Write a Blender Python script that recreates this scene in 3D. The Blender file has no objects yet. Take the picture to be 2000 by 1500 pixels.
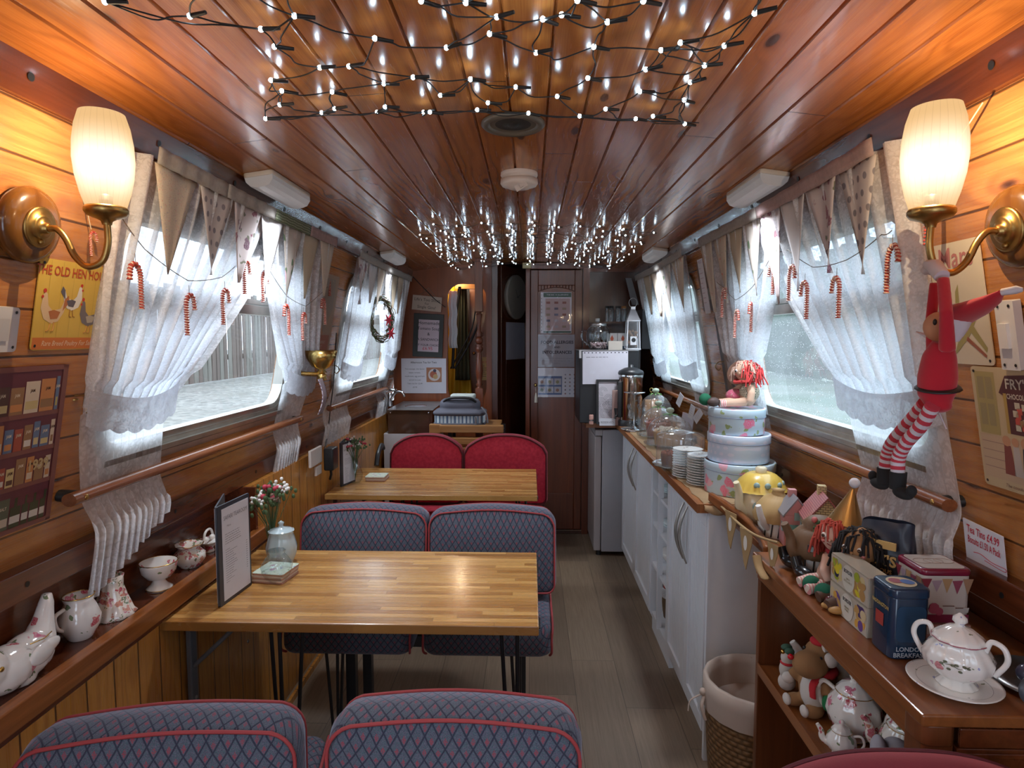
import bpy, bmesh, math, random
from mathutils import Vector as V, Matrix as Mx, noise as mnoise
from mathutils.geometry import tessellate_polygon
R = random.Random(7)
PI = math.pi
scene = bpy.context.scene
COL = scene.collection
# ------------------------------------------------------------------ camera, sky, exposure
FPX = 1220.0
PITCH = math.atan(92 / FPX); YAW = math.atan(35 / FPX); EYE = 1.45
cd = bpy.data.cameras.new('camera'); cam = bpy.data.objects.new('camera', cd); COL.objects.link(cam)
cd.sensor_width = 36; cd.lens = FPX / 2000 * 36; cd.clip_start = .02; cd.clip_end = 200
cam.location = (0, 0, EYE); cam.rotation_euler = (PI / 2 - PITCH, 0, YAW)
scene.camera = cam
scene.view_settings.view_transform = 'Standard'; scene.view_settings.look = 'None'
scene.view_settings.gamma = 1; scene.view_settings.use_curve_mapping = False
scene.view_settings.exposure = 0.32
scene.cycles.max_bounces = 10; scene.cycles.diffuse_bounces = 5; scene.cycles.glossy_bounces = 4
scene.cycles.transmission_bounces = 8; scene.cycles.transparent_max_bounces = 24
scene.cycles.sample_clamp_indirect = 6; scene.cycles.caustics_reflective = False; scene.cycles.caustics_refractive = False
SKY = 4.4
LAMP_W = 15; BATTEN_FILL_W = 22
w = bpy.data.worlds.new('overcast_sky'); scene.world = w; w.use_nodes = True
wn = w.node_tree.nodes; wl = w.node_tree.links
bg = wn['Background']; bg.inputs['Strength'].default_value = SKY
gr = wn.new('ShaderNodeTexGradient'); tc = wn.new('ShaderNodeTexCoord'); sp = wn.new('ShaderNodeSeparateXYZ'); rp = wn.new('ShaderNodeValToRGB')
wl.new(tc.outputs['Generated'], sp.inputs[0]); wl.new(sp.outputs[2], rp.inputs[0]); wl.new(rp.outputs[0], bg.inputs[0])
rp.color_ramp.elements[0].position = 0.0; rp.color_ramp.elements[0].color = (.62, .74, .92, 1)
rp.color_ramp.elements[1].position = 0.8; rp.color_ramp.elements[1].color = (.80, .90, 1.0, 1)
# ------------------------------------------------------------------ pixel -> place helpers (numbers taken off the photograph)
_fw = V((-math.sin(YAW) * math.cos(PITCH), math.cos(YAW) * math.cos(PITCH), -math.sin(PITCH)))
_rt = V((math.cos(YAW), math.sin(YAW), 0)); _up = _rt.cross(_fw)
EYEV = V((0, 0, EYE))
def ray(x, y): return _fw + _rt * ((x - 1000) / FPX) + _up * ((750 - y) / FPX)
def PX(x, y, X): d = ray(x, y); return EYEV + d * (X / d.x)
def PY(x, y, Y): d = ray(x, y); return EYEV + d * (Y / d.y)
def PZ(x, y, Z): d = ray(x, y); return EYEV + d * ((Z - EYE) / d.z)
XC, KW = -.05, .184                     # hull centre line, wall lean
def wx(side, z): return XC + side * (.985 - KW * (z - .97))
def PW(x, y, side, off=0):              # a point on a side wall (off = distance into the room)
    d = ray(x, y); t = (XC + side * (.985 - off - KW * (.48))) / (d.x + side * KW * d.z); return EYEV + d * t
CEZ = [(-.86, 1.92), (-.6, 1.955), (-.32, 1.976), (-.05, 1.985), (.22, 1.976), (.5, 1.955), (.77, 1.92)]
def ceil_z(x): return 1.985 - .065 * ((x + .05) / .82) ** 2
def PC(x, y, drop=0):                   # a point on the ceiling
    d = ray(x, y); t = .5 / d.z
    for _ in range(12): t = (ceil_z(d.x * t) - drop - EYE) / d.z
    return EYEV + d * t
# ------------------------------------------------------------------ node helper
class NT:
    def __init__(s, name):
        s.m = bpy.data.materials.new(name); s.m.use_nodes = True; s.t = s.m.node_tree; s.t.nodes.clear()
    def new(s, k, **kw):
        n = s.t.nodes.new(k)
        for a, b in kw.items(): setattr(n, a, b)
        return n
    def set(s, sock, v):
        if v is None: return
        if isinstance(v, bpy.types.NodeSocket): s.t.links.new(v, sock)
        elif isinstance(v, (tuple, list)):
            n = len(sock.default_value); v = tuple(v) + (1,) * (n - len(v)); sock.default_value = v[:n]
        else:
            try: sock.default_value = v
            except TypeError: sock.default_value = (v, v, v, 1)[:len(sock.default_value)]
    def co(s, kind='Object'):
        return s.new('ShaderNodeTexCoord').outputs[kind]
    def xyz(s, v=None):
        n = s.new('ShaderNodeSeparateXYZ'); s.set(n.inputs[0], v or s.co()); return n.outputs[0], n.outputs[1], n.outputs[2]
    def comb(s, x, y, z):
        n = s.new('ShaderNodeCombineXYZ')
        for i, a in enumerate((x, y, z)): s.set(n.inputs[i], a)
        return n.outputs[0]
    def math(s, op, a, b=None, c=None, clamp=False):
        n = s.new('ShaderNodeMath', operation=op, use_clamp=clamp); s.set(n.inputs[0], a); s.set(n.inputs[1], b)
        if c is not None: s.set(n.inputs[2], c)
        return n.outputs[0]
    def mr(s, v, a, b, c=0., d=1., smooth=False):
        n = s.new('ShaderNodeMapRange'); n.interpolation_type = 'SMOOTHSTEP' if smooth else 'LINEAR'
        s.set(n.inputs[0], v)
        for i, q in enumerate((a, b, c, d)): s.set(n.inputs[i + 1], q)
        return n.outputs[0]
    def mix(s, f, a, b, mode='MIX'):
        n = s.new('ShaderNodeMix', data_type='RGBA', blend_type=mode); s.set(n.inputs[0], f); s.set(n.inputs[6], a); s.set(n.inputs[7], b); return n.outputs[2]
    def noise(s, vec, scale=5, detail=3, rough=.5, out=0, dist=0):
        n = s.new('ShaderNodeTexNoise'); s.set(n.inputs['Vector'], vec); n.inputs['Scale'].default_value = scale; n.inputs['Detail'].default_value = detail
        n.inputs['Roughness'].default_value = rough; n.inputs['Distortion'].default_value = dist; return n.outputs[out]
    def vor(s, vec, scale=5, feature='F1', rnd=1., out='Distance'):
        n = s.new('ShaderNodeTexVoronoi', feature=feature); s.set(n.inputs['Vector'], vec); n.inputs['Scale'].default_value = scale; n.inputs['Randomness'].default_value = rnd
        return n if out is None else n.outputs[out]
    def white(s, vec, out=0):
        n = s.new('ShaderNodeTexWhiteNoise'); n.noise_dimensions = '3D'; s.set(n.inputs['Vector'], vec); return n.outputs[out]
    def ramp(s, f, els, interp='LINEAR'):
        n = s.new('ShaderNodeValToRGB'); cr = n.color_ramp; cr.interpolation = interp
        while len(cr.elements) < len(els): cr.elements.new(.5)
        for e, (p, c) in zip(cr.elements, els): e.position = p; e.color = tuple(c) + (1,) * (4 - len(c))
        s.set(n.inputs[0], f); return n.outputs[0]
    def bump(s, h, dist=.002, strength=.5):
        n = s.new('ShaderNodeBump'); s.set(n.inputs['Height'], h); n.inputs['Distance'].default_value = dist; n.inputs['Strength'].default_value = strength; return n.outputs[0]
    def bsdf(s, color, rough=.5, **kw):
        n = s.new('ShaderNodeBsdfPrincipled'); s.set(n.inputs['Base Color'], color); s.set(n.inputs['Roughness'], rough)
        for k, v in kw.items(): s.set(n.inputs[k.replace('_', ' ')], v)
        return n.outputs[0]
    def out(s, sh):
        o = s.new('ShaderNodeOutputMaterial'); s.t.links.new(sh, o.inputs[0]); return s.m
def srgb(h):
    h = h.lstrip('#'); c = [int(h[i:i + 2], 16) / 255 for i in (0, 2, 4)]
    return tuple(((x + .055) / 1.055) ** 2.4 if x > .04045 else x / 12.92 for x in c)
_pc = {}
def plain(color, rough=.5, name=None, **kw):
    if isinstance(color, str): color = srgb(color)
    k = (tuple(round(c, 4) for c in color), rough, tuple(sorted(kw.items())))
    if k not in _pc:
        n = NT(name or 'paint'); c = n.mix(n.noise(n.co(), 14, 2), tuple(x * .93 for x in color), tuple(min(1, x * 1.05) for x in color))
        _pc[k] = n.out(n.bsdf(c, rough, **kw))
    return _pc[k]
# ------------------------------------------------------------------ mesh builder
class MB:
    def __init__(s, mat=None):
        s.v = []; s.f = []; s.fm = []; s.fs = []; s.mats = []; s.M = Mx(); s.mi = 0
        if mat: s.mat(mat)
    def mat(s, m):
        if m not in s.mats: s.mats.append(m)
        s.mi = s.mats.index(m); return s
    def at(s, M=None):
        s.M = M if M is not None else Mx(); return s
    def add(s, vs, fs, smooth=False):
        b = len(s.v); s.v += [s.M @ V(p) for p in vs]
        flip = s.M.determinant() < 0
        for f in fs:
            f = [b + i for i in f]
            if flip: f.reverse()
            s.f.append(f); s.fm.append(s.mi); s.fs.append(smooth)
        return s
    def box(s, x0, x1, y0, y1, z0, z1):
        vs = [(x, y, z) for z in (z0, z1) for y in (y0, y1) for x in (x0, x1)]
        return s.add(vs, [(0, 2, 3, 1), (4, 5, 7, 6), (0, 1, 5, 4), (2, 6, 7, 3), (0, 4, 6, 2), (1, 3, 7, 5)])
    def prism(s, poly, z0, z1, smooth=False):     # poly ccw in xy
        n = len(poly)
        vs = [(x, y, z0) for x, y in poly] + [(x, y, z1) for x, y in poly]
        s.add(vs, [tuple(range(n - 1, -1, -1)), tuple(range(n, 2 * n))])
        return s.add(vs, [(i, (i + 1) % n, n + (i + 1) % n, n + i) for i in range(n)], smooth)
    def rbox(s, x0, x1, y0, y1, z0, z1, r=.01, e=0, seg=5):   # vertical corners rounded by r, top/bottom edges by e
        P = rrect(x0, x1, y0, y1, r, seg)
        if e <= 0: return s.prism(P, z0, z1, False)
        rings = []
        k = 4
        for i in range(k + 1):
            a = PI / 2 * i / k; rings.append((e * (1 - math.sin(a)), z0 + e * (1 - math.cos(a))))
        for i in range(k + 1):
            a = PI / 2 * i / k; rings.append((e * (1 - math.cos(a)), z1 - e * (1 - math.sin(a))))
        vs = []
        for ins, z in rings: vs += [(x, y, z) for x, y in rrect(x0 + ins, x1 - ins, y0 + ins, y1 - ins, max(r - ins, .0005), seg)]
        n = len(P); m = len(rings)
        fs = [(j * n + i, j * n + (i + 1) % n, (j + 1) * n + (i + 1) % n, (j + 1) * n + i) for j in range(m - 1) for i in range(n)]
        s.add(vs, fs, True); b = len(s.v) - len(vs)
        return s.add(vs, [tuple(range(n - 1, -1, -1)), tuple((m - 1) * n + i for i in range(n))])
    def tube(s, pts, r, seg=8, closed=False, caps=True, flat=1.):
        pts = [V(p) for p in pts]; n = len(pts); rr = r if isinstance(r, (list, tuple)) else [r] * n
        T = []
        for i in range(n):
            a = pts[(i - 1) % n] if closed or i > 0 else pts[0]; b = pts[(i + 1) % n] if closed or i < n - 1 else pts[-1]
            t = (b - a); T.append(t.normalized() if t.length > 1e-9 else V((0, 0, 1)))
        u = T[0].orthogonal().normalized() if abs(T[0].z) > .9 else T[0].cross(V((0, 0, 1))).normalized()
        vs = []
        for i in range(n):
            u = (u - T[i] * u.dot(T[i])).normalized(); w_ = T[i].cross(u)
            for k in range(seg):
                a = 2 * PI * k / seg; vs.append(pts[i] + (u * math.cos(a) + w_ * math.sin(a) * flat) * rr[i])
        m = n if closed else n - 1
        fs = [(i * seg + k, i * seg + (k + 1) % seg, ((i + 1) % n) * seg + (k + 1) % seg, ((i + 1) % n) * seg + k) for i in range(m) for k in range(seg)]
        s.add(vs, fs, True)
        if caps and not closed: s.add(vs, [tuple(range(seg - 1, -1, -1)), tuple((n - 1) * seg + k for k in range(seg))])
        return s
    def lathe(s, prof, seg=28, c=(0, 0, 0), sx=1, sy=1, flute=0, nf=0, fz=None, a0=0, a1=None, smooth=True):
        full = a1 is None; a1 = a1 or 2 * PI
        n = seg if full else seg + 1; vs = []
        for r, z in prof:
            for k in range(n):
                a = a0 + (a1 - a0) * k / seg; q = r
                if flute: q = r * (1 + flute * math.cos(nf * a + (fz * z if fz else 0)))
                vs.append((c[0] + q * math.cos(a) * sx, c[1] + q * math.sin(a) * sy, c[2] + z))
        m = len(prof); fs = []
        for j in range(m - 1):
            for k in range(seg):
                k2 = (k + 1) % n if full else k + 1
                f = [j * n + k, j * n + k2, (j + 1) * n + k2, (j + 1) * n + k]; fs.append(tuple(f))
        s.add(vs, fs, smooth)
        if full:
            if prof[0][0] > 1e-4: s.add(vs[:n], [tuple(range(n - 1, -1, -1))])
            if prof[-1][0] > 1e-4: s.add(vs[-n:], [tuple(range(n))])
        return s
    def ell(s, c, rad, u=14, v=9, rot=None):
        if not isinstance(rad, (tuple, list)): rad = (rad,) * 3
        M0 = s.M
        s.M = M0 @ Mx.Translation(V(c)) @ (rot.to_4x4() if rot else Mx()) @ Mx.Diagonal((rad[0], rad[1], rad[2], 1))
        s.lathe([(max(math.sin(PI * j / v), 1e-5), -math.cos(PI * j / v)) for j in range(v + 1)], u); s.M = M0; return s
    def grid(s, fn, nu, nv, smooth=True, thick=0):
        vs = [V(fn(i / nu, j / nv)) for j in range(nv + 1) for i in range(nu + 1)]; w_ = nu + 1
        fs = [(j * w_ + i, j * w_ + i + 1, (j + 1) * w_ + i + 1, (j + 1) * w_ + i) for j in range(nv) for i in range(nu)]
        return s.add(vs, fs, smooth)
    def poly(s, pts, z=0):
        return s.add([(p[0], p[1], p[2] if len(p) > 2 else z) for p in pts], [tuple(range(len(pts)))])
    def disc(s, x, y, rx, ry=None, z=0, n=16, a=0):
        ry = ry or rx; return s.poly([(x + rx * math.cos(2 * PI * k / n) * math.cos(a) - ry * math.sin(2 * PI * k / n) * math.sin(a), y + rx * math.cos(2 * PI * k / n) * math.sin(a) + ry * math.sin(2 * PI * k / n) * math.cos(a)) for k in range(n)], z)
    def rect(s, x0, x1, y0, y1, z=0): return s.poly([(x0, y0), (x1, y0), (x1, y1), (x0, y1)], z)
    def text(s, txt, x, y, size, z=0, align='CENTER', shear=0, wide=1., depth=0, bold=0):
        c = bpy.data.curves.new('t', 'FONT'); c.body = txt; c.size = size; c.align_x = align; c.shear = shear; c.extrude = depth; c.offset = bold; c.resolution_u = 2
        o = bpy.data.objects.new('t', c); COL.objects.link(o)
        dg = bpy.context.evaluated_depsgraph_get(); dg.update()
        me = bpy.data.meshes.new_from_object(o.evaluated_get(dg))
        vs = [(x + p.co.x * wide, y + p.co.y, z + p.co.z) for p in me.vertices]
        s.add(vs, [tuple(p.vertices) for p in me.polygons])
        bpy.data.objects.remove(o); bpy.data.meshes.remove(me); bpy.data.curves.remove(c); return s
    def mesh(s, name):
        me = bpy.data.meshes.new(name); me.from_pydata([tuple(p) for p in s.v], [], s.f)
        for m in s.mats: me.materials.append(m)
        me.polygons.foreach_set('material_index', s.fm); me.polygons.foreach_set('use_smooth', s.fs); me.update(); return me
def rrect(x0, x1, y0, y1, r, seg=5):
    P = []
    for cx, cy, a in ((x1 - r, y1 - r, 0), (x0 + r, y1 - r, PI / 2), (x0 + r, y0 + r, PI), (x1 - r, y0 + r, 1.5 * PI)):
        P += [(cx + r * math.cos(a + PI / 2 * k / seg), cy + r * math.sin(a + PI / 2 * k / seg)) for k in range(seg + 1)]
    return P
def bez(pts, n=8):                      # smooth curve through points
    pts = [V(p) for p in pts]; out = []
    for i in range(len(pts) - 1):
        p0 = pts[max(i - 1, 0)]; p1 = pts[i]; p2 = pts[i + 1]; p3 = pts[min(i + 2, len(pts) - 1)]
        for k in range(n):
            t = k / n; out.append(.5 * ((2 * p1) + (p2 - p0) * t + (2 * p0 - 5 * p1 + 4 * p2 - p3) * t * t + (3 * p1 - p0 - 3 * p2 + p3) * t ** 3))
    return out + [pts[-1]]
def obj(name, mb, parent=None, label=None, bevel=0, solid=0, remesh=0, sub=0, smooth=False, loc=None):
    me = mb if isinstance(mb, bpy.types.Mesh) else mb.mesh(name)
    o = bpy.data.objects.new(name, me); COL.objects.link(o)
    if smooth:
        for p in me.polygons: p.use_smooth = True
    if parent: o.parent = parent
    if loc is not None: o.location = loc
    if label: o['label'] = label
    if solid: m = o.modifiers.new('thickness', 'SOLIDIFY'); m.thickness = solid; m.offset = 0
    if remesh:
        m = o.modifiers.new('join', 'REMESH'); m.mode = 'VOXEL'; m.voxel_size = remesh; m.use_smooth_shade = True
        m = o.modifiers.new('relax', 'SMOOTH'); m.factor = .5; m.iterations = 3
    if sub: m = o.modifiers.new('round', 'SUBSURF'); m.levels = sub; m.render_levels = sub
    if bevel: m = o.modifiers.new('edge', 'BEVEL'); m.width = bevel; m.segments = 2; m.limit_method = 'ANGLE'; m.angle_limit = math.radians(40)
    return o
def tag(o, label, cat, group=None, kind=None):
    o['label'] = label; o['category'] = cat
    if group: o['group'] = group
    if kind: o['kind'] = kind
    return o
def thing(name, label, cat, loc=(0, 0, 0), rz=0, group=None, M=None):
    o = bpy.data.objects.new(name, None); COL.objects.link(o); o.empty_display_size = .05
    if M is not None: o.matrix_world = M
    else: o.location = loc; o.rotation_euler = (0, 0, rz)
    return tag(o, label, cat, group)
def single(name, label, cat, mb, loc=(0, 0, 0), rz=0, group=None, M=None, **kw):
    o = obj(name, mb, **kw); tag(o, label, cat, group)
    if M is not None: o.matrix_world = M
    else: o.location = loc; o.rotation_euler = (0, 0, rz)
    return o
def struct(name, mb, parent=None, **kw):
    o = obj(name, mb, parent, **kw)
    if not parent: o['kind'] = 'structure'
    return o
def dup(root, label, loc=None, rz=None, M=None, group=None, scale=None):
    def cp(o, par):
        c = o.copy(); COL.objects.link(c); c.parent = par
        for ch in kids.get(o, ()): cp(ch, c)
        return c
    kids = {}
    def walk(o):
        kids[o] = list(o.children)
        for ch in kids[o]: walk(ch)
    walk(root); r = cp(root, None); r['label'] = label
    if group: r['group'] = group
    if M is not None: r.matrix_world = M
    else:
        if loc is not None: r.location = loc
        if rz is not None: r.rotation_euler = (0, 0, rz)
        if scale: r.scale = (scale,) * 3 if not isinstance(scale, tuple) else scale
    return r
def basis(o, ex, ey, ez):
    return Mx(((ex[0], ey[0], ez[0], o[0]), (ex[1], ey[1], ez[1], o[1]), (ex[2], ey[2], ez[2], o[2]), (0, 0, 0, 1)))
def wallM(side, y, z, off=.004, tilt=0):   # x to the viewer's right along the wall, y up the wall, z into the room
    ex = V((0, -side, 0)); ey = V((-side * KW, 0, 1)).normalized(); ez = ex.cross(ey)
    return basis(V((wx(side, z), y, z)) + ez * off, ex, ey, ez) @ Mx.Rotation(tilt, 4, 'Z')
def backM(x, z, y=4.55, off=.004, tilt=0): # on a bulkhead facing the camera
    return basis(V((x, y - off, z)), V((1, 0, 0)), V((0, 0, 1)), V((0, -1, 0))) @ Mx.Rotation(tilt, 4, 'Z')
# ------------------------------------------------------------------ materials
def pine(name, long, cross, pitch=.088, off=0., hue=(.40, .17, .05), dark=(.22, .065, .016), lite=(.55, .27, .09), rough=.26, line=True, bumpy=.4, knots=1.4, coat=.35, butt=0):
    n = NT(name); c = n.xyz(); L = c[long]; C = c[cross]; O = c[3 - long - cross]
    q = n.math('DIVIDE', n.math('SUBTRACT', C, off), pitch); idx = n.math('FLOOR', q); fr = n.math('SUBTRACT', q, idx)
    L2 = n.math('ADD', L, n.math('MULTIPLY', idx, 3.71)); rnd = n.white(n.comb(idx, 3.3, 1.1))
    kv = n.comb(n.math('MULTIPLY', L2, 3.4), n.math('MULTIPLY', C, 9.), n.math('MULTIPLY', idx, 1.7))
    kd = n.vor(kv, 1., rnd=.9)
    kf = n.mr(kd, .0, .42, 1, 0, True)
    wob = n.noise(n.comb(n.math('MULTIPLY', L2, 1.6), n.math('MULTIPLY', C, 7), idx), 1., 2)
    s_ = n.math('ADD', n.math('MULTIPLY', C, 210.), n.math('MULTIPLY', wob, 26.)); s_ = n.math('ADD', s_, n.math('MULTIPLY', kf, 9.))
    ring = n.math('MULTIPLY_ADD', n.math('SINE', s_), .5, .5)
    ring = n.math('POWER', ring, 2.2)
    fine = n.noise(n.comb(n.math('MULTIPLY', L2, 8), n.math('MULTIPLY', C, 420), n.math('MULTIPLY', O, 60)), 1., 2)
    patch = n.noise(n.comb(n.math('MULTIPLY', L2, 1.1), n.math('MULTIPLY', C, 9), idx), 1.3, 2)
    g = n.math('MULTIPLY', ring, n.mr(patch, .3, .7, .25, .95))
    col = n.mix(n.math('MULTIPLY', g, .55), n.mix(n.mr(fine, .3, .7), lite, hue), dark)
    col = n.mix(n.mr(rnd, 0, 1, .0, .42), col, n.mix(.5, hue, dark))
    kcore = n.mr(kd, .035 * knots, .085 * knots, 1, 0, True)
    col = n.mix(n.math('MULTIPLY', n.mr(kd, .03, .2, .55, 0), .9), col, (dark[0] * 1.1, dark[1] * .9, dark[2] * .8))
    col = n.mix(kcore, col, (.045, .014, .006))
    h = n.math('MULTIPLY', ring, .12)
    if line:
        e = n.math('MINIMUM', fr, n.math('SUBTRACT', 1., fr)); ln = n.mr(e, .012, .04, 1, 0, True)
        col = n.mix(n.math('MULTIPLY', ln, .86), col, (.03, .009, .003)); h = n.math('SUBTRACT', h, n.math('MULTIPLY', ln, 1.))
    if butt:
        f_ = n.math('FRACT', n.math('DIVIDE', n.math('ADD', L, n.math('MULTIPLY', rnd, 9.)), butt)); bl_ = n.mr(n.math('MULTIPLY', n.math('MINIMUM', f_, n.math('SUBTRACT', 1., f_)), butt), .0008, .0022, 1, 0); col = n.mix(n.math('MULTIPLY', bl_, .85), col, (.03, .009, .003)); h = n.math('SUBTRACT', h, bl_)
    h = n.math('ADD', h, n.math('MULTIPLY', fine, .08))
    return n.out(n.bsdf(col, n.mr(fine, .2, .8, rough - .06, rough + .1), Normal=n.bump(h, .0022, bumpy), Coat_Weight=coat, Coat_Roughness=.08, Specular_IOR_Level=.5))
def grainwood(name, a, b, long=1, rough=.25, scale=1., coat=.3):
    n = NT(name); c = n.xyz(); k = [46, 46, 46]; k[long] = 2.6
    v = n.comb(*[n.math('MULTIPLY', c[i], k[i] * scale) for i in range(3)])
    g = n.noise(v, 1., 4, .6, dist=.6); g2 = n.noise(n.comb(*[n.math('MULTIPLY', c[i], k[i] * .18 * scale) for i in range(3)]), 1., 2)
    col = n.mix(n.mr(g, .3, .7), a, b); col = n.mix(n.mr(g2, .35, .7, 0, .5), col, tuple(x * .55 for x in a))
    return n.out(n.bsdf(col, rough, Normal=n.bump(g, .0008, .3), Coat_Weight=coat, Coat_Roughness=.1))
def staves(name, lc, wc, lw, ww, cols, rough, bumpy=.2, seam=.3, coat=.0):
    n = NT(name); c = n.xyz(); L = c[lc]; W = c[wc]
    q = n.math('DIVIDE', W, ww); row = n.math('FLOOR', q); fr = n.math('SUBTRACT', q, row)
    p = n.math('ADD', n.math('DIVIDE', L, lw), n.math('MULTIPLY', n.white(n.comb(row, 1.7, 4.)), 7.)); cl = n.math('FLOOR', p); fp = n.math('SUBTRACT', p, cl)
    r = n.white(n.comb(row, cl, 2.5)); r2 = n.white(n.comb(cl, row, 8.5))
    k = [0, 0, 0]; k[lc] = 5; k[wc] = 130; k[3 - lc - wc] = 20
    gv = n.comb(*[n.math('ADD', n.math('MULTIPLY', c[i], k[i]), n.math('MULTIPLY', r, 31.)) for i in range(3)])
    g = n.noise(gv, 1., 4, .6, dist=.4)
    col = n.mix(r, cols[0], cols[1]); col = n.mix(n.mr(r2, .82, .95, 0, .6), col, cols[2]); col = n.mix(n.mr(g, .35, .75, 0, .55), col, cols[2])
    e = n.math('MINIMUM', n.math('MULTIPLY', n.math('MINIMUM', fr, n.math('SUBTRACT', 1., fr)), ww), n.math('MULTIPLY', n.math('MINIMUM', fp, n.math('SUBTRACT', 1., fp)), lw))
    ln = n.mr(e, .0004, .0018, 1, 0); col = n.mix(n.math('MULTIPLY', ln, seam), col, tuple(x * .3 for x in cols[2]))
    return n.out(n.bsdf(col, n.mr(g, .2, .8, rough - .05, rough + .12), Normal=n.bump(n.math('SUBTRACT', n.math('MULTIPLY', g, .3), ln), .0012, bumpy), Coat_Weight=coat, Coat_Roughness=.15))
M = {}
M['ceil'] = pine('varnished_pine_ceiling', 1, 0, .088, .04, (.34, .105, .022), (.13, .026, .005), (.46, .17, .036), .2, line=False, coat=.22, bumpy=.3, butt=2.1)
M['wallpine'] = pine('varnished_pine_wall', 1, 2, .088, .005, (.42, .165, .047), (.22, .06, .015), (.55, .25, .08), .24)
M['lowpine'] = pine('pine_matchboard', 2, 1, .088, .03, (.49, .195, .032), (.25, .07, .010), (.62, .29, .065), .28)
M['mahog'] = grainwood('mahogany', (.16, .042, .014), (.075, .018, .007))
M['mahogz'] = grainwood('mahogany_upright', (.18, .042, .013), (.085, .019, .006), 2, .3, coat=.1)
M['mahogx'] = grainwood('mahogany_cross', (.15, .040, .014), (.07, .018, .007), 0)
M['ledge'] = grainwood('polished_ledge', (.13, .034, .013), (.06, .015, .007), 1, .14)
M['lip'] = grainwood('orange_lip', (.36, .12, .030), (.20, .06, .014), 1, .2)
M['rail'] = grainwood('rail_wood', (.30, .105, .04), (.16, .05, .02), 1, .22)
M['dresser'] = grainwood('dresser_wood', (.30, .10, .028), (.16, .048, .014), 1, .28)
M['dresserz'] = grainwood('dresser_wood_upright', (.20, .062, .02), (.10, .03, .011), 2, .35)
M['dark'] = grainwood('dark_panel', (.075, .020, .009), (.04, .011, .006), 2, .25)
M['bulk'] = grainwood('bulkhead_ply', (.30, .075, .020), (.17, .038, .010), 2, .34, .5, coat=.08)
M['doorw'] = grainwood('door_panel', (.22, .052, .013), (.12, .026, .007), 2, .3, .6, coat=.10)
M['butcher'] = staves('butcher_block', 0, 1, .36, .021, ((.64, .36, .115), (.38, .17, .042), (.22, .09, .020)), .24, .15, .3, coat=.25)
M['worktop'] = staves('worktop_wood', 1, 0, .3, .04, ((.38, .16, .05), (.28, .10, .03), (.16, .05, .015)), .35)
M['floor'] = staves('oak_floor', 1, 0, 1.25, .19, ((.24, .175, .12), (.215, .155, .105), (.13, .09, .06)), .42, .25, .8)
M['slat'] = grainwood('light_oak', (.42, .2, .065), (.28, .12, .035), 0, .4)
def metal(name, col, rough=.25, mtl=1.):
    n = NT(name); g = n.noise(n.co(), 9, 3); return n.out(n.bsdf(n.mix(n.mr(g, .3, .7), col, tuple(x * .72 for x in col)), n.mr(g, .3, .7, rough, rough + .12), Metallic=mtl))
M['alu'] = metal('aluminium', (.50, .47, .42), .3); M['brass'] = metal('antique_brass', (.50, .32, .11), .28); M['brassb'] = metal('bright_brass', (.75, .52, .18), .18)
M['chrome'] = metal('chrome', (.75, .75, .76), .08); M['steel'] = metal('brushed_steel', (.5, .5, .5), .3); M['greymet'] = plain((.12, .13, .15), .4, 'grey_enamel')
M['blackmet'] = plain((.012, .012, .014), .35, 'black_steel'); M['copper'] = metal('copper', (.72, .42, .27), .2)
M['black'] = plain((.014, .015, .017), .4, 'black_plastic'); M['cable'] = plain((.008, .008, .009), .6, 'black_cable')
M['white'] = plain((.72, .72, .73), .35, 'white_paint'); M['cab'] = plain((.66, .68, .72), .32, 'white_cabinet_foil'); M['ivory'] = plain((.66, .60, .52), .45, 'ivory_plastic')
M['paper'] = plain((.74, .73, .78), .6, 'paper'); M['ink'] = plain((.03, .03, .04), .7, 'ink'); M['inkgrey'] = plain((.28, .28, .31), .7, 'grey_ink'); M['redink'] = plain((.55, .03, .06), .7, 'red_ink')
M['china'] = plain((.80, .78, .75), .12, 'white_china', Coat_Weight=.6); M['gold'] = metal('gilt', (.75, .45, .12), .2)
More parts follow.
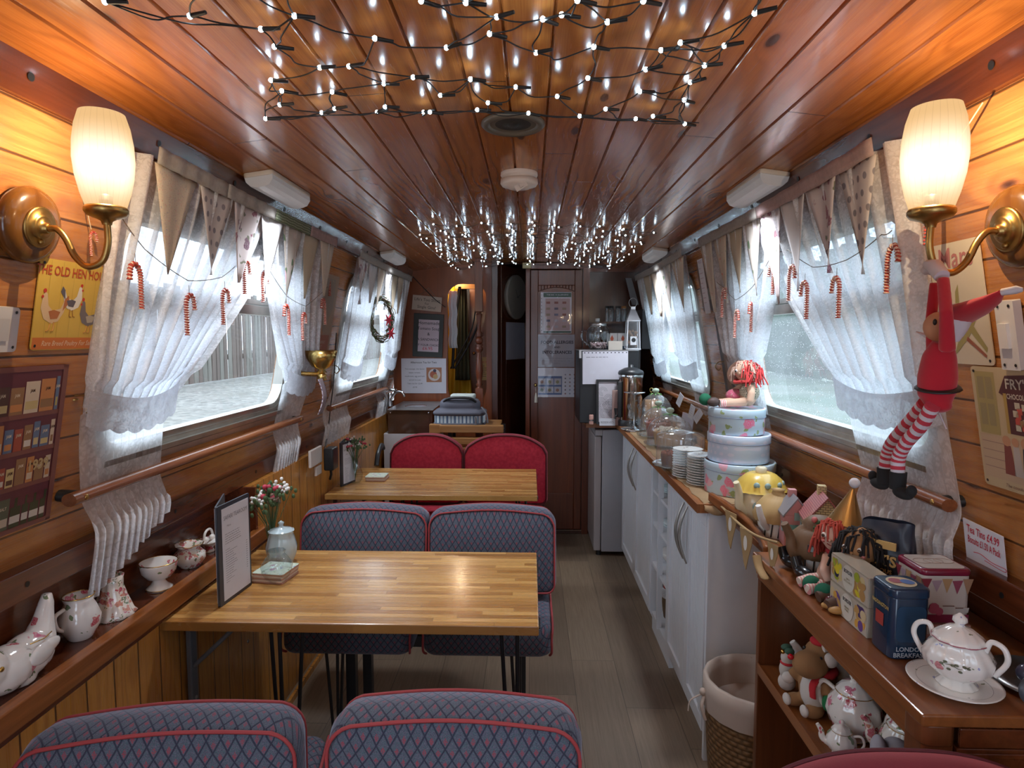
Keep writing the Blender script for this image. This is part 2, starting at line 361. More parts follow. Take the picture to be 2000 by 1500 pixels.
def fabric(name, kind):
    n = NT(name); x, y, z = n.xyz(); wv = n.noise(n.co(), 900, 1)
    if kind == 'moq':
        u = n.math('DIVIDE', n.math('ADD', x, n.math('MULTIPLY', y, .0)), .0235); v = n.math('DIVIDE', n.math('SUBTRACT', z, y), .030)
        a = n.math('ADD', u, v); b = n.math('SUBTRACT', u, v)
        fa = n.math('FRACT', a); fb = n.math('FRACT', b)
        ea = n.math('ABSOLUTE', n.math('SUBTRACT', fa, .5)); eb = n.math('ABSOLUTE', n.math('SUBTRACT', fb, .5)); e = n.math('MAXIMUM', ea, eb)
        ln = n.mr(e, .40, .47, 0, 1)
        inner = n.math('MAXIMUM', n.math('ABSOLUTE', n.math('SUBTRACT', fa, .3)), n.math('ABSOLUTE', n.math('SUBTRACT', fb, .7)))
        red = n.mr(inner, .15, .2, 1, 0)
        red = n.math('MULTIPLY', red, n.math('GREATER_THAN', n.noise(n.co(), 700, 0), .42))
        col = n.mix(n.mr(wv, .35, .65), (.045, .047, .075), (.115, .118, .165))
        col = n.mix(n.math('MULTIPLY', n.math('GREATER_THAN', n.noise(n.co(), 560, 0), .57), .6), col, (.04, .11, .12))
        col = n.mix(n.math('MULTIPLY', red, .8), col, (.26, .035, .055)); col = n.mix(n.math('MULTIPLY', ln, .88), col, (.012, .013, .035))
        h = n.math('ADD', wv, n.math('MULTIPLY', ln, -1.))
    elif kind == 'red':
        m = n.mr(n.noise(n.co(), 60, 3), .35, .65); col = n.mix(m, (.42, .014, .04), (.56, .03, .06)); col = n.mix(n.mr(wv, .3, .7, 0, .3), col, (.2, .005, .02)); h = wv
    elif kind == 'redside':
        col = n.mix(wv, (.14, .008, .018), (.2, .012, .025)); h = wv
    s = n.bsdf(col, .9, Normal=n.bump(h, .0006, .5), Sheen_Weight=.5, Sheen_Roughness=.4, Sheen_Tint=(.6, .6, .75) if kind == 'moq' else (.8, .2, .2))
    return n.out(s)
M['moq'] = fabric('moquette_blue_diamond', 'moq'); M['redfab'] = fabric('red_moquette', 'red'); M['redside'] = fabric('dark_red_edging', 'redside')
M['piping'] = plain((.30, .035, .04), .7, 'red_piping'); M['dkpiping'] = plain((.09, .008, .014), .7, 'dark_piping')
def floral(name, base, cols, scale=40, thr=.22, dens=.5, rough=.6, leaf=(.10, .22, .06), dots=None, **kw):
    n = NT(name); co = n.co(); col = base
    nd = n.mix(.035, co, n.noise(co, scale * 1.6, 2, out=1))
    a = n.vor(nd, scale * 1.35, out=None); la = n.math('MULTIPLY', n.mr(a.outputs['Distance'], thr * .9, thr * 1.0, 1, 0), n.math('GREATER_THAN', n.xyz(a.outputs['Color'])[0], .5))
    col = n.mix(n.math('MULTIPLY', la, .85), col, leaf)
    b = n.vor(nd, scale, out=None); r, g, bl = n.xyz(b.outputs['Color'])
    fl = n.math('MULTIPLY', n.mr(b.outputs['Distance'], thr * 1.15, thr * 1.35, 1, 0), n.math('GREATER_THAN', r, 1 - dens))
    fc = n.mix(n.math('GREATER_THAN', g, .5), cols[0], cols[1]); fc = n.mix(n.mr(n.math('SINE', n.math('MULTIPLY', b.outputs['Distance'], 55.)), -.2, .6, 0, .55), fc, tuple(min(1, x * .35 + y * .65) for x, y in zip(cols[0], base)))
    col = n.mix(fl, col, fc)
    return n.out(n.bsdf(col, rough, **kw))
def dotty(name, base, dot, pitch, r, rough=.6, plane=(1, 2), **kw):
    n = NT(name); c = n.xyz(); u = n.math('DIVIDE', c[plane[0]], pitch); v = n.math('DIVIDE', c[plane[1]], pitch)
    u = n.math('ADD', u, n.math('MULTIPLY', n.math('MODULO', n.math('FLOOR', v), 2.), .5))
    fu = n.math('SUBTRACT', n.math('FRACT', u), .5); fv = n.math('SUBTRACT', n.math('FRACT', v), .5)
    d = n.math('SQRT', n.math('ADD', n.math('MULTIPLY', fu, fu), n.math('MULTIPLY', fv, fv)))
    return n.out(n.bsdf(n.mix(n.mr(d, r, r + .05, 1, 0), base, dot), rough, **kw))
PINK = ((.70, .10, .16), (.78, .30, .38))
M['rose'] = floral('rose_china', (.80, .78, .75), ((.50, .04, .08), (.65, .16, .28)), 30, .27, .6, .12, (.08, .16, .04), Coat_Weight=.6)
M['chintz'] = floral('chintz_china', (.80, .76, .70), ((.48, .05, .10), (.55, .20, .12)), 52, .34, .85, .15, (.08, .15, .04), Coat_Weight=.5)
M['bluefl'] = floral('blue_sprig_china', (.80, .77, .73), ((.25, .28, .55), (.5, .2, .3)), 38, .17, .35, .12, (.12, .15, .06), Coat_Weight=.6)
M['tinrose'] = floral('rose_tin', (.46, .58, .66), ((.78, .16, .28), (.80, .40, .48)), 24, .33, .75, .3, (.25, .32, .07), Coat_Weight=.3)
M['tinspot'] = dotty('pale_spot_tin', (.50, .57, .68), (.62, .62, .72), .022, .24, .3)
def lace(name, dens=.55, scale=34, tint=(.86, .89, .96), holes=True):
    n = NT(name); co = n.co(); x, y, z = n.xyz()
    v = n.vor(n.mix(.05, co, n.noise(co, scale, 2, out=1)), scale, 'DISTANCE_TO_EDGE'); p = n.noise(co, scale * .55, 3)
    pat = n.mr(n.math('ADD', n.math('MULTIPLY', p, .9), n.math('MULTIPLY', v, 1.)), .44, .70, 0, 1)
    mesh_ = n.math('MULTIPLY', n.math('SINE', n.math('MULTIPLY', y, 2600.)), n.math('SINE', n.math('MULTIPLY', z, 2600.)))
    al = n.math('ADD', n.mr(pat, 0, 1, dens - .08, dens + .16), n.math('MULTIPLY', mesh_, .05), clamp=True)
    d = n.new('ShaderNodeBsdfDiffuse'); n.set(d.inputs[0], tint); tr = n.new('ShaderNodeBsdfTranslucent'); n.set(tr.inputs[0], tint)
    m1 = n.new('ShaderNodeMixShader'); m1.inputs[0].default_value = .5; n.t.links.new(d.outputs[0], m1.inputs[1]); n.t.links.new(tr.outputs[0], m1.inputs[2])
    tp = n.new('ShaderNodeBsdfTransparent'); m2 = n.new('ShaderNodeMixShader'); n.set(m2.inputs[0], al); n.t.links.new(tp.outputs[0], m2.inputs[1]); n.t.links.new(m1.outputs[0], m2.inputs[2])
    return n.out(m2.outputs[0])
M['lace'] = lace('white_lace', .66, 58, tint=(.94, .96, 1.)); M['lacehem'] = lace('lace_hem', .80, 60, tint=(.94, .96, 1.)); M['lacelow'] = lace('white_lace_fall', .76, 44, tint=(.95, .97, 1.)); M['band'] = lace('tieback_lace', .84, 80, (.62, .63, .68))
def glassy(name, tint=(.93, .97, .97), spots=False, gl=.12, haze=0):
    n = NT(name); fr = n.math('MULTIPLY', n.math('POWER', n.new('ShaderNodeLayerWeight').outputs['Facing'], 3.5), .55)
    g = n.new('ShaderNodeBsdfGlossy'); n.set(g.inputs[1], .04); tp = n.new('ShaderNodeBsdfTransparent'); n.set(tp.inputs[0], tint)
    ms = n.new('ShaderNodeMixShader'); n.set(ms.inputs[0], n.math('ADD', fr, gl, clamp=True)); n.t.links.new(tp.outputs[0], ms.inputs[1]); n.t.links.new(g.outputs[0], ms.inputs[2]); s = ms.outputs[0]
    if haze:
        db = n.new('ShaderNodeBsdfDiffuse'); n.set(db.inputs[0], (.85, .88, .9)); m2 = n.new('ShaderNodeMixShader'); m2.inputs[0].default_value = haze; n.t.links.new(s, m2.inputs[1]); n.t.links.new(db.outputs[0], m2.inputs[2]); s = m2.outputs[0]
    if spots:
        dr = n.vor(n.co(), 150, out=None); dd = n.math('MULTIPLY', n.mr(dr.outputs['Distance'], .1, .22, 1, 0), n.math('GREATER_THAN', n.xyz(dr.outputs['Color'])[0], .45))
        db = n.new('ShaderNodeBsdfTranslucent'); n.set(db.inputs[0], (.9, .95, 1)); m2 = n.new('ShaderNodeMixShader'); n.set(m2.inputs[0], n.math('ADD', n.math('MULTIPLY', dd, .75), spots, clamp=True)); n.t.links.new(s, m2.inputs[1]); n.t.links.new(db.outputs[0], m2.inputs[2]); s = m2.outputs[0]
    return n.out(s)
M['glass'] = glassy('clear_glass', gl=.03); M['rainglass'] = glassy('rain_spotted_glass', (.72, .82, .85), .16, .03); M['jarglass'] = glassy('jar_glass', (.86, .9, .92), gl=.10)
M['domeglass'] = glassy('dome_glass', (.97, .98, .98), gl=.09, haze=.07); M['plasticfilm'] = glassy('clear_plastic_film', (.97, .97, .99), gl=.02)
M['wicker'] = None
def wicker(name, a=(.26, .14, .055), b=(.10, .05, .02), s=1.):
    n = NT(name); x, y, z = n.xyz(); ang = n.math('ARCTAN2', y, x); u = n.math('MULTIPLY', ang, 9. * s); v = n.math('MULTIPLY', z, 62. * s)
    w_ = n.math('MULTIPLY', n.math('SINE', n.math('MULTIPLY', v, PI)), n.math('SINE', n.math('ADD', n.math('MULTIPLY', u, 2.), n.math('MULTIPLY', n.math('FLOOR', v), PI / 2))))
    k = n.math('ADD', n.math('MULTIPLY', n.math('ABSOLUTE', w_), .8), n.math('MULTIPLY', n.noise(n.co(), 120, 2), .3))
    return n.out(n.bsdf(n.mix(k, b, a), .7, Normal=n.bump(k, .006, .9)))
M['wicker'] = wicker('water_hyacinth_weave'); M['wickersm'] = wicker('fine_wicker', (.22, .12, .05), (.08, .04, .02), 2.2)
def stripes(name, axis, pitch, c1, c2, duty=.5, rough=.6, slant=None, **kw):
    n = NT(name); c = n.xyz(); v = c[axis]
    if slant: v = n.math('ADD', v, n.math('MULTIPLY', c[slant[0]], slant[1]))
    f = n.math('FRACT', n.math('DIVIDE', v, pitch)); return n.out(n.bsdf(n.mix(n.math('GREATER_THAN', f, duty), c1, c2), rough, **kw))
M['candy'] = stripes('candy_stripe', 2, .0085, (.55, .03, .02), (.82, .62, .50), .55, .3, (0, .35), Coat_Weight=.5)
def tassel(name):   # spiral twist
    return stripes(name, 2, .0085, (.58, .03, .03), (.85, .66, .52), .55, .3, (1, .4), Coat_Weight=.5)
def felt(c, name='felt'): return plain(c, .95, name, Sheen_Weight=.5)
M['lit'] = None
n = NT('frosted_shade_glow'); x, y, z = n.xyz()
e = n.new('ShaderNodeEmission'); fall = n.mr(n.math('ABSOLUTE', n.math('SUBTRACT', z, .085)), 0., .10, 1., 0., True)
edge = n.new('ShaderNodeLayerWeight').outputs['Facing']; fall = n.math('MULTIPLY', fall, n.mr(edge, .2, 1., 1., .35))
line_ = n.mr(n.math('SINE', n.math('MULTIPLY', n.math('ARCTAN2', y, x), 26.)), .93, 1., 1., .84)
n.set(e.inputs[0], n.mix(fall, (1., .62, .28), (1., .92, .75))); n.set(e.inputs[1], n.math('MULTIPLY', n.math('MULTIPLY_ADD', fall, .75, .74), line_))
tp = n.new('ShaderNodeBsdfTransparent'); n.set(tp.inputs[0], (1, .95, .85)); ms = n.new('ShaderNodeMixShader'); ms.inputs[0].default_value = .8
n.t.links.new(tp.outputs[0], ms.inputs[1]); n.t.links.new(e.outputs[0], ms.inputs[2]); M['shade'] = n.out(ms.outputs[0])
n = NT('led_white'); e = n.new('ShaderNodeEmission'); n.set(e.inputs[0], (.62, .84, 1.)); n.set(e.inputs[1], 40.); M['led'] = n.out(e.outputs[0])
# ------------------------------------------------------------------ the boat's shell
YA, YF = -1.5, 4.55                     # aft opening, forward bulkhead
m = MB(M['floor']).box(-1.0, .92, YA, 6.2, -.04, 0); struct('floor', m)
def butt(): pass
xs = []; x = .04 - .088 * 11
pro = [(-.95, ceil_z(-.86) - .02)]
k = -10
while .04 + .088 * k < .80:
    g = .04 + .088 * k
    if g > -.88:
        pro += [(g - .0042, ceil_z(g - .0042)), (g, ceil_z(g) + .007), (g + .0042, ceil_z(g + .0042))]
    k += 1
pro += [(.86, ceil_z(.77) - .02)]
m = MB(M['ceil']); n_ = len(pro)
vs = [(p[0], y, p[1]) for y in (YA, YF + .1) for p in pro]
m.add(vs, [(i, i + 1, n_ + i + 1, n_ + i) for i in range(n_ - 1)])
top = [(p[0], y, p[1] + .03) for y in (YA, YF + .1) for p in pro]
m.add(top, [(n_ + i, n_ + i + 1, i + 1, i) for i in range(n_ - 1)])
struct('ceiling', m)
WIN = {-1: [(-.75, .55), (1.36, 2.46), (3.08, 4.22)], 1: [(-.75, .55), (1.36, 2.46), (3.08, 4.22)]}
ZW0, ZW1 = 1.165, 1.745
def wallpoly(side, mat, z0, z1, y0, y1, holes, th=.05):
    outer = [(y0, z0), (y1, z0), (y1, z1), (y0, z1)]
    loops = [outer] + [rrect(a, b, ZW0, ZW1, .10, 6)[::-1] for a, b in holes]
    flat = [p for l in loops for p in l]
    tris = tessellate_polygon([[V((p[0], p[1], 0)) for p in l] for l in loops])
    m = MB(mat); N = len(flat)
    def pt(p, o): return (wx(side, p[1]) + side * o, p[0], p[1])
    vs = [pt(p, 0) for p in flat] + [pt(p, th) for p in flat]
    f = []
    for t in tris: f += [tuple(t), tuple(N + i for i in reversed(t))]
    b = 0
    for l in loops:
        f += [(b + i, b + (i + 1) % len(l), N + b + (i + 1) % len(l), N + b + i) for i in range(len(l))]; b += len(l)
    m.add(vs, f); return m
for side, nm in ((-1, 'left'), (1, 'right')):
    me = wallpoly(side, M['wallpine'], .94, 1.93, YA, YF + .05, WIN[side])
    struct('wall_' + nm, me)
    # gunwale board, recess back, lower boarding
    t = MB(M['mahog']); X0 = XC + side * .985
    XT = XC + side * .948; t.box(min(X0 + side * .01, XT), max(X0 + side * .01, XT), YA, YF, .93, .990)
    for j in range(11):
        y = -.9 + .52 * j; t.mat(M['black']); t.at(basis((XT - side * .0005, y, .96), (0, 1, 0), (0, 0, 1), (-side, 0, 0) if side > 0 else (1, 0, 0))); t.disc(0, 0, .006, z=.0005); t.at()
    t.mat(M['mahog'])
    struct('trim_gunwale_' + nm, t, bevel=.003)
    c = MB(M['mahog']); xa = XC + side * .797; xb = XC + side * .812
    P = [(xa, 1.93), (xb, 1.857), (xb + side * .05, 1.850), (xb + side * .05, 1.95)]
    if side < 0: P = P[::-1]
    c.add([(p[0], y, p[1]) for y in (YA, YF) for p in P], [(0, 3, 2, 1), (4, 5, 6, 7)] + [(i, (i + 1) % 4, 4 + (i + 1) % 4, 4 + i) for i in range(4)])
    c.mat(M['black'])
    for j in range(14):
        y = -.4 + .37 * j; ez = V((-side, 0, -.2)).normalized(); ex = V((0, 1, 0))
        c.at(basis(V(((xa + xb) / 2 - side * .0012, y, 1.893)), ex, ez.cross(ex), ez)); c.disc(0, 0, .0075, z=.0006, n=12); c.at()
    struct('trim_cornice_' + nm, c)
    lo = MB(M['lowpine']); X1 = XC + side * .90
    lo.box(min(X1, X1 + side * .06), max(X1, X1 + side * .06), YA, 2.12, 0, .74)
    X3 = XC + side * .925; lo.box(min(X3, X3 + side * .06), max(X3, X3 + side * .06), 2.12, YF, 0, .929)
    if side > 0: lo.mat(M['mahog']); lo.box(X1, X1 + .16, YA, 2.118, .7405, .75)
    struct('wall_%s_lower' % nm, lo)
    rc = MB(M['mahog']); X2 = XC + side * 1.0
    rc.box(min(X2, X2 + side * .03), max(X2, X2 + side * .03), YA, 2.10, .72, .93); rc.box(min(X1, X2), max(X1, X2), 2.10, 2.117, .751, .929)
    struct('wall_%s_recess' % nm, rc)
    b = MB(M['lowpine']); xs_ = sorted((X1, X1 - side * .012)); b.box(xs_[0], xs_[1], YA, YF, 0, .025); struct('baseboard_' + nm, b)
# window frames
def window(side, y0, y1, num, wet):
    f = MB(M['alu']); g = MB(M['rainglass'] if wet else M['glass'])
    def strip(ins0, ins1, d0, d1):      # ring between two rounded rects, depth d0..d1 into the room
        a = rrect(y0 + ins0, y1 - ins0, ZW0 + ins0, ZW1 - ins0, max(.10 - ins0, .01), 6); b_ = rrect(y0 + ins1, y1 - ins1, ZW0 + ins1, ZW1 - ins1, max(.10 - ins1, .01), 6); n = len(a)
        def q(p, d): return (wx(side, p[1]) - side * d, p[0], p[1])
        vs = [q(p, d0) for p in a] + [q(p, d1) for p in a] + [q(p, d1) for p in b_] + [q(p, d0) for p in b_]
        fs = []
        for i in range(n):
            j = (i + 1) % n
            for r_ in range(4): fs.append((r_ * n + i, r_ * n + j, ((r_ + 1) % 4) * n + j, ((r_ + 1) % 4) * n + i))
        f.add(vs, fs)
    strip(-.022, .012, -.004, .010); strip(.004, .03, -.035, .004)
    def bar(za, zb, ya, yb, d0, d1, mb=f):
        vs = []
        for y in (ya, yb):
            for z, d in ((za, d0), (za, d1), (zb, d1), (zb, d0)): vs.append((wx(side, z) - side * d, y, z))
        mb.add(vs, [(0, 1, 2, 3), (7, 6, 5, 4)] + [(i, 4 + i, 4 + (i + 1) % 4, (i + 1) % 4) for i in range(4)])
    zb = 1.525
    bar(zb, zb + .03, y0 + .02, y1 - .02, -.03, .006); bar(zb + .034, zb + .05, y0 + .03, y1 - .03, -.03, .002)
    bar(1.128, 1.146, y0 + .02, y1 - .02, 0, .016); bar(1.150, 1.164, y0 + .03, y1 - .03, 0, .024)
    ym = (y0 + y1) / 2; bar(zb + .04, ZW1 - .02, ym - .008, ym + .008, -.03, .0)
    P = rrect(y0 + .02, y1 - .02, ZW0 + .02, ZW1 - .02, .08, 6)
    vs = [(wx(side, p[1]) + side * .02, p[0], p[1]) for p in P]; g.add(vs, [tuple(range(len(P)))])
    r = struct('window_%d' % num, f, bevel=0); obj('pane', g, r)
i = 1
for side in (-1, 1):
    for a, b in WIN[side]: window(side, a, b, i, side > 0); i += 1
# left ledge
m = MB(M['ledge']).box(-1.055, -.955, YA, 2.16, .745, .775); m.mat(M['lip'])
m.box(-.962, -.932, YA, 2.2, .733, .781); m.mat(M['mahog']); m.box(-.9515, -.944, YA, 2.19, .715, .733)
single('ledge_shelf', 'long polished dark ledge with an orange-brown lip along the left wall below the window', 'shelf', m, bevel=.003)
# forward bulkhead ------------------------------------------------
def arcpoly(x0, x1, z0, ins=0, n=16):    # polygon under the ceiling arc
    P = [(x0, z0), (x1, z0)]; return P + [(x1 + (x0 - x1) * k / n, ceil_z(x1 + (x0 - x1) * k / n) - ins + .004) for k in range(n + 1)]
def xzprism(mb, P, y0, y1):
    n = len(P); mb.add([(p[0], y0, p[1]) for p in P] + [(p[0], y1, p[1]) for p in P], [tuple(range(n)), tuple(range(2 * n - 1, n - 1, -1))] + [(i, n + i, n + (i + 1) % n, (i + 1) % n) for i in range(n)])
def holed(mb, outer, hole, y0, y1):
    loops = [outer, hole[::-1]]; flat = outer + hole[::-1]; N = len(flat)
    tris = tessellate_polygon([[V((p[0], p[1], 0)) for p in l] for l in loops])
    f = []
    for t in tris: f += [tuple(t), tuple(N + i for i in reversed(t))]
    b = 0
    for l in loops: f += [(b + i, b + (i + 1) % len(l), N + b + (i + 1) % len(l), N + b + i) for i in range(len(l))]; b += len(l)
    mb.add([(p[0], y0, p[1]) for p in flat] + [(p[0], y1, p[1]) for p in flat], f)
def bx(px, Y=YF): return PY(px, 650, Y).x
def bz(py, Y=YF, px=1000): return PY(px, py, Y).z
m = MB(M['bulk'])
xl = bx(961)
hole = rrect(bx(874), bx(950), bz(785), bz(554), .10, 6)
holed(m, arcpoly(-1.0, xl, 0), hole, YF, YF + .03)
struct('wall_far_left', m)
m = MB(M['dark']).box(xl, xl + .045, YF - .05, YF + .1, 0, 1.985); struct('trim_post', m, bevel=.004)
m = MB(M['dark']); xzprism(m, arcpoly(bx(1132), .80, 0), YF, YF + .03); m.mat(M['mahogz'])
m.box(bx(1138), bx(1150), YF - .03, YF, 0, 1.975); m.box(bx(1150), .80, YF - .012, YF, ceil_z(.6) - .03, ceil_z(.6)); struct('wall_far_right', m)
m = MB(M['dark']).box(xl - .02, .10, 6.0, 6.05, 0, 1.98).box(-.05, -.02, YF + .45, 6.0, 0, 1.98).box(xl - .03, xl, YF + .1, 6.0, 0, 1.98).box(-1.0, .92, 6.1, 6.15, 0, 2.0); m.mat(M['bulk']); m.box(-1.0, -.97, YF + .03, 6.1, 0, 1.98).box(.9, .93, YF + .03, 6.1, 0, 1.98)
struct('wall_forward_cabin', m)
m = MB(M['dark']).box(-1.0, .92, YF + .1, 6.1, 1.985, 2.02); struct('ceiling_forward_cabin', m)
# mahogany door with an arched panel
d0, d1 = bx(1036), bx(1137)
dr = MB(M['mahogz']); st = .055
dr.box(d0, d0 + st, YF - .01, YF + .03, 0.03, 1.93).box(d1 - st, d1, YF - .01, YF + .03, .03, 1.93).box(d0 + st, d1 - st, YF - .01, YF + .03, 1.82, 1.93).box(d0 + st, d1 - st, YF - .01, YF + .03, .03, .30)
ac = [(d0 + st + (d1 - d0 - 2 * st) * k / 12, bz(570) + .03 * math.sin(PI * k / 12)) for k in range(13)]
for p_, q_ in zip(ac, ac[1:]): xzprism(dr, [p_, q_, (q_[0], 1.8205), (p_[0], 1.8205)], YF - .010, YF + .02)
D = struct('door_1', dr, bevel=.004)
pn = MB(M['doorw']).box(d0 + st - .002, d1 - st + .002, YF + .004, YF + .02, .29, 1.9); obj('panel', pn, D)
kn = MB(M['brassb']); kp = PY(1046, 752, YF - .01); kn.ell(kp + V((0, -.02, 0)), .013).tube([kp, kp + V((0, -.02, 0))], .006); obj('knob', kn, D)
ts = MB(M['ivory']); ts.tube([kp + V((0, -.025, -.01)), kp + V((.003, -.025, -.06))], .002, 5).lathe([(.004, 0), (.011, -.03), (.013, -.07)], 8, c=kp + V((.003, -.025, -.055))); single('key_tassel', 'small pale tassel hanging from the brass knob of the far door', 'tassel', ts)
m = MB(M['mahogz']).box(d0 - .035, d0 - .003, YF - .03, YF + .05, 0, 1.975).box(d0 - .035, bx(1150), YF - .02, YF + .05, 1.935, 1.98); m.mat(M['dark']).box(d0 - .03, bx(1150), YF - .02, YF + .04, 0, .028); struct('trim_doorframe', m, bevel=.003)
# clock door, ajar
L = V((bx(975), YF + .02, 0)); ang = math.radians(64)
dx = V((math.cos(ang), math.sin(ang), 0)); Md = basis(L, dx, V((0, 0, 1)), dx.cross(V((0, 0, 1))))
m = MB(M['dark']); m.at(Md)
WD = .47
def fr(x0, x1, z0, z1, t=.018): m.box(x0, x1, z0, z1, -t, t)
fr(0, .07, 0, 1.97); fr(WD - .07, WD, 0, 1.97); fr(.07, WD - .07, 0, 1.27); fr(.07, WD - .07, 1.56, 1.97, .016); fr(.07, WD - .07, 1.25, 1.28, .02)
D2 = struct('door_2', m, bevel=.002)
g = MB(plain((.38, .40, .48), .25, 'frosted_panel')); g.at(Md).box(.07, WD - .07, 1.27, 1.56, -.006, .006); obj('window_panel', g, D2)
m = MB(M['bulk']); holed(m, arcpoly(-1.0, .90, 0), [(-.42, .15), (.30, .15), (.30, 1.80), (-.42, 1.80)], YA - .03, YA); struct('wall_aft', m)  # unseen bulkhead added to cut the daylight glare, doorway left for fill
# unseen aft doorway left open for daylight fill; outside world ------------------------------------------------
n = NT('gravel'); co = n.co(); vv = n.vor(co, 16, out=None); c3 = n.xyz(vv.outputs['Color'])[0]
M['gravel'] = n.out(n.bsdf(n.mix(n.mr(n.noise(co, 1.5, 3), .35, .7, 0, .6), n.mix(c3, (.10, .10, .095), (.24, .235, .22)), (.12, .115, .10)), .8, Normal=n.bump(vv.outputs['Distance'], .02, .6)))
n = NT('grass_bank'); co = n.co(); M['bank'] = n.out(n.bsdf(n.mix(n.mr(n.noise(co, .9, 4), .35, .65), (.08, .11, .07), (.17, .18, .15)), .9))
m = MB(M['gravel']).box(-30, -1.25, -25, 40, .50, .60); struct('ground', m)
m = MB(M['bank']).box(1.6, 30, -25, 40, .40, .50); struct('ground_bank', m)
fe = MB(); fm = [grainwood('weathered_pale_a', (.20, .185, .16), (.11, .10, .085), 2, .8, coat=0), grainwood('weathered_pale_b', (.16, .12, .10), (.09, .07, .06), 2, .8, coat=0)]
y = -4.
while y < 26:
    fe.mat(fm[int(R.random() * 2)]); wd = R.uniform(.10, .15); fe.box(-6.0 + R.uniform(-.02, .02), -5.97, y, y + wd, .62, 2.3 + R.uniform(-.05, .05)); y += wd + R.uniform(.02, .05)
fe.mat(fm[1]).box(-6.1, -6.03, -4, 26, 1.0, 1.1).box(-6.1, -6.03, -4, 26, 1.9, 2.0)
single('picket_fence', 'tall weathered grey board fence standing beyond the gravel outside the left window', 'fence', fe)
hd = MB(plain((.05, .075, .045), .9, 'hedge_green'))
def hf(u, v): 
    p = V((6.5 - .9 * math.sin(v * PI / 2), -6 + 30 * u, .5 + 2.6 * v)); q = mnoise.noise(p * 1.3) * .5 + mnoise.noise(p * 4) * .2; return p + V((-q, 0, q * .4))
hd.grid(hf, 120, 14); single('hedge', 'dull green hedge on the far bank seen through the rain-spotted right window', 'hedge', hd)
# ------------------------------------------------------------------ lamps of the room and added fill lights
def light(name, loc, power, col, size=0., kind='POINT', rot=None, **kw):
    l = bpy.data.lights.new(name, kind); l.energy = power; l.color = col; l.shadow_soft_size = size
    for k, v in kw.items(): setattr(l, k, v)
    o = bpy.data.objects.new(name, l); COL.objects.link(o); o.location = loc
    if rot: o.rotation_euler = rot
    return o
def wall_lamp(side, y, z, label, lit=True):
    # local frame: x towards the room, y along the boat (forward), z up; base on the wall
    r = thing('wall_lamp', label, 'wall lamp', M=Mx.Translation((wx(side, z), y, z)) @ Mx.Diagonal((-side * .76, .76, .78, 1)), group='brass wall lamps with glass shades')
    T = Mx.Rotation(math.atan(KW), 4, 'Y') @ Mx.Rotation(PI / 2, 4, 'Y')
    b = MB(grainwood('turned_wood', (.20, .085, .02), (.09, .03, .008), 2, .2, .6)).at(T); b.lathe([(.078, 0), (.086, .008), (.088, .02), (.082, .032), (.066, .041), (.04, .044)], 36); obj('wooden_rose', b, r, 'dark turned wooden rose')
    b = MB(M['brass']).at(T); b.lathe([(.047, .043), (.047, .047), (.043, .049), (.030, .049), (.029, .053), (.024, .055), (.014, .056), (.013, .064), (.010, .068)], 32)
    b.ell((.033, .0, .052), .007); obj('back_plate', b, r)
    sx_, sz_ = .205, .115
    arm = bez([(.065, 0, -.012), (.085, 0, -.013), (.105, 0, -.035), (.125, 0, -.075), (.155, 0, -.098), (.19, 0, -.085), (.205, 0, -.045), (sx_, 0, .0)], 8)
    b = MB(M['brass']).tube(arm, .0075, 12); obj('arm', b, r)
    b = MB(M['brass']).lathe([(.010, -.004), (.012, .004), (.022, .010), (.040, .016), (.046, .024), (.046, .031), (.043, .036), (.03, .034)], 32, c=(sx_, 0, 0)); obj('shade_cup', b, r)
    b = MB(M['shade']).lathe([(.040, .0), (.050, .03), (.058, .065), (.0615, .10), (.060, .135), (.0545, .170), (.046, .197), (.0445, .197)], 48)
    s = obj('lamp_shade', b, r, loc=(sx_, 0, .034)); s.scale = (1.03, 1.03, 1.06)
    b = MB(M['black']).lathe([(.014, 0), (.014, .03), (.006, .035)], 14, c=(sx_, 0, .03)); obj('bulb_holder', b, r)
    if lit: light('lamp_bulb', (wx(side, z) - side * sx_ * .76, y, z + .11), LAMP_W, (1., .77, .52), 0.)
    return r
wall_lamp(-1, 1.11, 1.652, 'brass wall lamp with glowing cream glass shade above the yellow hen sign')
wall_lamp(1, 1.062, 1.632, 'brass wall lamp with glowing cream glass shade that the red elf hangs from')
wall_lamp(-1, -.9, 1.645, 'added unseen brass wall lamp for fill, behind the viewer on the left'); wall_lamp(1, -.9, 1.64, 'added unseen brass wall lamp for fill, behind the viewer on the right')  # added pair out of view, brightens the saloon
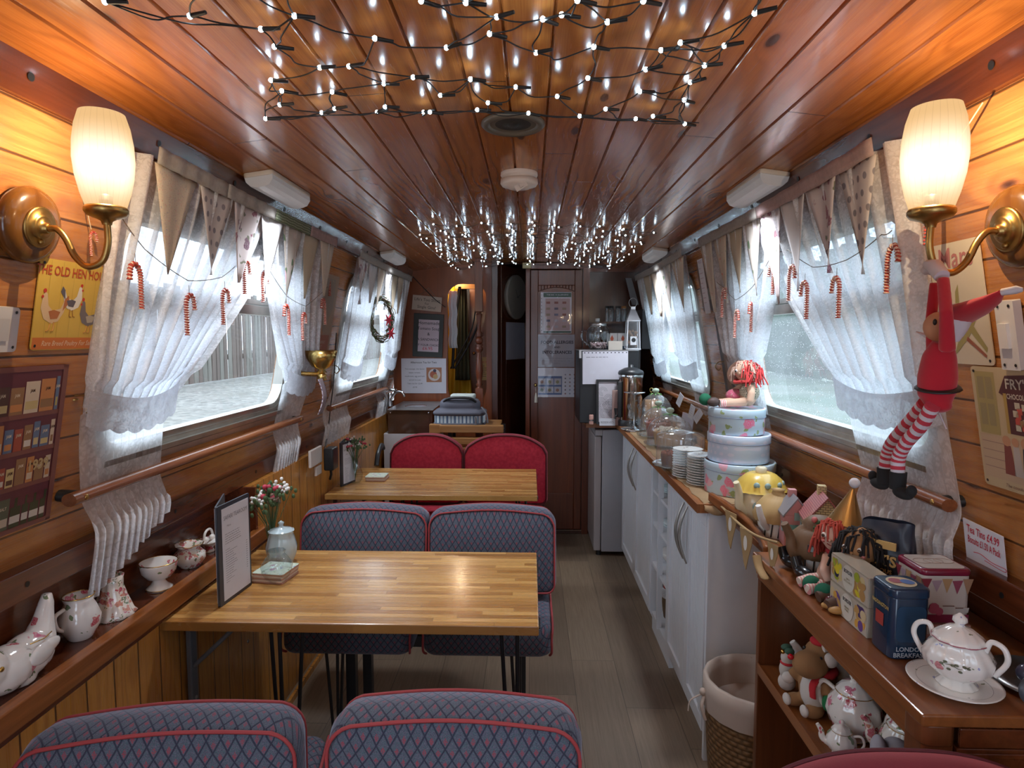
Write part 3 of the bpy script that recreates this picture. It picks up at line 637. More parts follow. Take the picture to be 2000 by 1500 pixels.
def batten(px, py, yaw, label, w_=.32, lit=True):
    c = px if isinstance(px, V) else PC(px, py); sl = -2 * .065 * (c.x + .05) / .82 ** 2
    Mb = Mx.Translation(c) @ Mx.Rotation(-math.atan(sl), 4, 'Y') @ Mx.Rotation(PI, 4, 'X')
    r = thing('ceiling_batten_light', label, 'ceiling light', M=Mb, group='ribbed ceiling batten lights')
    b = MB(plain((.60, .56, .50), .4, 'aged_white')).rbox(-.045, .045, -w_ / 2, w_ / 2, 0, .014, .012, .003); obj('base_plate', b, r)
    n_ = MB(M['diff']); prof = [(-.042, .012), (-.040, .026), (-.028, .040), (-.012, .044)] ; prof = prof + [(-a, h) for a, h in prof[::-1]]
    vs = []; N = int(w_ / .004)
    for i in range(N + 1):
        y = -w_ / 2 + .004 + (w_ - .008) * i / N; k = .0012 * (i % 2)
        vs += [(a * (1 + k * 6), y, h + k) for a, h in prof]
    q = len(prof)
    n_.add(vs, [(i * q + j, i * q + j + 1, (i + 1) * q + j + 1, (i + 1) * q + j) for i in range(N) for j in range(q - 1)]); n_.add(vs, [tuple(range(q))[::-1], tuple(N * q + j for j in range(q))])
    obj('ribbed_cover', n_, r)
    if lit: light('batten_fill', c + V((-.06 if c.x > 0 else .06, 0, -.08)), BATTEN_FILL_W, (.86, .92, 1.), .05, 'SPOT', spot_size=math.radians(134), spot_blend=1.)  # added fill spot; the batten itself is off
    return r
M['diff'] = plain((.46, .45, .46), .25, 'ribbed_acrylic', Emission_Color=(.9, .95, 1, 1), Emission_Strength=.06)  # faint glow added to the covers of unlit battens
batten(545, 360, 0, 'ribbed white batten light on the left of the ceiling, nearer of the left pair')
batten(768, 497, 0, 'small ribbed white batten light on the left, in front of the far wreath window')
batten(1477, 358, 0, 'ribbed white batten light on the right of the ceiling, nearer of the right pair')
batten(1279, 492, 0, 'small ribbed white batten light far right, before the bulkhead')
batten(V((-.6, -.3, ceil_z(-.6))), 0, 0, 'added unseen batten light for fill, behind the viewer on the left'); batten(V((.5, -.3, ceil_z(.5))), 0, 0, 'added unseen batten light for fill, behind the viewer on the right')  # added battens out of view, only for fill light
# ------------------------------------------------------------------ ceiling speaker and smoke alarm
c = PC(1002, 242, .004); m = MB(M['black']).at(Mx.Translation(c) @ Mx.Rotation(PI, 4, 'X'))
m.lathe([(.079, -.002), (.080, .003), (.074, .008), (.066, .007)], 40)
r = thing('ceiling_speaker', 'round black speaker set in the ceiling behind the near light net', 'speaker', c)
o = obj('rim', MB(plain((.10, .085, .065), .4, 'dark_rim')).at(Mx.Rotation(PI, 4, 'X')).lathe([(.079, -.002), (.080, .003), (.074, .009), (.062, .007), (.058, .002)], 40), r)
o = obj('grille', MB(plain((.012, .011, .010), .6, 'speaker_mesh')).at(Mx.Rotation(PI, 4, 'X')).lathe([(.060, .001), (.03, .003), (.014, .0035), (.013, .006), (.0001, .008)], 32), r)
c = PC(1014, 338); r = thing('smoke_alarm', 'round cream smoke alarm on the ceiling with its cover hanging a little open', 'smoke alarm', c)
wm = plain((.66, .58, .52), .45, 'cream_plastic'); A = Mx.Rotation(PI, 4, 'X')
obj('base', MB(wm).at(A).lathe([(.060, 0), (.061, .008), (.058, .014), (.050, .015), (.050, .019)], 40), r)
b = MB(wm).at(A @ Mx.Rotation(.03, 4, 'X')).lathe([(.050, .018), (.0605, .020), (.0615, .034), (.056, .042), (.036, .046), (.034, .050), (.0001, .051)], 40); b.mat(M['black'])
for k in range(-6, 7):
    if abs(k) > 1: a = -PI / 2 + k * .085; b.box(.048 * math.cos(a) - .001, .048 * math.cos(a) + .001, -.0485 * math.sin(a) * -1 - .001, .0485 * math.sin(a) + .001, .0435, .0455)
obj('cover', b, r)
b = MB(wm).at(Mx.Translation((.005, -.052, -.050)) @ Mx.Rotation(-.5, 4, 'Y')); b.box(-.02, .02, -.002, .002, -.014, .006).box(-.005, .006, -.012, .0, -.010, .0); obj('battery_flap', b, r)
c = PC(1029, 516, .03); m = MB(plain((.35, .30, .16), .5, 'brass_hatch')).box(-.03, .03, -.01, .01, -.03, .01).box(-.02, .02, -.013, -.009, -.024, -.004); single('hatch_catch', 'small dull brass catch under the ceiling where the far light net ends', 'catch', m, c, bevel=.002)
# ------------------------------------------------------------------ handrails
def rail(side, x, y0, y1, z, label):
    r = thing('handrail', label, 'handrail', (x, y0, z), group='wooden handrails below the windows')
    b = MB(M['rail']).tube([(0, .0, 0), (0, y1 - y0, 0)], .0165, 14, flat=.85); obj('bar', b, r)
    for y in (.03, y1 - y0 - .03):
        b = MB(M['black']); b.tube([(0, y, 0), (-side * -.0 + side * .05, y, .003), (side * (abs(wx(side, z) - x) + .01), y, .003)], [.014, .013, .016], 10); b.lathe([(.02, -.012), (.021, 0), (.02, .012)], 12, c=(0, y - .001, 0)) if 0 else None
        b.mat(M['brass']); b.ell((side * -.0165, y, 0), (.003, .006, .006)); obj('bracket', b, r)
    return r
rail(-1, -.965, 1.26, 2.58, 1.108, 'long wooden handrail under the near left window')
rail(-1, -.965, 2.97, 4.15, 1.105, 'wooden handrail under the far left window')
rail(1, .865, 1.29, 2.60, 1.103, 'long wooden handrail under the near right window, elf feet on it')
rail(1, .865, 2.95, 4.15, 1.103, 'wooden handrail under the far right window behind the cake domes, price cards over it')
# ------------------------------------------------------------------ tables
def table(x0, x1, y0, y1, z, label, low):
    r = thing('table', label, 'table', ((x0 + x1) / 2, (y0 + y1) / 2, 0), group='butcher block tables'); cx, cy = (x0 + x1) / 2, (y0 + y1) / 2
    t = obj('tabletop', MB(M['butcher']).box(x0 - cx, x1 - cx, y0 - cy, y1 - cy, z - .026, z), r, bevel=.003)
    for sx in (-1, 1):
        for sy in (-1, 1):
            ax = (x1 - cx - .055) if sx > 0 else (x0 - cx + .30); ay = sy * (y1 - y0 - .16) / 2
            b = MB(M['blackmet'])
            foot = V((ax + sx * -.0, ay + sy * .02, .006))
            for dx_, dy_ in (((-.045, 0), (.0, .05 * sy)) if 1 else ()): b.tube([(ax + dx_, ay + dy_, z - .028), foot + V((dx_ * .12, dy_ * .12, 0))], .0055, 8)
            if sx < 0: b.tube([(ax + .045, ay, z - .028), foot + V((.006, 0, 0))], .0055, 8)
            b.box(ax - .06, ax + .06, ay - .03, ay + .05 * sy + .01 if sy > 0 else ay + .03, z - .030, z - .027); b.ell(foot, (.011, .011, .006)); obj('hairpin_leg', b, r)
    for dy_ in ((-.16, .16) if low else (-.2,)):
        b = MB(M['greymet']); X = x0 - cx + .012; yy = dy_
        b.rbox(X, X + .014, yy - .017, yy + .017, z - .285 if dy_ < 0 else z - .20, z - .028, .004); b.box(X, X + .28, yy - .016, yy + .016, z - .036, z - .028)
        b.tube([(X + .012, yy, z - .18), (X + .16, yy, z - .04)], .007, 6); b.mat(M['steel']); b.ell((X + .015, yy, z - .27), (.003, .006, .006)); obj('wall_bracket', b, r)
    return r
table(-.953, .024, 1.53, 2.075, .72, 'near butcher-block table with menu, coasters and creamer, reaching to the left ledge', 1)
table(-.953, .036, 2.83, 3.42, .72, 'far butcher-block table in front of the red seats', 0)
# ------------------------------------------------------------------ bench seats
def seatpad(x0, x1, y0, y1, z0, z1, mat, pip, r=.035):
    b = MB(mat); nx, ny, nz = 14, 8, 6
    # superellipsoid-like cushion
    def shell(u, v):
        return None
    b.rbox(x0, x1, y0, y1, z0, z1, r, .022, 6); return b
def bench_back(parent, x0, x1, y, z0, z1, th, mat, pip, lean=.05, arch=0, name='backrest', crown=.012):
    """front-faced pad: outline in xz with rounded top corners, piping round front and back edges, top face crowned"""
    w_ = x1 - x0; rr = .055 if not arch else .03; cx = (x0 + x1) / 2
    def outline(ins=0):
        P = []
        a0, a1 = x0 + ins, x1 - ins; zt = z1 - ins; zb = z0 + ins
        for k in range(7): a = -PI / 2 - PI / 2 * k / 6; P.append((a0 + .03 + .03 * math.cos(a), zb + .03 + .03 * math.sin(a)))
        if arch:
            N = 22
            for k in range(N + 1):
                t = k / N; xx = a0 + (a1 - a0) * t; s_ = 2 * t - 1; P.append((xx, zt - arch * abs(s_) ** 2.6 - (.02 if k in (0, N) else 0)))
        else:
            for k in range(7): a = PI - PI / 2 * k / 6; P.append((a0 + rr + rr * math.cos(a), zt - crown - rr + rr * math.sin(a)))
            for k in range(1, 10): t = k / 10; P.append((a0 + rr + (a1 - a0 - 2 * rr) * t, zt - crown + crown * math.sin(PI * t)))
            for k in range(7): a = PI / 2 - PI / 2 * k / 6; P.append((a1 - rr + rr * math.cos(a), zt - crown - rr + rr * math.sin(a)))
        for k in range(7): a = 0 - PI / 2 * k / 6; P.append((a1 - .03 + .03 * math.cos(a), zb + .03 + .03 * math.sin(a)))
        return P
    def P3(p, f): return V((p[0], y + f * th + lean * (p[1] - z0) / (z1 - z0), p[1] + (0 if f in (0, 1) else 0)))
    o0, o1 = outline(0), outline(.004); n = len(o0)
    b = MB(mat[1]); rings = [(.02, outline(.006)), (.10, outline(-.003)), (.5, outline(-.008)), (.9, outline(-.003)), (.98, outline(.006))]
    vs = [P3(p, f) for f, o in rings for p in o]
    b.add(vs, [(j * n + i, (j + 1) * n + i, (j + 1) * n + (i + 1) % n, j * n + (i + 1) % n) for j in range(len(rings) - 1) for i in range(n)], True)
    b.mat(mat[0])
    for f, sg in ((.02, -1), (.98, 1)):   # puffed faces
        K = 5; R_ = []
        for k in range(K + 1):
            q = 1 - k / K * .98; R_.append([V(((p[0] - cx) * q + cx, 0, (p[1] - (z0 + z1) / 2) * q + (z0 + z1) / 2)) for p in outline(.006)])
        vs = []
        for k, ring in enumerate(R_):
            pf = f + sg * .16 * (1 - (1 - k / K) ** 3)
            vs += [P3((p.x, p.z), pf) for p in ring]
        F = [(k * n + i, k * n + (i + 1) % n, (k + 1) * n + (i + 1) % n, (k + 1) * n + i) for k in range(K) for i in range(n)] + [tuple(K * n + i for i in range(n))]
        if sg > 0: F = [tuple(reversed(f_)) for f_ in F]
        b.add(vs, F, True)
    o = obj(name, b, parent)
    for f in (.02, .98):
        c = MB(pip).tube([P3(p, f) for p in outline(-.001)], .0034, 6, closed=True); obj('piping', c, o)
    return o
def bench(label, cells, y, zt, th, fabric_, side, pip, arch, seat_y, lean=.04, rot=0, loc=(0, 0, 0), zb=.50, metal_=True, sz=.49):
    r = thing('bench_seat', label, 'bench seat', loc, rot)
    for x0, x1 in cells:
        bench_back(r, x0, x1, y, zb, zt, th, (fabric_, side), pip, lean, arch)
        s = MB(fabric_).rbox(x0 + .01, x1 - .01, min(seat_y), max(seat_y), sz - .105, sz, .05, .03, 6)
        s = obj('seat_cushion', s, r)
        for xx in (x0 + .012, x1 - .012):
            s_ = -1 if xx < (x0 + x1) / 2 else 1; yy0, yy1 = min(seat_y), max(seat_y)
            c = MB(pip).tube(bez([(xx, yy1 - .02, sz - .006), (xx, yy0 + .05, sz - .006), (xx - s_ * .004, yy0 + .006, sz - .035), (xx - s_ * .004, yy0 + .004, sz - .08), (xx - s_ * .01, yy0 + .03, sz - .103)], 5), .004, 6); obj('piping', c, s)
    ya = (min(seat_y) + max(seat_y)) / 2; xa, xb = cells[0][0], cells[-1][1]
    f = MB(M['blackmet']).box(xa + .05, xb - .05, ya - .02, ya + .02, sz - .145, sz - .106).box(xa + .05, xb - .05, max(seat_y) - .03, max(seat_y), sz - .14, sz - .106)
    for x0, x1 in cells: f.box((x0 + x1) / 2 - .015, (x0 + x1) / 2 + .015, max(seat_y) - .02, max(seat_y) - .0, sz - .12, zb + .05)
    obj('frame', f, r)
    for xx in (xa + .22 + .0, xb - .12 - .0):
        for yy in (ya - .06, max(seat_y) - .02):
            f = MB(M['blackmet']).box(xx - .0165, xx + .0165, yy - .0165, yy + .0165, .008, sz - .13).box(xx - .03, xx + .03, yy - .03, yy + .03, 0, .008); obj('leg', f, r)
    return r
bench('double bench with two blue diamond-moquette backs between the two tables', [(-.845, -.381), (-.369, .090)], 2.21, .814, .10, M['moq'], M['moq'], M['piping'], 0, (1.99, 2.34), zb=.52)
bench('right front seat with blue moquette back top in the foreground, red piping', [(-.345, .085)], 1.005, .802, .095, M['moq'], M['moq'], M['piping'], 0, (1.10, 1.44), lean=.0)
bench('left front seat with slightly turned blue moquette back in the foreground corner', [(-.225, .225)], 0, .782, .095, M['moq'], M['moq'], M['piping'], 0, (.10, .44), lean=0, rot=math.radians(9), loc=(-.63, .985, 0))
bench('pair of bright red round-topped seats behind the far table', [(-.80, -.385), (-.375, .095)], 3.50, .885, .075, M['redfab'], M['redside'], M['dkpiping'], .085, (3.25, 3.56), zb=.50)
bench('red seat whose rounded top just shows at the bottom right corner', [(.33, .77)], .775, .838, .085, M['redfab'], M['redside'], M['dkpiping'], .06, (.35, .73), zb=.5)
m = MB(M['black']).tube(bez([(-.86, 3.60, .80), (-.85, 3.52, .83), (-.845, 3.42, .80), (-.845, 3.38, .74)], 6), .014, 10); single('armrest', 'black curved armrest at the left of the red seats', 'armrest', m)
# ------------------------------------------------------------------ lace curtains
def sm(t): t = max(0, min(1, t)); return t * t * (3 - 2 * t)
def curtain(side, top, tie, bot, ztie, zbot, label, seed, folds=9, scall=5):
    """top/tie/bot: (y_near, y_far); zbot: (near, far)"""
    ym = (top[0] + top[1]) / 2
    r = thing('lace_curtain', label, 'curtain', (wx(side, 1.85) - side * .03, ym, 1.85), group='white lace curtains'); R0 = r.location.copy()
    rnd = random.Random(seed); ph = [rnd.uniform(0, 6.28) for _ in range(4)]; ztop = 1.845
    def P(u, v):
        # v 0 top .. 1 bottom ; tie at v=.56
        vt = .56
        if v < vt:
            t = v / vt; k = t ** 1.7 * .75 + .25 * sm(t); a = top[0] + (tie[0] - top[0]) * k; b = top[1] + (tie[1] - top[1]) * k; z = ztop + (ztie - ztop) * t; pinch = 1 - .0 * t
            z -= (.02 * math.sin(PI * u)) * t
        else:
            t = (v - vt) / (1 - vt); k = sm(min(1, t * 1.3)); a = tie[0] + (bot[0] - tie[0]) * k; b = tie[1] + (bot[1] - tie[1]) * k
            zb = zbot[0] + (zbot[1] - zbot[0]) * u - (.012 * abs(math.sin(PI * u * scall))) * t; z = ztie + (zb - ztie) * t - .0 
        y = a + (b - a) * u
        dens = abs(top[1] - top[0]) / max(abs(b - a), .05)
        amp = .011 + .012 * min(1.6, dens - .3 if dens > .6 else .3)
        if v > vt: amp = .014 + .012 * (v - vt) / (1 - vt)
        if abs(v - vt) < .05: amp *= .55
        f = math.sin(folds * 2 * PI * u + ph[0] + .8 * math.sin(3 * v + ph[1])) + .45 * math.sin(folds * 3.7 * PI * u + ph[2] + 2 * v)
        off = .034 + amp * f * .8 + (.012 if v > vt else 0)
        off = (max(.006, min(off, .024)) + .036 * sm((1.10 - z) / .10) + (.006 * f if z < 1.03 else 0)) if v > vt else off
        y += .006 * math.cos(folds * 2 * PI * u + ph[3]) 
        return V((wx(side, z) - side * max(off, .012), y, z)) - R0
    nu, nv = 90, 60; hemv = 53
    def sub(v0, v1, n, mat, nm, par):
        b = MB(mat).grid(lambda u, v: P(u, v0 + (v1 - v0) * v), nu, n); return obj(nm, b, par)
    sub(0, .56, 34, M['lace'], 'drape', r); sub(.56, .93, 22, M['lacelow'], 'lower_fall', r); sub(.93, 1, 6, M['lacehem'], 'scalloped_hem', r)
    # tie-back band
    b = MB(M['band'])
    def B(u, v):
        k = .9 + .2 * 0; y = tie[0] - .012 + (tie[1] - tie[0] + .024) * u; z = ztie + .038 - .075 * v - (.008 * abs(math.sin(PI * u * 6)) * (v > .95)) - .03 * math.sin(PI * u)
        bulge = .034 + .024 * math.sin(PI * min(1, max(0, u))) ** .5
        return V((wx(side, z) - side * (bulge + .012), y, z)) - R0
    b.grid(B, 36, 6); t = obj('tieback', b, r, 'grey lace tie-back band')
    return r
def hook(side, y, z, label):
    m = MB(M['brass']); m.tube(bez([(-side * 0, 0, .01), (-side * .03, .005, .008), (-side * .045, .0, -.012), (-side * .03, 0, -.028), (-side * .02, .0, -.018)], 5), .0022, 6).lathe([(.007, 0), (.007, .003)], 10)
    single('curtain_hook', label, 'hook', m, (wx(side, z), y, z), group='small brass curtain hooks')
curtain(-1, (1.28, 2.10), (1.29, 1.60), (1.345, 1.62), 1.30, (.855, .985), 'lace curtain at the near side of the left window, tied back with a grey band', 1, 11)
curtain(-1, (1.98, 2.64), (2.38, 2.68), (2.34, 2.58), 1.28, (.90, .875), 'lace curtain at the far side of the near left window', 2, 9)
curtain(-1, (3.06, 3.62), (3.06, 3.42), (2.90, 3.32), 1.29, (.90, .915), 'lace curtain at the near side of the far left window', 3, 8)
curtain(-1, (3.60, 4.30), (3.98, 4.30), (3.95, 4.22), 1.30, (.90, .90), 'lace curtain below the wreath at the far left window', 4, 8)
curtain(1, (1.27, 2.10), (1.29, 1.70), (1.28, 1.66), 1.31, (.965, .925), 'lace curtain behind the red elf at the near right window', 5, 11)
curtain(1, (1.96, 2.72), (2.32, 2.60), (2.29, 2.52), 1.33, (.90, .90), 'lace curtain behind the rag doll at the near right window', 6, 9)
curtain(1, (3.06, 3.62), (3.13, 3.46), (3.05, 3.35), 1.29, (1.06, 1.08), 'lace curtain at the near side of the far right window', 7, 8)
curtain(1, (3.55, 4.26), (3.86, 4.20), (3.9, 4.15), 1.27, (1.06, 1.06), 'lace curtain at the forward side of the far right window', 8, 8)
hook(-1, 1.30, 1.315, 'small brass curtain hook left of the near left window tie-back'); hook(1, 2.80, 1.33, 'small brass curtain hook beside the doll curtain'); hook(-1, 3.02, 1.30, 'small brass curtain hook beside the electric cable')
# ------------------------------------------------------------------ bunting over the windows
BM = dict(cream=floral('cream_sprig_cotton', (.55, .47, .38), ((.55, .20, .20), (.25, .25, .35)), 130, .25, .5, .8), polka=dotty('grey_spot_cotton', (.55, .50, .48), (.22, .20, .22), .034, .20, .8, (1, 2)),
    dark=floral('dark_rose_cotton', (.56, .50, .50), ((.12, .04, .08), (.25, .08, .12)), 26, .30, .6, .8, (.10, .12, .06)), lily=floral('lily_cotton', (.52, .47, .42), ((.72, .40, .46), (.62, .55, .5)), 16, .30, .5, .8, (.07, .17, .06)),
    plainc=plain((.50, .42, .31), .85, 'plain_linen'), red=floral('red_sprig_cotton', (.56, .46, .36), ((.65, .12, .08), (.65, .2, .15)), 40, .22, .35, .8), green=dotty('green_spot_cotton', (.10, .13, .07), (.42, .42, .34), .008, .22, .8, (1, 2)), pale=plain((.60, .58, .58), .85, 'pale_cotton'))
TAPE = lace('crochet_tape', .93, 160, (.60, .57, .54)); TAPEG = BM['green']; TAPEP = lace('pink_tape', .93, 120, (.62, .48, .47))
def bunting(side, y0, y1, kinds, lens, label, z=1.852, tape=None):
    r = thing('bunting', label, 'bunting', (wx(side, z) - side * .055, y0, z), group='fabric bunting along the window tops'); R0 = r.location.copy(); n = len(kinds); L = (y1 - y0) / n
    def W_(y, zz, off=0): return V((wx(side, zz) - side * (.055 + off), y, zz)) - R0
    sag = lambda y: -.006 * math.sin(PI * ((y - y0) / (y1 - y0))) 
    mats = tape or [TAPE]; K = len(mats)
    for k in range(K):
        a, b_ = y0 + (y1 - y0) * k / K, y0 + (y1 - y0) * (k + 1) / K
        obj('tape', MB(mats[k]).grid(lambda u, v: W_(a + (b_ - a) * u, z + .014 + sag(a + (b_ - a) * u) - .036 * v, .004 + .002 * math.sin(30 * u)), 24, 3), r, solid=.0015)
    rnd = random.Random(n * 7 + int(y0 * 10) + side)
    for k, kd in enumerate(kinds):
        a = y0 + L * k + .006; b_ = a + L - .010; ln = lens[k % len(lens)]; tip = (a + b_) / 2 + rnd.uniform(-.02, .02); tw = rnd.uniform(-.02, .02)
        def F(u, v):
            y = (a + (b_ - a) * u) * (1 - v) + tip * v; zz = z - .018 + sag(y) - ln * v
            return W_(y, zz, -.006 + .005 * math.sin(PI * u * 2 + k) * (1 - v) + tw * (u - .5) * v + .012 * v)
        obj('pennant', MB(BM[kd]).grid(F, 8, 8), r, solid=.0012)
    return r
bunting(-1, 1.38, 2.66, ['cream', 'polka', 'dark', 'pale', 'lily', 'plainc', 'cream'], [.235, .215, .22, .24, .26], 'patchwork bunting over the near left window', tape=[TAPE, TAPE, TAPEG, TAPEP])
bunting(-1, 3.02, 4.34, ['dark', 'pale', 'cream', 'polka', 'plainc', 'red', 'pale'], [.22, .20, .23], 'bunting over the far left window by the wreath')
bunting(1, 1.36, 2.72, ['polka', 'dark', 'pale', 'dark', 'lily', 'plainc', 'red', 'cream'], [.24, .22, .25, .28], 'patchwork bunting over the near right window', tape=[TAPEP, TAPE])
bunting(1, 3.02, 4.34, ['red', 'lily', 'cream', 'plainc', 'pale'], [.26, .24], 'bunting over the far right window by the microwave')
# ------------------------------------------------------------------ candy cane garlands
def cane_mesh():
    b = MB(); P = bez([(0, 0, -.118), (0, 0, -.07), (0, 0, -.018), (0, .010, .006), (0, .026, .014), (0, .042, .005), (0, .049, -.02), (0, .050, -.036)], 10)
    red, wht = plain((.36, .035, .02), .3, 'candy_red', Coat_Weight=.5), plain((.80, .62, .52), .3, 'candy_white', Coat_Weight=.5)
    L = 0; Q = [P[0]]
    pts = []; step = .0011
    for a, c in zip(P, P[1:]):
        d = (c - a).length; n = max(1, int(d / step))
        pts += [a + (c - a) * k / n for k in range(n)]
    N = len(pts); rr = [.0072 + .0016 * math.sin(i * step / .0072 * 2 * PI) for i in range(N)]
    b.mat(red); b0 = len(b.f); b.tube(pts, rr, 10); b.mats.append(wht)
    for fi in range(b0, len(b.f)):
        i = (fi - b0) // 10; k = (fi - b0) % 10
        if ((i * step / .0072 + k / 10.) % 1.) < .36: b.fm[fi] = 1
    return b.mesh('candy_cane')
CANE = cane_mesh()
def garland(x, pix, canes, label, side, glab):
    """pix: string waypoints in the photo, hung in the plane X=x; canes: (px, py top, py bottom, turn)"""
    pts = [PX(a, b, x) for a, b in pix]; R0 = pts[0]
    P = []
    for a, b in zip(pts, pts[1:]):
        P += [a + (b - a) * k / 6 + V((0, 0, -.004 * math.sin(PI * k / 6))) for k in range(6)]
    P.append(pts[-1]); m = MB(plain((.16, .13, .11), .8, 'twine')).tube([p - R0 for p in P], .0011, 5)
    single('garland_string', label, 'string', m, R0)
    for i, (cx, ct, cb, turn) in enumerate(canes):
        t = PX(cx, ct, x); b_ = PX(cx, cb, x); s = (t.z - b_.z) / .132
        o = bpy.data.objects.new('candy_cane', CANE); COL.objects.link(o)
        o.location = (t.x, t.y, t.z - .014 * s); o.rotation_euler = (0, 0, math.radians(turn)); o.scale = (s,) * 3
        tag(o, glab[i], 'candy cane', 'red and white twisted candy canes')
        # the little loop of string belongs to the cane
        st = MB(plain((.16, .13, .11), .8, 'twine')).tube([(0, .02, .02), (0, .02 - .0, .045)], .0009, 4); obj('hanging_loop', st, o)
garland(-.86, [(225, 405), (283, 487), (367, 548), (434, 541), (478, 500), (505, 470), (522, 520), (560, 578), (597, 598), (640, 560)],
    [(273, 517, 604, 180), (363, 575, 655, 0), (434, 565, 634, 0), (476, 509, 574, 0), (512, 530, 590, 0), (563, 597, 655, 180), (590, 612, 665, 0), (634, 585, 634, 180)],
    'thin twine garland of candy canes across the near left window', -1,
    ['candy cane on the left garland nearest the left lamp', 'candy cane hanging before the tied near curtain, second on the left garland', 'candy cane hanging over the left edge of the clear left pane', 'candy cane hanging highest, above the hopper bar of the left window', 'candy cane right beside the highest one on the left garland', 'candy cane facing left over the far curtain of the left window', 'candy cane lowest on the left garland over the far curtain', 'candy cane facing left at the far end of the left garland'])
m = MB(plain((.5, .42, .3), .8, 'cord')).tube([PX(650, 478, -.905), PX(643, 515, -.9)], .001, 5); single('cane_cord', 'thin cord holding one candy cane on the planks between the left windows', 'string', m)
for (cx, ct, cb, X_, tn, lb) in ((643, 531, 578, -.90, 0, 'candy cane hanging alone on the planks between the two left windows'), (176, 452, 500, -.89, 0, 'candy cane half hidden behind the left lamp')):
    t = PX(cx, ct, X_); s = (ct - cb) and (PX(cx, ct, X_).z - PX(cx, cb, X_).z) / .132; o = bpy.data.objects.new('candy_cane', CANE); COL.objects.link(o); o.location = t + V((0, 0, -.014 * s)); o.scale = (s,) * 3; o.rotation_euler = (0, 0, math.radians(tn)); tag(o, lb, 'candy cane', 'red and white twisted candy canes')
m = MB(plain((.5, .42, .3), .8, 'cord')).tube([PX(119, 234, -.88), PX(140, 280, -.885), PX(178, 448, -.89)], .0011, 5); single('cane_cord', 'pale cord from a nail above the left lamp down to a hidden candy cane', 'string', m)
garland(.755, [(1395, 545), (1412, 560), (1437, 586), (1470, 560), (1512, 490), (1540, 488), (1588, 522), (1653, 508), (1722, 458), (1742, 450)],
    [(1436, 607, 660, 180), (1468, 593, 649, 150), (1511, 517, 575, 0), (1542, 521, 588, 180), (1577, 550, 623, 0), (1640, 541, 621, 0), (1735, 482, 573, 180), (1411, 565, 620, 180)],
    'thin twine garland of candy canes across the near right window', 1,
    ['candy cane facing left over the far curtain on the right garland', 'candy cane seen edge-on over the far curtain on the right garland', 'candy cane hanging by the dark hopper of the right window, left one', 'candy cane hanging by the dark hopper of the right window, right one', 'candy cane hanging over the clear pane of the right window', 'large candy cane before the near lace curtain at right', 'orange-lit candy cane just left of the lamp the elf hangs on', 'candy cane over the posters at the far end of the right garland'])
for (cx, ct, cb, X_, tn, lb) in ((1394, 530, 577, .76, 180, 'candy cane hanging before the white price list between the right windows'), (1815, 372, 478, .70, 0, 'candy cane hanging from a cord just right of the right lamp shade')):
    t = PX(cx, ct, X_); s = (PX(cx, ct, X_).z - PX(cx, cb, X_).z) / .132; o = bpy.data.objects.new('candy_cane', CANE); COL.objects.link(o); o.location = t + V((0, 0, -.014 * s)); o.scale = (s,) * 3; o.rotation_euler = (0, 0, math.radians(tn)); tag(o, lb, 'candy cane', 'red and white twisted candy canes')
m = MB(plain((.6, .48, .32), .8, 'cord2')).tube([PX(1920, 200, .745), PX(1862, 288, .73), PX(1832, 335, .71), PX(1830, 372, .70)], .0013, 5); single('cane_cord', 'pale twisted cord from a nail above the right lamp down to a candy cane', 'string', m)
# ------------------------------------------------------------------ wreath, cable, socket
wc = PX(745, 622, -.845); m = MB(); rr = random.Random(3); tw = [plain((.10, .06, .035), .9, 'twig'), plain((.07, .10, .04), .9, 'moss'), plain((.17, .13, .08), .9, 'straw')]
for k in range(260):
    a = rr.uniform(0, 2 * PI); r0 = .115 + rr.gauss(0, .012); da = rr.uniform(.25, .6); m.mat(tw[rr.randrange(3)])
    m.tube([(rr.gauss(0, .008), r0 * math.cos(a + da * t) * .72, (r0 + rr.gauss(0, .003)) * math.sin(a + da * t)) for t in (0, .5, 1)], .0022, 4)
Wr = thing('wreath', 'twig wreath with red stars hanging before the far left lace curtain', 'wreath', wc, math.radians(-32)); obj('twig_ring', m, Wr)
for py, pz in ((.03, -.01), (.05, -.085)):
    s = MB(plain((.55, .02, .05), .6, 'red_star')); P = []
    for k in range(12): r_ = .036 if k % 2 == 0 else .012; a = k * PI / 6; P.append((r_ * math.cos(a), r_ * math.sin(a)))
    s.at(basis((.022, py, pz), (0, 1, 0), (0, 0, 1), (1, 0, 0))).prism(P, 0, .006); obj('red_star', s, Wr)
m = MB(M['cable']).tube(bez([PX(657, 650, -.93), PX(652, 740, -.955), PX(645, 800, -.965), PX(640, 850, -.975), PX(634, 880, -.95), PX(638, 900, -.93)], 8), .0028, 6); single('power_cable', 'thin black cable running down beside the far left curtain to the plug', 'cable', m)
sk = PX(613, 893, -.945); r = thing('wall_socket', 'white plastic wall socket on the pine boards below the handrail', 'socket', sk)
obj('plate', MB(plain((.62, .56, .52), .4, 'socket_plastic')).box(0, .012, -.07, .075, -.035, .04), r, bevel=.003); obj('lower_plate', MB(plain((.62, .56, .52), .4, 'socket_plastic')).box(0, .010, .0, .07, -.085, -.045), r, bevel=.002)
m = MB(M['black']).rbox(0, .045, -.04, .04, -.05, .05, .008, .006).tube([(.02, 0, -.05), (.02, .005, -.075), (.012, .01, -.10)], .006, 8); single('plug_adaptor', 'black plug adaptor pushed into the white wall socket', 'plug', m, PX(637, 895, -.93))
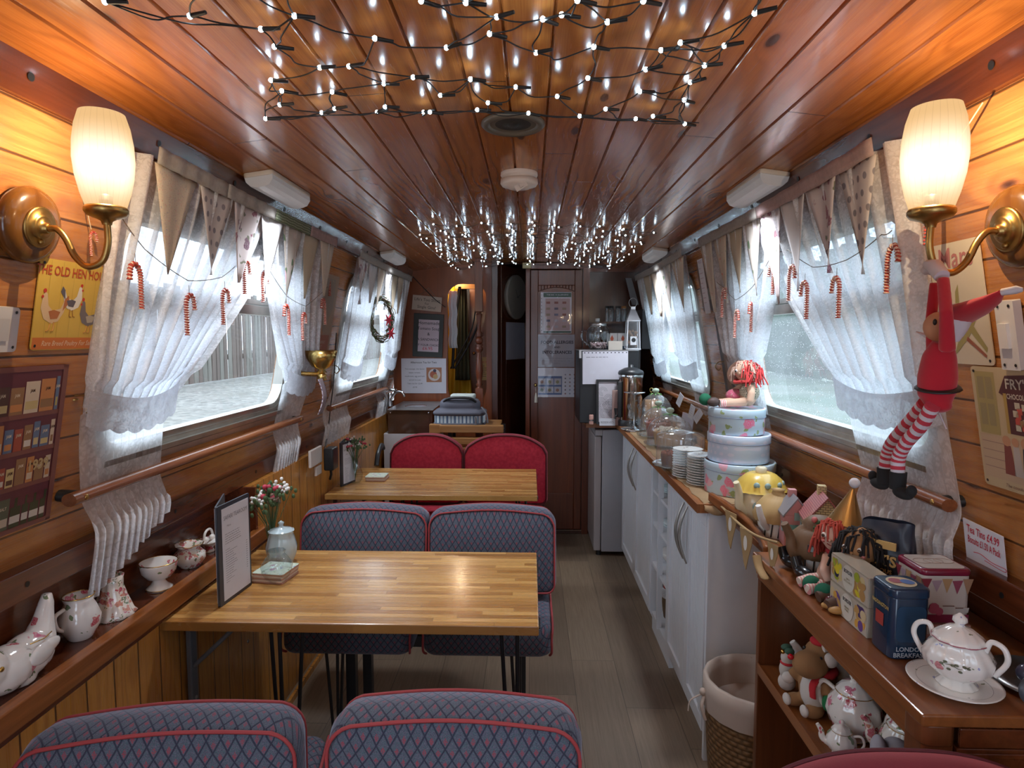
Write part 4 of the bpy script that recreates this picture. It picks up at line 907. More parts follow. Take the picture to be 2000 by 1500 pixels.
# ------------------------------------------------------------------ kitchen run on the right
XF = .592; XB = .845; WT = .90          # cabinet fronts, back, worktop height
def cab_y(px, z=.5): # Y on the front plane for a pixel column
    return PX(px, 900, XF).y
def shaker(b, y0, y1, z0, z1, X):       # tongue-and-groove shaker door facing -X
    t = .018; s = .05; b.box(X, X + t, y0, y1, z0, z0 + s).box(X, X + t, y0, y1, z1 - s, z1).box(X, X + t, y0, y0 + s, z0 + s, z1 - s).box(X, X + t, y1 - s, y1, z0 + s, z1 - s)
    n = max(3, int((y1 - y0 - 2 * s) / .022)); w_ = (y1 - y0 - 2 * s) / n
    for k in range(n): b.box(X + .008, X + t, y0 + s + w_ * k + .0015, y0 + s + w_ * (k + 1) - .0015, z0 + s, z1 - s)
    b.box(X + .010, X + t - .001, y0 + s, y1 - s, z0 + s, z1 - s)
    return b
def bow(y, z0, z1, X, parent):
    N = 12; pts = [(X - .030 * math.sin(PI * k / N) - .002, y, z0 + (z1 - z0) * k / N) for k in range(N + 1)]
    return obj('handle', MB(M['alu']).tube(pts, [.004 + .004 * math.sin(PI * k / N) for k in range(N + 1)], 8, flat=.6), parent, 'curved satin metal bow handle')
def cabinet(y0, y1, doors, label):
    r = thing('base_cabinet', label, 'cabinet', (0, 0, 0), group='white tongue-and-groove base cabinets')
    b = MB(M['cab']).box(XF + .02, XB, y0, y0 + .018, .0, WT - .032).box(XF + .02, XB, y1 - .018, y1, .09, WT - .032).box(XF + .02, XB, y0, y1, .09, .108).box(XB - .01, XB, y0, y1, .09, WT - .032).box(XF + .02, XB, y0, y1, WT - .05, WT - .032).box(XF + .055, XF + .07, y0, y1, 0, .09)
    obj('carcass', b, r, bevel=.0015)
    for a, c, hy in doors:
        d = obj('door', shaker(MB(M['cab']), a, c, .095, WT - .036, XF), r, bevel=.0012); bow(hy, .60, .82, XF, d)
    return r
ya, yb, yc, yd, ye = 2.075, 2.51, 2.61, 3.06, 3.95
cabinet(ya, 2.66, [(ya + .002, 2.335, 2.31), (2.340, 2.655, 2.365)], 'near white kitchen cabinet with a pair of grooved doors and bow handles')
cabinet(3.02, ye, [(3.022, 3.48, 3.44), (3.485, ye, 3.53)], 'far white kitchen cabinet with grooved doors beyond the open shelves')
# the big end panel, a kick panel of its own
m = MB(M['cab']).box(XF + .004, XB + .03, ya - .018, ya, 0.0, WT - .033); m.mat(plain((.42, .34, .33), .5, 'worn_edge')).box(XF + .05, XF + .10, ya - .022, ya - .018, 0, .10)
single('end_panel', 'plain white end panel of the near cabinet, beside the laundry basket', 'panel', m, bevel=.0015)
# open shelf unit
r = thing('open_shelf_unit', 'narrow white open shelf unit with bowls and baskets between the two cabinets', 'shelf unit')
b = MB(M['cab']); y0, y1 = 2.66, 3.02
b.box(XF + .005, XB, y0, y0 + .016, .09, WT - .032).box(XF + .005, XB, y1 - .016, y1, .09, WT - .032).box(XB - .01, XB, y0, y1, .09, WT - .032).box(XF + .02, XF + .04, y0, y1, 0, .09); obj('carcass', b, r)
for z in (.09, .34, .54, .70): obj('shelf', MB(M['cab']).box(XF + .01, XB - .01, y0 + .016, y1 - .016, z, z + .014), r)
obj('post', MB(M['cab']).box(XF, XF + .022, 2.83, 2.853, .095, WT - .032), r)
m = MB(M['cab']).box(XF + .045, XF + .052, ya, ye, 0, .085); single('plinth', 'long white plinth along the foot of the kitchen cabinets', 'plinth', m)
def basket(c, rx, ry, h, label, nm='wicker_basket', mat=None, liner=None, hang=.06, cat='basket'):
    r = thing(nm, label, cat, c); prof = [(rx * .84, 0), (rx * .93, h * .35), (rx, h * .8), (rx, h), (rx * .95, h), (rx * .95, h * .8), (rx * .88, h * .35), (rx * .8, .01), (.001, .01)]
    obj('body', MB(mat or M['wickersm']).lathe(prof, 48, sy=ry / rx), r)
    if liner:
        q = [(rx * 1.035, h - hang), (rx * 1.04, h - hang * .4), (rx * 1.03, h + .006), (rx * .96, h + .010), (rx * .91, h - .02), (rx * .86, h * .35), (rx * .76, .02), (.001, .015)]
        n = 60; l = MB(liner); rnd = random.Random(5)
        l.lathe(q, n, sy=ry / rx, flute=.008, nf=17, fz=20); obj('liner', l, r, 'pale linen liner folded over the rim')
    return r
# things on the open shelves (set into the unit)
def bowl(c, r_, h, mats, label, nm='bowl', n=1):
    r = thing(nm, label, 'bowl', c)
    obj('body', MB(mats[0]).lathe([(r_ * .4, 0), (r_ * .45, .004), (r_ * .9, h * .7), (r_, h), (r_ * .96, h)], 32), r); obj('inside', MB(mats[1]).lathe([(r_ * .97, h - .001), (r_ * .86, h * .7), (r_ * .3, .012), (.001, .010)], 32), r); return r
teal = plain((.12, .24, .26), .25, 'teal_glaze')
bowl((XF + .115, 2.93, .354), .085, .075, (M['china'], teal), 'white bowl with teal inside on the open kitchen shelf'); bowl((XF + .115, 2.755, .554), .07, .05, (M['china'], teal), 'smaller white bowl with teal inside on the upper open kitchen shelf')
for k in range(3): single('plate', 'stacked pale plates on the open kitchen shelf', 'plate', MB(plain((.5, .6, .62), .2, 'pale_plate')).lathe([(.045, 0), (.075, .008), (.076, .010), (.04, .003), (.001, .003)], 28), (XF + .11, 2.93, .714 + .009 * k), group='plates on the open kitchen shelf')
for k in range(2): single('plate', 'pale plates on the middle open shelf by the small bowl', 'plate', MB(plain((.55, .63, .64), .2, 'pale_plate2')).lathe([(.045, 0), (.075, .008), (.076, .010), (.04, .003), (.001, .003)], 28), (XF + .11, 2.93, .554 + .011 * k), group='plates on the middle open shelf')
basket((XF + .115, 2.935, .106), .072, .07, .14, 'small wicker basket with white cloth and red packets on the lowest open shelf', mat=M['wickersm'], liner=M['lacehem'], hang=.035)
single('snack_packet', 'red snack packet sticking out of the lower wicker basket', 'packet', MB(plain((.5, .03, .02), .4, 'red_wrap')).rbox(-.04, .03, -.02, .03, -.03, .05, .01, .008), (XF + .10, 2.94, .245), .4)
basket((XF + .10, 2.745, .106), .068, .065, .15, 'small wicker basket with a green flowery packet at the near cabinet')
single('paper_packet', 'green leaf-patterned packet standing in the small wicker basket', 'packet', MB(floral('green_leaf_paper', (.60, .66, .62), ((.05, .22, .14), (.08, .25, .16)), 40, .3, .7, .5)).rbox(-.04, .04, -.04, .04, 0, .17, .01, .008), (XF + .10, 2.745, .125), .3)
# worktop: main run + return over the fridge
w = MB(M['worktop'])
P = [(.552, ya - .035), (.86, ya - .035), (.86, 4.40), (.36, 4.40), (.36, 3.98), (.552, 3.98)]
w.prism(P, WT - .030, WT); single('worktop', 'wooden kitchen worktop running from the cake tins to the black cupboard', 'worktop', w, bevel=.002)
# hessian runner with a frayed wavy edge
h = MB(plain((.36, .235, .125), .95, 'hessian')); rnd = random.Random(4)
def HR(u, v):
    y = ya - .02 + u * (4.0 - ya); x = .575 + .008 * mnoise.noise(V((y * 14, 0, 0))) + .004 * mnoise.noise(V((y * 60, 2, 0))) if v == 0 else .575 + .25 * v; return V((x, y, WT + .0018 + .001 * mnoise.noise(V((x * 30, y * 30, 0)))))
h.grid(HR, 200, 3); h.grid(lambda u, v: V((.575 + .26 * u, ya - .02 - .022 * math.sin(min(1, v * 2) * PI / 2) - .0, WT + .002 - .02 * v - .018 * v * math.sin(9 * u))), 24, 4)
single('table_runner', 'frayed brown hessian runner laid along the worktop', 'runner', h, solid=.001)
# fridge
F = thing('fridge', 'white undercounter fridge with a worn door edge at the end of the kitchen run', 'fridge', (0, 0, 0))
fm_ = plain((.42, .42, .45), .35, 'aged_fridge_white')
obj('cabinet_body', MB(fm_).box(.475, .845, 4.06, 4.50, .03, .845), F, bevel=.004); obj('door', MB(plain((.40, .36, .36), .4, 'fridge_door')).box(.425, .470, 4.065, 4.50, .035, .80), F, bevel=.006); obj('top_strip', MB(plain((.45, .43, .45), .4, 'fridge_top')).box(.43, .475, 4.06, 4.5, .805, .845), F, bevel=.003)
for x in (.46, .82): obj("foot", MB(M['black']).lathe([(.018, 0), (.014, .03)], 10, c=(x, 4.1, 0)), F)
# ------------------------------------------------------------------ cake tins (stacked), dolls on top
def tin(c, r_, h, mat, label, group=None):
    t = thing('cake_tin', label, 'tin', c); seam = plain((.16, .18, .26), .3, 'tin_edge')
    obj('body', MB(mat).lathe([(r_ - .004, 0), (r_, .003), (r_, h - .022)], 56), t)
    l = MB(mat).lathe([(r_ + .0015, h - .030), (r_ + .003, h - .027), (r_ + .003, h - .004), (r_ + .001, h), (r_ - .003, h), (r_ - .006, h - .004), (.001, h - .004)], 56); l.mat(seam).tube([((r_ + .003) * math.cos(a * PI / 28), (r_ + .003) * math.sin(a * PI / 28), h - .030) for a in range(56)], .0011, 5, closed=True); obj('lid', l, t, 'lid with dark rolled edge'); return t
TX, TY = .745, 2.215
tin((TX, TY, WT + .003), .118, .112, M['tinrose'], 'largest round cake tin with pink roses, at the bottom of the stack')
tin((TX - .005, TY, WT + .115), .104, .098, M['tinspot'], 'middle round cake tin, pale blue with faint pink spots'); tin((TX - .015, TY, WT + .213), .094, .090, M['tinrose'], 'smallest round cake tin with pink roses, on top of the stack under the rag doll')
# saucer stacks
sm_ = floral('saucer_pattern', (.72, .70, .66), ((.15, .10, .07), (.25, .12, .10)), 70, .2, .4, .2)
for (sx, sy, n_, nm) in ((.640, 2.30, 12, 'front'), (.615, 2.425, 12, 'rear')):
    for k in range(n_):
        single('saucer', 'patterned saucers in the %s stack beside the cake tins' % ('nearer' if nm == 'front' else 'farther'), 'saucer', MB(sm_).lathe([(.026, 0), (.030, .002), (.057, .0085), (.058, .010), (.055, .0098), (.03, .004), (.001, .0035)], 28), (sx + .001 * math.sin(k * 2.3), sy + .001 * math.cos(k * 3.1), WT + .003 + .0095 * k), group='saucers in the %s stack' % ('nearer' if nm == 'front' else 'farther'))
# cake domes and cakes
def dome(c, r_, h, kind, label, knob):
    t = thing('cake_dome', label, 'cake dome', c)
    obj('plate', MB(M['jarglass'] if kind != 'lacy' else plain((.7, .72, .74), .3, 'pale_glass_plate')).lathe([(r_ * .5, 0), (r_ * .55, .006), (r_ * 1.12, .012), (r_ * 1.16, .020), (r_ * 1.12, .019), (r_ * .5, .012), (.001, .012)], 48, flute=.012, nf=24), t)
    if kind == 'flat': pr_ = [(r_, .014), (r_, h * .80), (r_ * .985, h * .84), (r_ * .93, h * .87), (r_ * .6, h * .93), (r_ * .2, h * .97), (.001, h * .975)]
    else: pr_ = [(r_, .014), (r_, h * .42)] + [(r_ * math.cos(a * PI / 20), h * .42 + h * .56 * math.sin(a * PI / 20)) for a in range(1, 11)]
    obj('dome', MB(M['domeglass']).lathe(pr_, 56), t); obj('rim', MB(M['domeglass']).tube([(r_ * math.cos(a * PI / 24), r_ * math.sin(a * PI / 24), .016) for a in range(48)], .0025, 6, closed=True), t)
    k = MB(M['domeglass'] if knob == 'glass' else plain((.45, .55, .42), .15, 'green_glass'))
    k.lathe([(.006, 0), (.006, .006), (.018, .014), (.021, .022), (.016, .032), (.001, .036)], 20, c=(0, 0, h * .97)); kk = obj('knob', k, t)
    if knob != 'glass':
        rb = MB(plain((.16, .38, .10), .6, 'green_ribbon'))
        for a in range(7): an = a * .9; rb.tube(bez([(0, 0, h * .975), (.022 * math.cos(an), .022 * math.sin(an), h * .99), (.038 * math.cos(an), .038 * math.sin(an), h * .955)], 4), .003, 5, flat=.4)
        obj('ribbon', rb, t, 'green ribbon round the knob')
    return t
def cake(c, r_, h, mat, topm, label, slice_=False, nm='cake'):
    t = thing(nm, label, 'cake', c); rnd = random.Random(int(c[1] * 100))
    obj('sponge', MB(mat).lathe([(r_ * .9, 0), (r_, h * .85), (r_ * .96, h), (.001, h * 1.02)], 40, flute=.02, nf=16), t)
    q = MB(topm)
    for k in range(60): a = rnd.uniform(0, 6.28); d = r_ * .9 * rnd.random() ** .5; q.ell((d * math.cos(a), d * math.sin(a), h * 1.0 + .002), rnd.uniform(.004, .011), 7, 5)
    obj('topping', q, t); return t
choc = plain((.10, .035, .018), .6, 'chocolate_sponge'); crumb = plain((.22, .07, .04), .7, 'crumb_topping'); vic = plain((.48, .27, .11), .7, 'golden_sponge'); cream = plain((.70, .62, .50), .6, 'icing')
dome((.628, 2.60, WT + .003), .098, .165, 'flat', 'nearest clear cake cover with a flat top, chocolate cake inside', 'glass')
cake((.600, 2.585, WT + .016), .055, .052, choc, crumb, 'chocolate cake with crumbly pink topping under the nearest clear cover')
dome((.70, 3.12, WT + .003), .11, .165, 'round', 'second clear cake dome from the cake tins, green ribbon on its knob', 'green')
cake((.70, 3.12, WT + .016), .080, .07, vic, cream, 'pale golden cake under the second clear dome'); 
dome((.70, 3.40, WT + .003), .10, .17, 'round', 'third clear cake dome with a green-ribboned knob', 'green'); cake((.70, 3.40, WT + .016), .066, .075, plain((.35, .10, .07), .7, 'red_sponge'), crumb, 'reddish cake under the third clear dome')
dome((.735, 3.66, WT + .003), .10, .22, 'round', 'tallest rounded clear cake dome with a pale green knob beside the tea urn', 'green')
single('cake_plate', 'small white plate by the worktop edge beside the far domes', 'plate', MB(M['china']).lathe([(.04, 0), (.07, .008), (.072, .010), (.04, .004), (.001, .004)], 30), (.605, 3.66, WT + .003))
# cutlery jar with glass ornaments + wooden box behind
c = (.60, 3.66, WT)
# water boiler (urn)
U = thing('tea_urn', 'tall shiny steel tea urn with a black lid and tap', 'urn', (.625, 3.88, WT)); U.scale = (.80, .80, .92)
obj('body', MB(metal('urn_steel', (.62, .50, .44), .12)).lathe([(.088, .04), (.090, .045), (.090, .34), (.092, .345)], 44), U); obj('base_ring', MB(M['black']).lathe([(.095, 0), (.096, .03), (.088, .045)], 40), U)
obj('lid', MB(M['black']).lathe([(.096, .345), (.099, .355), (.093, .37), (.05, .39), (.018, .395), (.016, .41), (.001, .415)], 40), U); obj('rim_band', MB(M['chrome']).lathe([(.0935, .322), (.0945, .325), (.0945, .345), (.0935, .347)], 40), U)
t_ = MB(M['black']).tube([(-.085, -.03, .07), (-.12, -.045, .07), (-.125, -.047, .05)], .009, 8).lathe([(.006, 0), (.010, .03), (.012, .045)], 10, c=(-.12, -.045, .075)); obj('tap', t_, U)
g = MB(M['black']).rbox(-.105, -.075, -.06, -.03, .06, .30, .006, .004); g.mat(M['jarglass']).box(-.107, -.104, -.055, -.035, .15, .28); obj('level_gauge', g, U)
m = MB(M['slat']).lathe([(.05, 0), (.052, .16), (.048, .16), (.046, .01)], 24); m.mat(M['gold'])
single('wooden_tub', 'brown wooden tub behind the tea urn', 'tub', m, (.765, 3.88, WT))
for i_, (x, y) in enumerate(((.735, 3.79), (.775, 3.79))): single('gilt_skewer', ('shorter' if i_ else 'taller') + ' gilt loop-headed skewer standing before the wooden tub', 'skewer', MB(M['brassb']).tube([(0, 0, 0), (0, 0, .20 - .03 * i_)], .0022, 6).tube([(.009 * math.cos(a * .52), 0, .21 - .03 * i_ + .012 * math.sin(a * .52)) for a in range(12)], .0022, 6, closed=True), (x, y, WT + .02), M=None)
# pastry stand with glittery glass
m = MB(M['jarglass']); rnd = random.Random(8)
for k in range(38): a = rnd.uniform(0, 6.28); m.ell((.03 * math.cos(a), .03 * math.sin(a), rnd.uniform(.02, .20)), rnd.uniform(.006, .012), 8, 6)
m.mat(M['chrome']).lathe([(.055, 0), (.056, .006), (.02, .012), (.004, .03), (.003, .21), (.06, .222), (.062, .226), (.001, .224)], 24); single('beaded_stand', 'small glass-beaded stand with a price card in front of the tea urn', 'stand', m, (.612, 3.655, WT + .003))
# black undercounter-style cupboard (microwave housing) with papers
B = thing('black_cupboard', 'black box-like microwave housing on the far worktop, papers taped to it', 'cupboard', (0, 0, 0)); c0 = PY(1133, 684, 3.97); c1 = PY(1232, 684, 3.97)
obj('body', MB(M['black']).box(c0.x, c1.x + .05, 3.97, 4.36, WT + .002, c0.z - .004), B, bevel=.004); obj('top_edge', MB(M['steel']).box(c0.x - .004, c1.x + .05, 3.965, 4.36, c0.z - .004, c0.z + .002), B); obj('hinge_strip', MB(M['steel']).box(c0.x - .006, c0.x + .008, 3.96, 3.97, c0.z - .05, c0.z), B)
ZT = c0.z + .002
def sheet(name, label, M_, w_, h_, draw=None, mat=None, film=True, cat='notice', group=None):
    m = MB(mat or M['paper']).box(-w_ / 2, w_ / 2, -h_ / 2, h_ / 2, 0, .0012)
    if draw: draw(m, w_, h_)
    o = single(name, label, cat, m, M=M_, group=group)
    if film:
        f = MB(M['plasticfilm']); rnd = random.Random(len(label)); f.grid(lambda u, v: V(((u - .5) * (w_ + .006), (v - .5) * (h_ + .006), .0022 + .0005 * mnoise.noise(V((u * 7, v * 5, len(label)))) + .0003 * mnoise.noise(V((u * 18, v * 9, 3))))), 26, 26); obj('plastic_sleeve', f, o)
    return o
def lines(m, x0, x1, ys, mat, th=.0016, rnd=None, z=.0016, frac=(.5, 1)):
    rnd = rnd or random.Random(1); m.mat(mat)
    for y in ys:
        x = x0; e = x0 + (x1 - x0) * rnd.uniform(*frac)
        while x < e: w_ = rnd.uniform(.004, .012) * (x1 - x0) / .1; m.rect(x, min(e, x + w_), y - th / 2, y + th / 2, z); x += w_ + (x1 - x0) * .02
# ------------------------------------------------------------------ far end of the saloon
def Tm(px, py, Y=YF, tilt=0, off=.006): p = PY(px, py, Y); return backM(p.x, p.z, Y, off, tilt)
def ext(x0, x1, y0, y1, Y=YF): a, b = PY(x0, y0, Y), PY(x1, y1, Y); return b.x - a.x, a.z - b.z
# door papers
def d1_(m, w_, h_):
    m.mat(plain((.04, .10, .07), .5, 'green_header')).rect(-w_ / 2 + .02, w_ / 2 - .003, h_ / 2 - .035, h_ / 2 - .004, .0014).rect(-w_ / 2 + .02, w_ / 2 - .003, -h_ / 2 + .003, -h_ / 2 + .016, .0014)
    m.mat(plain((.55, .40, .40), .5, 'pink_table')).rect(-w_ / 2 + .035, w_ / 2 - .012, -h_ / 2 + .02, h_ / 2 - .045, .0014)
    rnd = random.Random(2)
    for r_ in range(5):
        for c_ in range(3): m.mat(plain(rnd.choice([(.30, .12, .10), (.15, .15, .22), (.35, .28, .2), (.5, .45, .5)]), .5)); x = -w_ / 2 + .055 + c_ * (w_ - .05) / 3; y = h_ / 2 - .075 - r_ * (h_ - .08) / 5; m.rect(x - .014, x + .014, y - .008, y + .008, .0018)
    m.mat(M['paper']).text('THE BIG 14 ALLERGENS', .01, h_ / 2 - .024, .015, .002)
    m.mat(M['ink'])
    for k in range(11): m.disc(-w_ / 2 + .007, -h_ / 2 + .02 + k * (h_ - .04) / 10, .003, z=.0016, n=8)
w_, h_ = ext(1055, 1115, 570, 650); sheet('allergen_chart', 'framed-looking allergen chart in a plastic sleeve at the top of the far door', Tm(1086, 611), w_, h_, d1_)
def d2_(m, w_, h_):
    m.mat(M['ink']).text('FOOD ALLERGIES', 0, h_ * .22, .030, .0016, bold=.0008).text('AND', 0, h_ * .08, .020, .0016, bold=.0004).text('INTOLERANCES', 0, -h_ * .09, .030, .0016, bold=.0008)
    m.mat(M['inkgrey']).text('Please speak to our staff about the ingredients', 0, -h_ * .25, .0125, .0016).text('in your meal, when making your order', 0, -h_ * .33, .0125, .0016).text('Thank you', 0, -h_ * .41, .0125, .0016)
w_, h_ = ext(1047, 1127, 653, 716); sheet('allergy_notice', 'grey FOOD ALLERGIES AND INTOLERANCES notice in the middle of the far door', Tm(1088, 685), w_, h_, d2_, mat=plain((.42, .41, .45), .6, 'grey_paper'))
def d3_(m, w_, h_):
    m.mat(plain((.10, .16, .32), .5, 'chart_blue')).rect(-w_ * .46, w_ * .12, -h_ * .42, h_ * .22, .0014); rnd = random.Random(6)
    for r_ in range(2):
        for c_ in range(3): m.mat(plain((.5, .5, .55), .5)); x = -w_ * .45 + c_ * w_ * .19; y = -h_ * .36 + r_ * h_ * .28; m.rect(x, x + w_ * .17, y, y + h_ * .22, .0017); m.mat(plain(rnd.choice([(.3, .28, .15), (.35, .2, .15), (.2, .25, .2)]), .5)).disc(x + w_ * .08, y + h_ * .1, .012, z=.002)
    for r_ in range(6):
        for c_ in range(3): m.mat(plain(rnd.choice([(.35, .2, .18), (.2, .2, .2), (.3, .32, .4)]), .5)).disc(w_ * (.2 + .11 * c_), -h_ * .38 + r_ * h_ * .13, .006, z=.0016, n=8)
w_, h_ = ext(1048, 1128, 718, 775); sheet('allergen_poster', 'pale poster with blue food-box chart, lowest paper on the far door', Tm(1088, 747), w_, h_, d3_)
def d4_(m, w_, h_):
    m.mat(M['ink'])
    for k in range(12): m.rect(-w_ / 2 + .01 + k * w_ / 12, -w_ / 2 + .018 + k * w_ / 12, h_ / 2 - .012, h_ / 2 - .006, .0016)
    lines(m, -w_ * .42, w_ * .42, [h_ * .32], M['inkgrey'], .004)
Yb = 3.965
w_, h_ = ext(1138, 1226, 686, 750, Yb); sheet('taped_notice', 'white punched paper in a plastic sleeve taped to the black cupboard', Tm(1182, 718, Yb, .01), w_, h_, d4_)
# framed picture and reserved sign
w_, h_ = ext(1168, 1212, 740, 828, 3.90); p = PY(1188, 828, 3.90); r = thing('picture_frame', 'black framed sketch of flowers leaning on the black cupboard by the urn', 'picture', M=basis(V((p.x, 3.93, WT)), V((1, 0, 0)), V((0, .10, 1)).normalized(), V((0, -1, .10)).normalized()))
f = MB(M['black']); f.box(-w_ / 2, w_ / 2, 0, .014, 0, .012).box(-w_ / 2, w_ / 2, h_ - .014, h_, 0, .012).box(-w_ / 2, -w_ / 2 + .014, .014, h_ - .014, 0, .012).box(w_ / 2 - .014, w_ / 2, .014, h_ - .014, 0, .012); obj('frame', f, r)
q = MB(plain((.60, .57, .62), .5, 'sketch_paper')).box(-w_ / 2 + .012, w_ / 2 - .012, .012, h_ - .012, 0, .004); rnd = random.Random(9); q.mat(M['inkgrey'])
for k in range(9):
    cx_, cy_ = rnd.uniform(-w_ * .3, w_ * .3), rnd.uniform(.05, h_ - .05); q.mat(M['inkgrey'] if k % 3 else M['ink'])
    for j in range(3): rr_ = .012 + .008 * j; q.tube([(cx_ + rr_ * math.cos(a * .6) * (1 + .15 * math.sin(3 * a)), cy_ + rr_ * math.sin(a * .6), .0045) for a in range(0, 9)], .0008, 4)
obj('sketch', q, r)
p = PY(1186, 829, 3.86); m = MB(plain((.62, .63, .68), .4, 'sign_white')); m.at(Mx.Rotation(-.12, 4, 'X')).box(-.048, .048, -.002, .002, 0, .045); m.at(Mx.Rotation(-.12, 4, 'X') @ basis(V((0, -.0025, 0)), V((1, 0, 0)), V((0, 0, 1)), V((0, -1, 0)))).mat(M['inkgrey']).text('RESERVED', 0, .014, .018, 0, bold=.0003)
single('reserved_sign', 'small white RESERVED sign standing on the worktop corner', 'sign', m, (p.x, 3.86, WT + .001))
m = MB(plain((.55, .3, .25), .5, 'pink_can')).lathe([(.014, 0), (.014, .055), (.012, .06), (.001, .06)], 16); m.mat(M['steel']).lathe([(.0145, .02), (.0148, .03)], 16); single('small_canister', 'tiny pink and silver canister left of the reserved sign', 'canister', m, (PY(1141, 828, 3.99).x + .04, 3.935, WT))
m = MB(plain((.45, .30, .27), .6, 'pink_board')).box(-.035, .035, -.006, .006, 0, .22); single('chopping_board', 'pinkish board standing between the flower sketch and the urn', 'board', m, (PY(1207, 780, 3.88).x, 3.885, WT), bevel=.002)
# things on top of the black cupboard
zc = ZT; Yc = 4.08
jx = PY(1163, 680, Yc); r = thing('glass_jar', 'big ribbed glass jug with a handle on the black cupboard', 'jar', (PY(1168, 680, Yc).x, Yc, zc))
obj('body', MB(M['jarglass']).lathe([(.045, 0), (.062, .02), (.074, .07), (.076, .10), (.066, .135), (.050, .150), (.052, .160)], 72, flute=.02, nf=36), r); obj('rim', MB(M['steel']).lathe([(.052, .152), (.054, .156), (.054, .166), (.050, .170), (.001, .171)], 32), r)
obj('handle', MB(M['jarglass']).tube(bez([(-.06, 0, .12), (-.10, 0, .115), (-.105, 0, .07), (-.07, 0, .03)], 6), .007, 8), r)
q = MB(plain((.65, .45, .45), .4, 'pale_sweets')); rnd = random.Random(3)
for k in range(90): a = rnd.uniform(0, 6.3); d = .052 * rnd.random() ** .5; q.ell((d * math.cos(a), d * math.sin(a), rnd.uniform(.012, .045)), rnd.uniform(.005, .008), 6, 4)
obj('sweets', q, r)
b = MB(M['jarglass']).lathe([(.022, 0), (.023, .05), (.010, .075), (.010, .09)], 20); r = thing('glass_bottle', 'small clear bottle with a white cap standing behind the big glass jug', 'bottle', (PY(1168, 600, 4.2).x, 4.22, zc)); b2 = MB(M['jarglass']).lathe([(.026, 0), (.028, .13), (.024, .15), (.012, .175), (.012, .19)], 22); obj('body', b2, r); obj('cap', MB(plain((.7, .72, .74), .4, 'cap_white')).lathe([(.014, .186), (.014, .205), (.001, .206)], 16), r)
for k, px in enumerate((1185, 1193, 1207, 1218)):
    r = thing('spice_jar', ['narrow jar just right of the white-capped bottle', 'larger black-lidded jar in the row on the back shelf', 'middle black-lidded jar in the row on the back shelf', 'black-lidded jar beside the white lantern, back row'][k], 'jar', (PY(px, 630, 4.3).x, 4.30, PY(px, 628, 4.3).z), group='jars on the back shelf'); rr_ = .012 if k == 0 else .021
    obj('body', MB(M['jarglass']).lathe([(rr_, 0), (rr_, .07), (rr_ * .7, .085), (rr_ * .7, .095)], 20), r); obj('lid', MB(M['black'] if k != 3 else M['slat']).lathe([(rr_ * .82, .088), (rr_ * .82, .105), (.001, .106)], 18), r)
z0 = PY(1200, 628, 4.3).z; m = MB(M['dark']).box(PY(1180, 600, 4.3).x, .74, 4.26, 4.36, z0 - .014, z0 - .001).box(PY(1180, 600, 4.3).x, PY(1180, 600, 4.3).x + .012, 4.26, 4.36, zc, z0 - .014).box(.72, .735, 4.26, 4.36, zc, z0 - .014); single('back_shelf', 'little dark shelf carrying the row of jars above the black cupboard', 'shelf', m)
for k, px in enumerate((1194, 1215)):
    m = MB(plain((.55, .52, .50), .5, 'tea_box')).box(-.034, .034, -.025, .025, 0, .085); m.mat(plain((.45, .08, .03), .5, 'drop_red')).at(basis(V((0, -.0255, .05)), V((1, 0, 0)), V((0, 0, 1)), V((0, -1, 0)))).poly([(0, .022), (-.011, .0), (-.008, -.012), (0, -.016), (.008, -.012), (.011, .0)], .0004); single('tea_carton', 'pale carton with a red drop mark, ' + ('left' if k == 0 else 'right') + ' one under the jar shelf', 'box', m, (PY(px, 660, 4.2).x, 4.19, zc + .022))
m = MB(plain((.05, .09, .13), .5, 'blue_top')).box(-.055, .055, -.05, .05, 0, .022); single('blue_box', 'flat dark blue-topped box under the tea cartons', 'box', m, (PY(1204, 670, 4.17).x, 4.19, zc))
m = MB(plain((.55, .50, .44), .5, 'card_box')).prism([(-.045, -.02), (.045, -.02), (.040, .03), (-.040, .03)], 0, .055); single('card_box', 'small cream box on the front edge of the black cupboard', 'box', m, (PY(1201, 682, 4.03).x, 4.03, zc), bevel=.002)
lx = PY(1235, 680, 4.05); r = thing('lantern', 'white-framed lantern with a pitched top and pine cones inside on the black cupboard', 'lantern', (lx.x, 4.05, zc)); wf = plain((.66, .67, .70), .4, 'lantern_white')
b = MB(wf)
for sx in (-1, 1):
    for sy in (-1, 1): b.tube([(sx * .042, sy * .04, 0), (sx * .036, sy * .036, .185)], .005, 4)
for z, q in ((.004, .045), (.185, .040)):
    P = [(q, q * .95, z), (-q, q * .95, z), (-q, -q * .95, z), (q, -q * .95, z)]; b.tube(P, .006, 4, closed=True)
b.box(-.044, .044, -.042, .042, 0, .004); obj('frame', b, r)
b = MB(plain((.22, .22, .24), .4, 'lantern_roof')); b.add([(-.042, -.04, .188), (.042, -.04, .188), (.042, .04, .188), (-.042, .04, .188), (-.013, -.012, .26), (.013, -.012, .26), (.013, .012, .26), (-.013, .012, .26)], [(0, 1, 5, 4), (1, 2, 6, 5), (2, 3, 7, 6), (3, 0, 4, 7), (4, 5, 6, 7)]); b.mat(M['chrome']).box(-.014, .014, -.013, .013, .255, .275); obj('roof', b, r)
obj('ring', MB(M['steel']).tube([(.026 * math.cos(a * .4), 0, .30 + .03 * math.sin(a * .4)) for a in range(16)], .0018, 6, closed=True), r)
b = MB(plain((.20, .10, .05), .7, 'cone_brown')); rnd = random.Random(4)
for k in range(18): b.ell((rnd.uniform(-.025, .025), rnd.uniform(-.025, .02), rnd.uniform(.02, .12)), rnd.uniform(.008, .015), 7, 5)
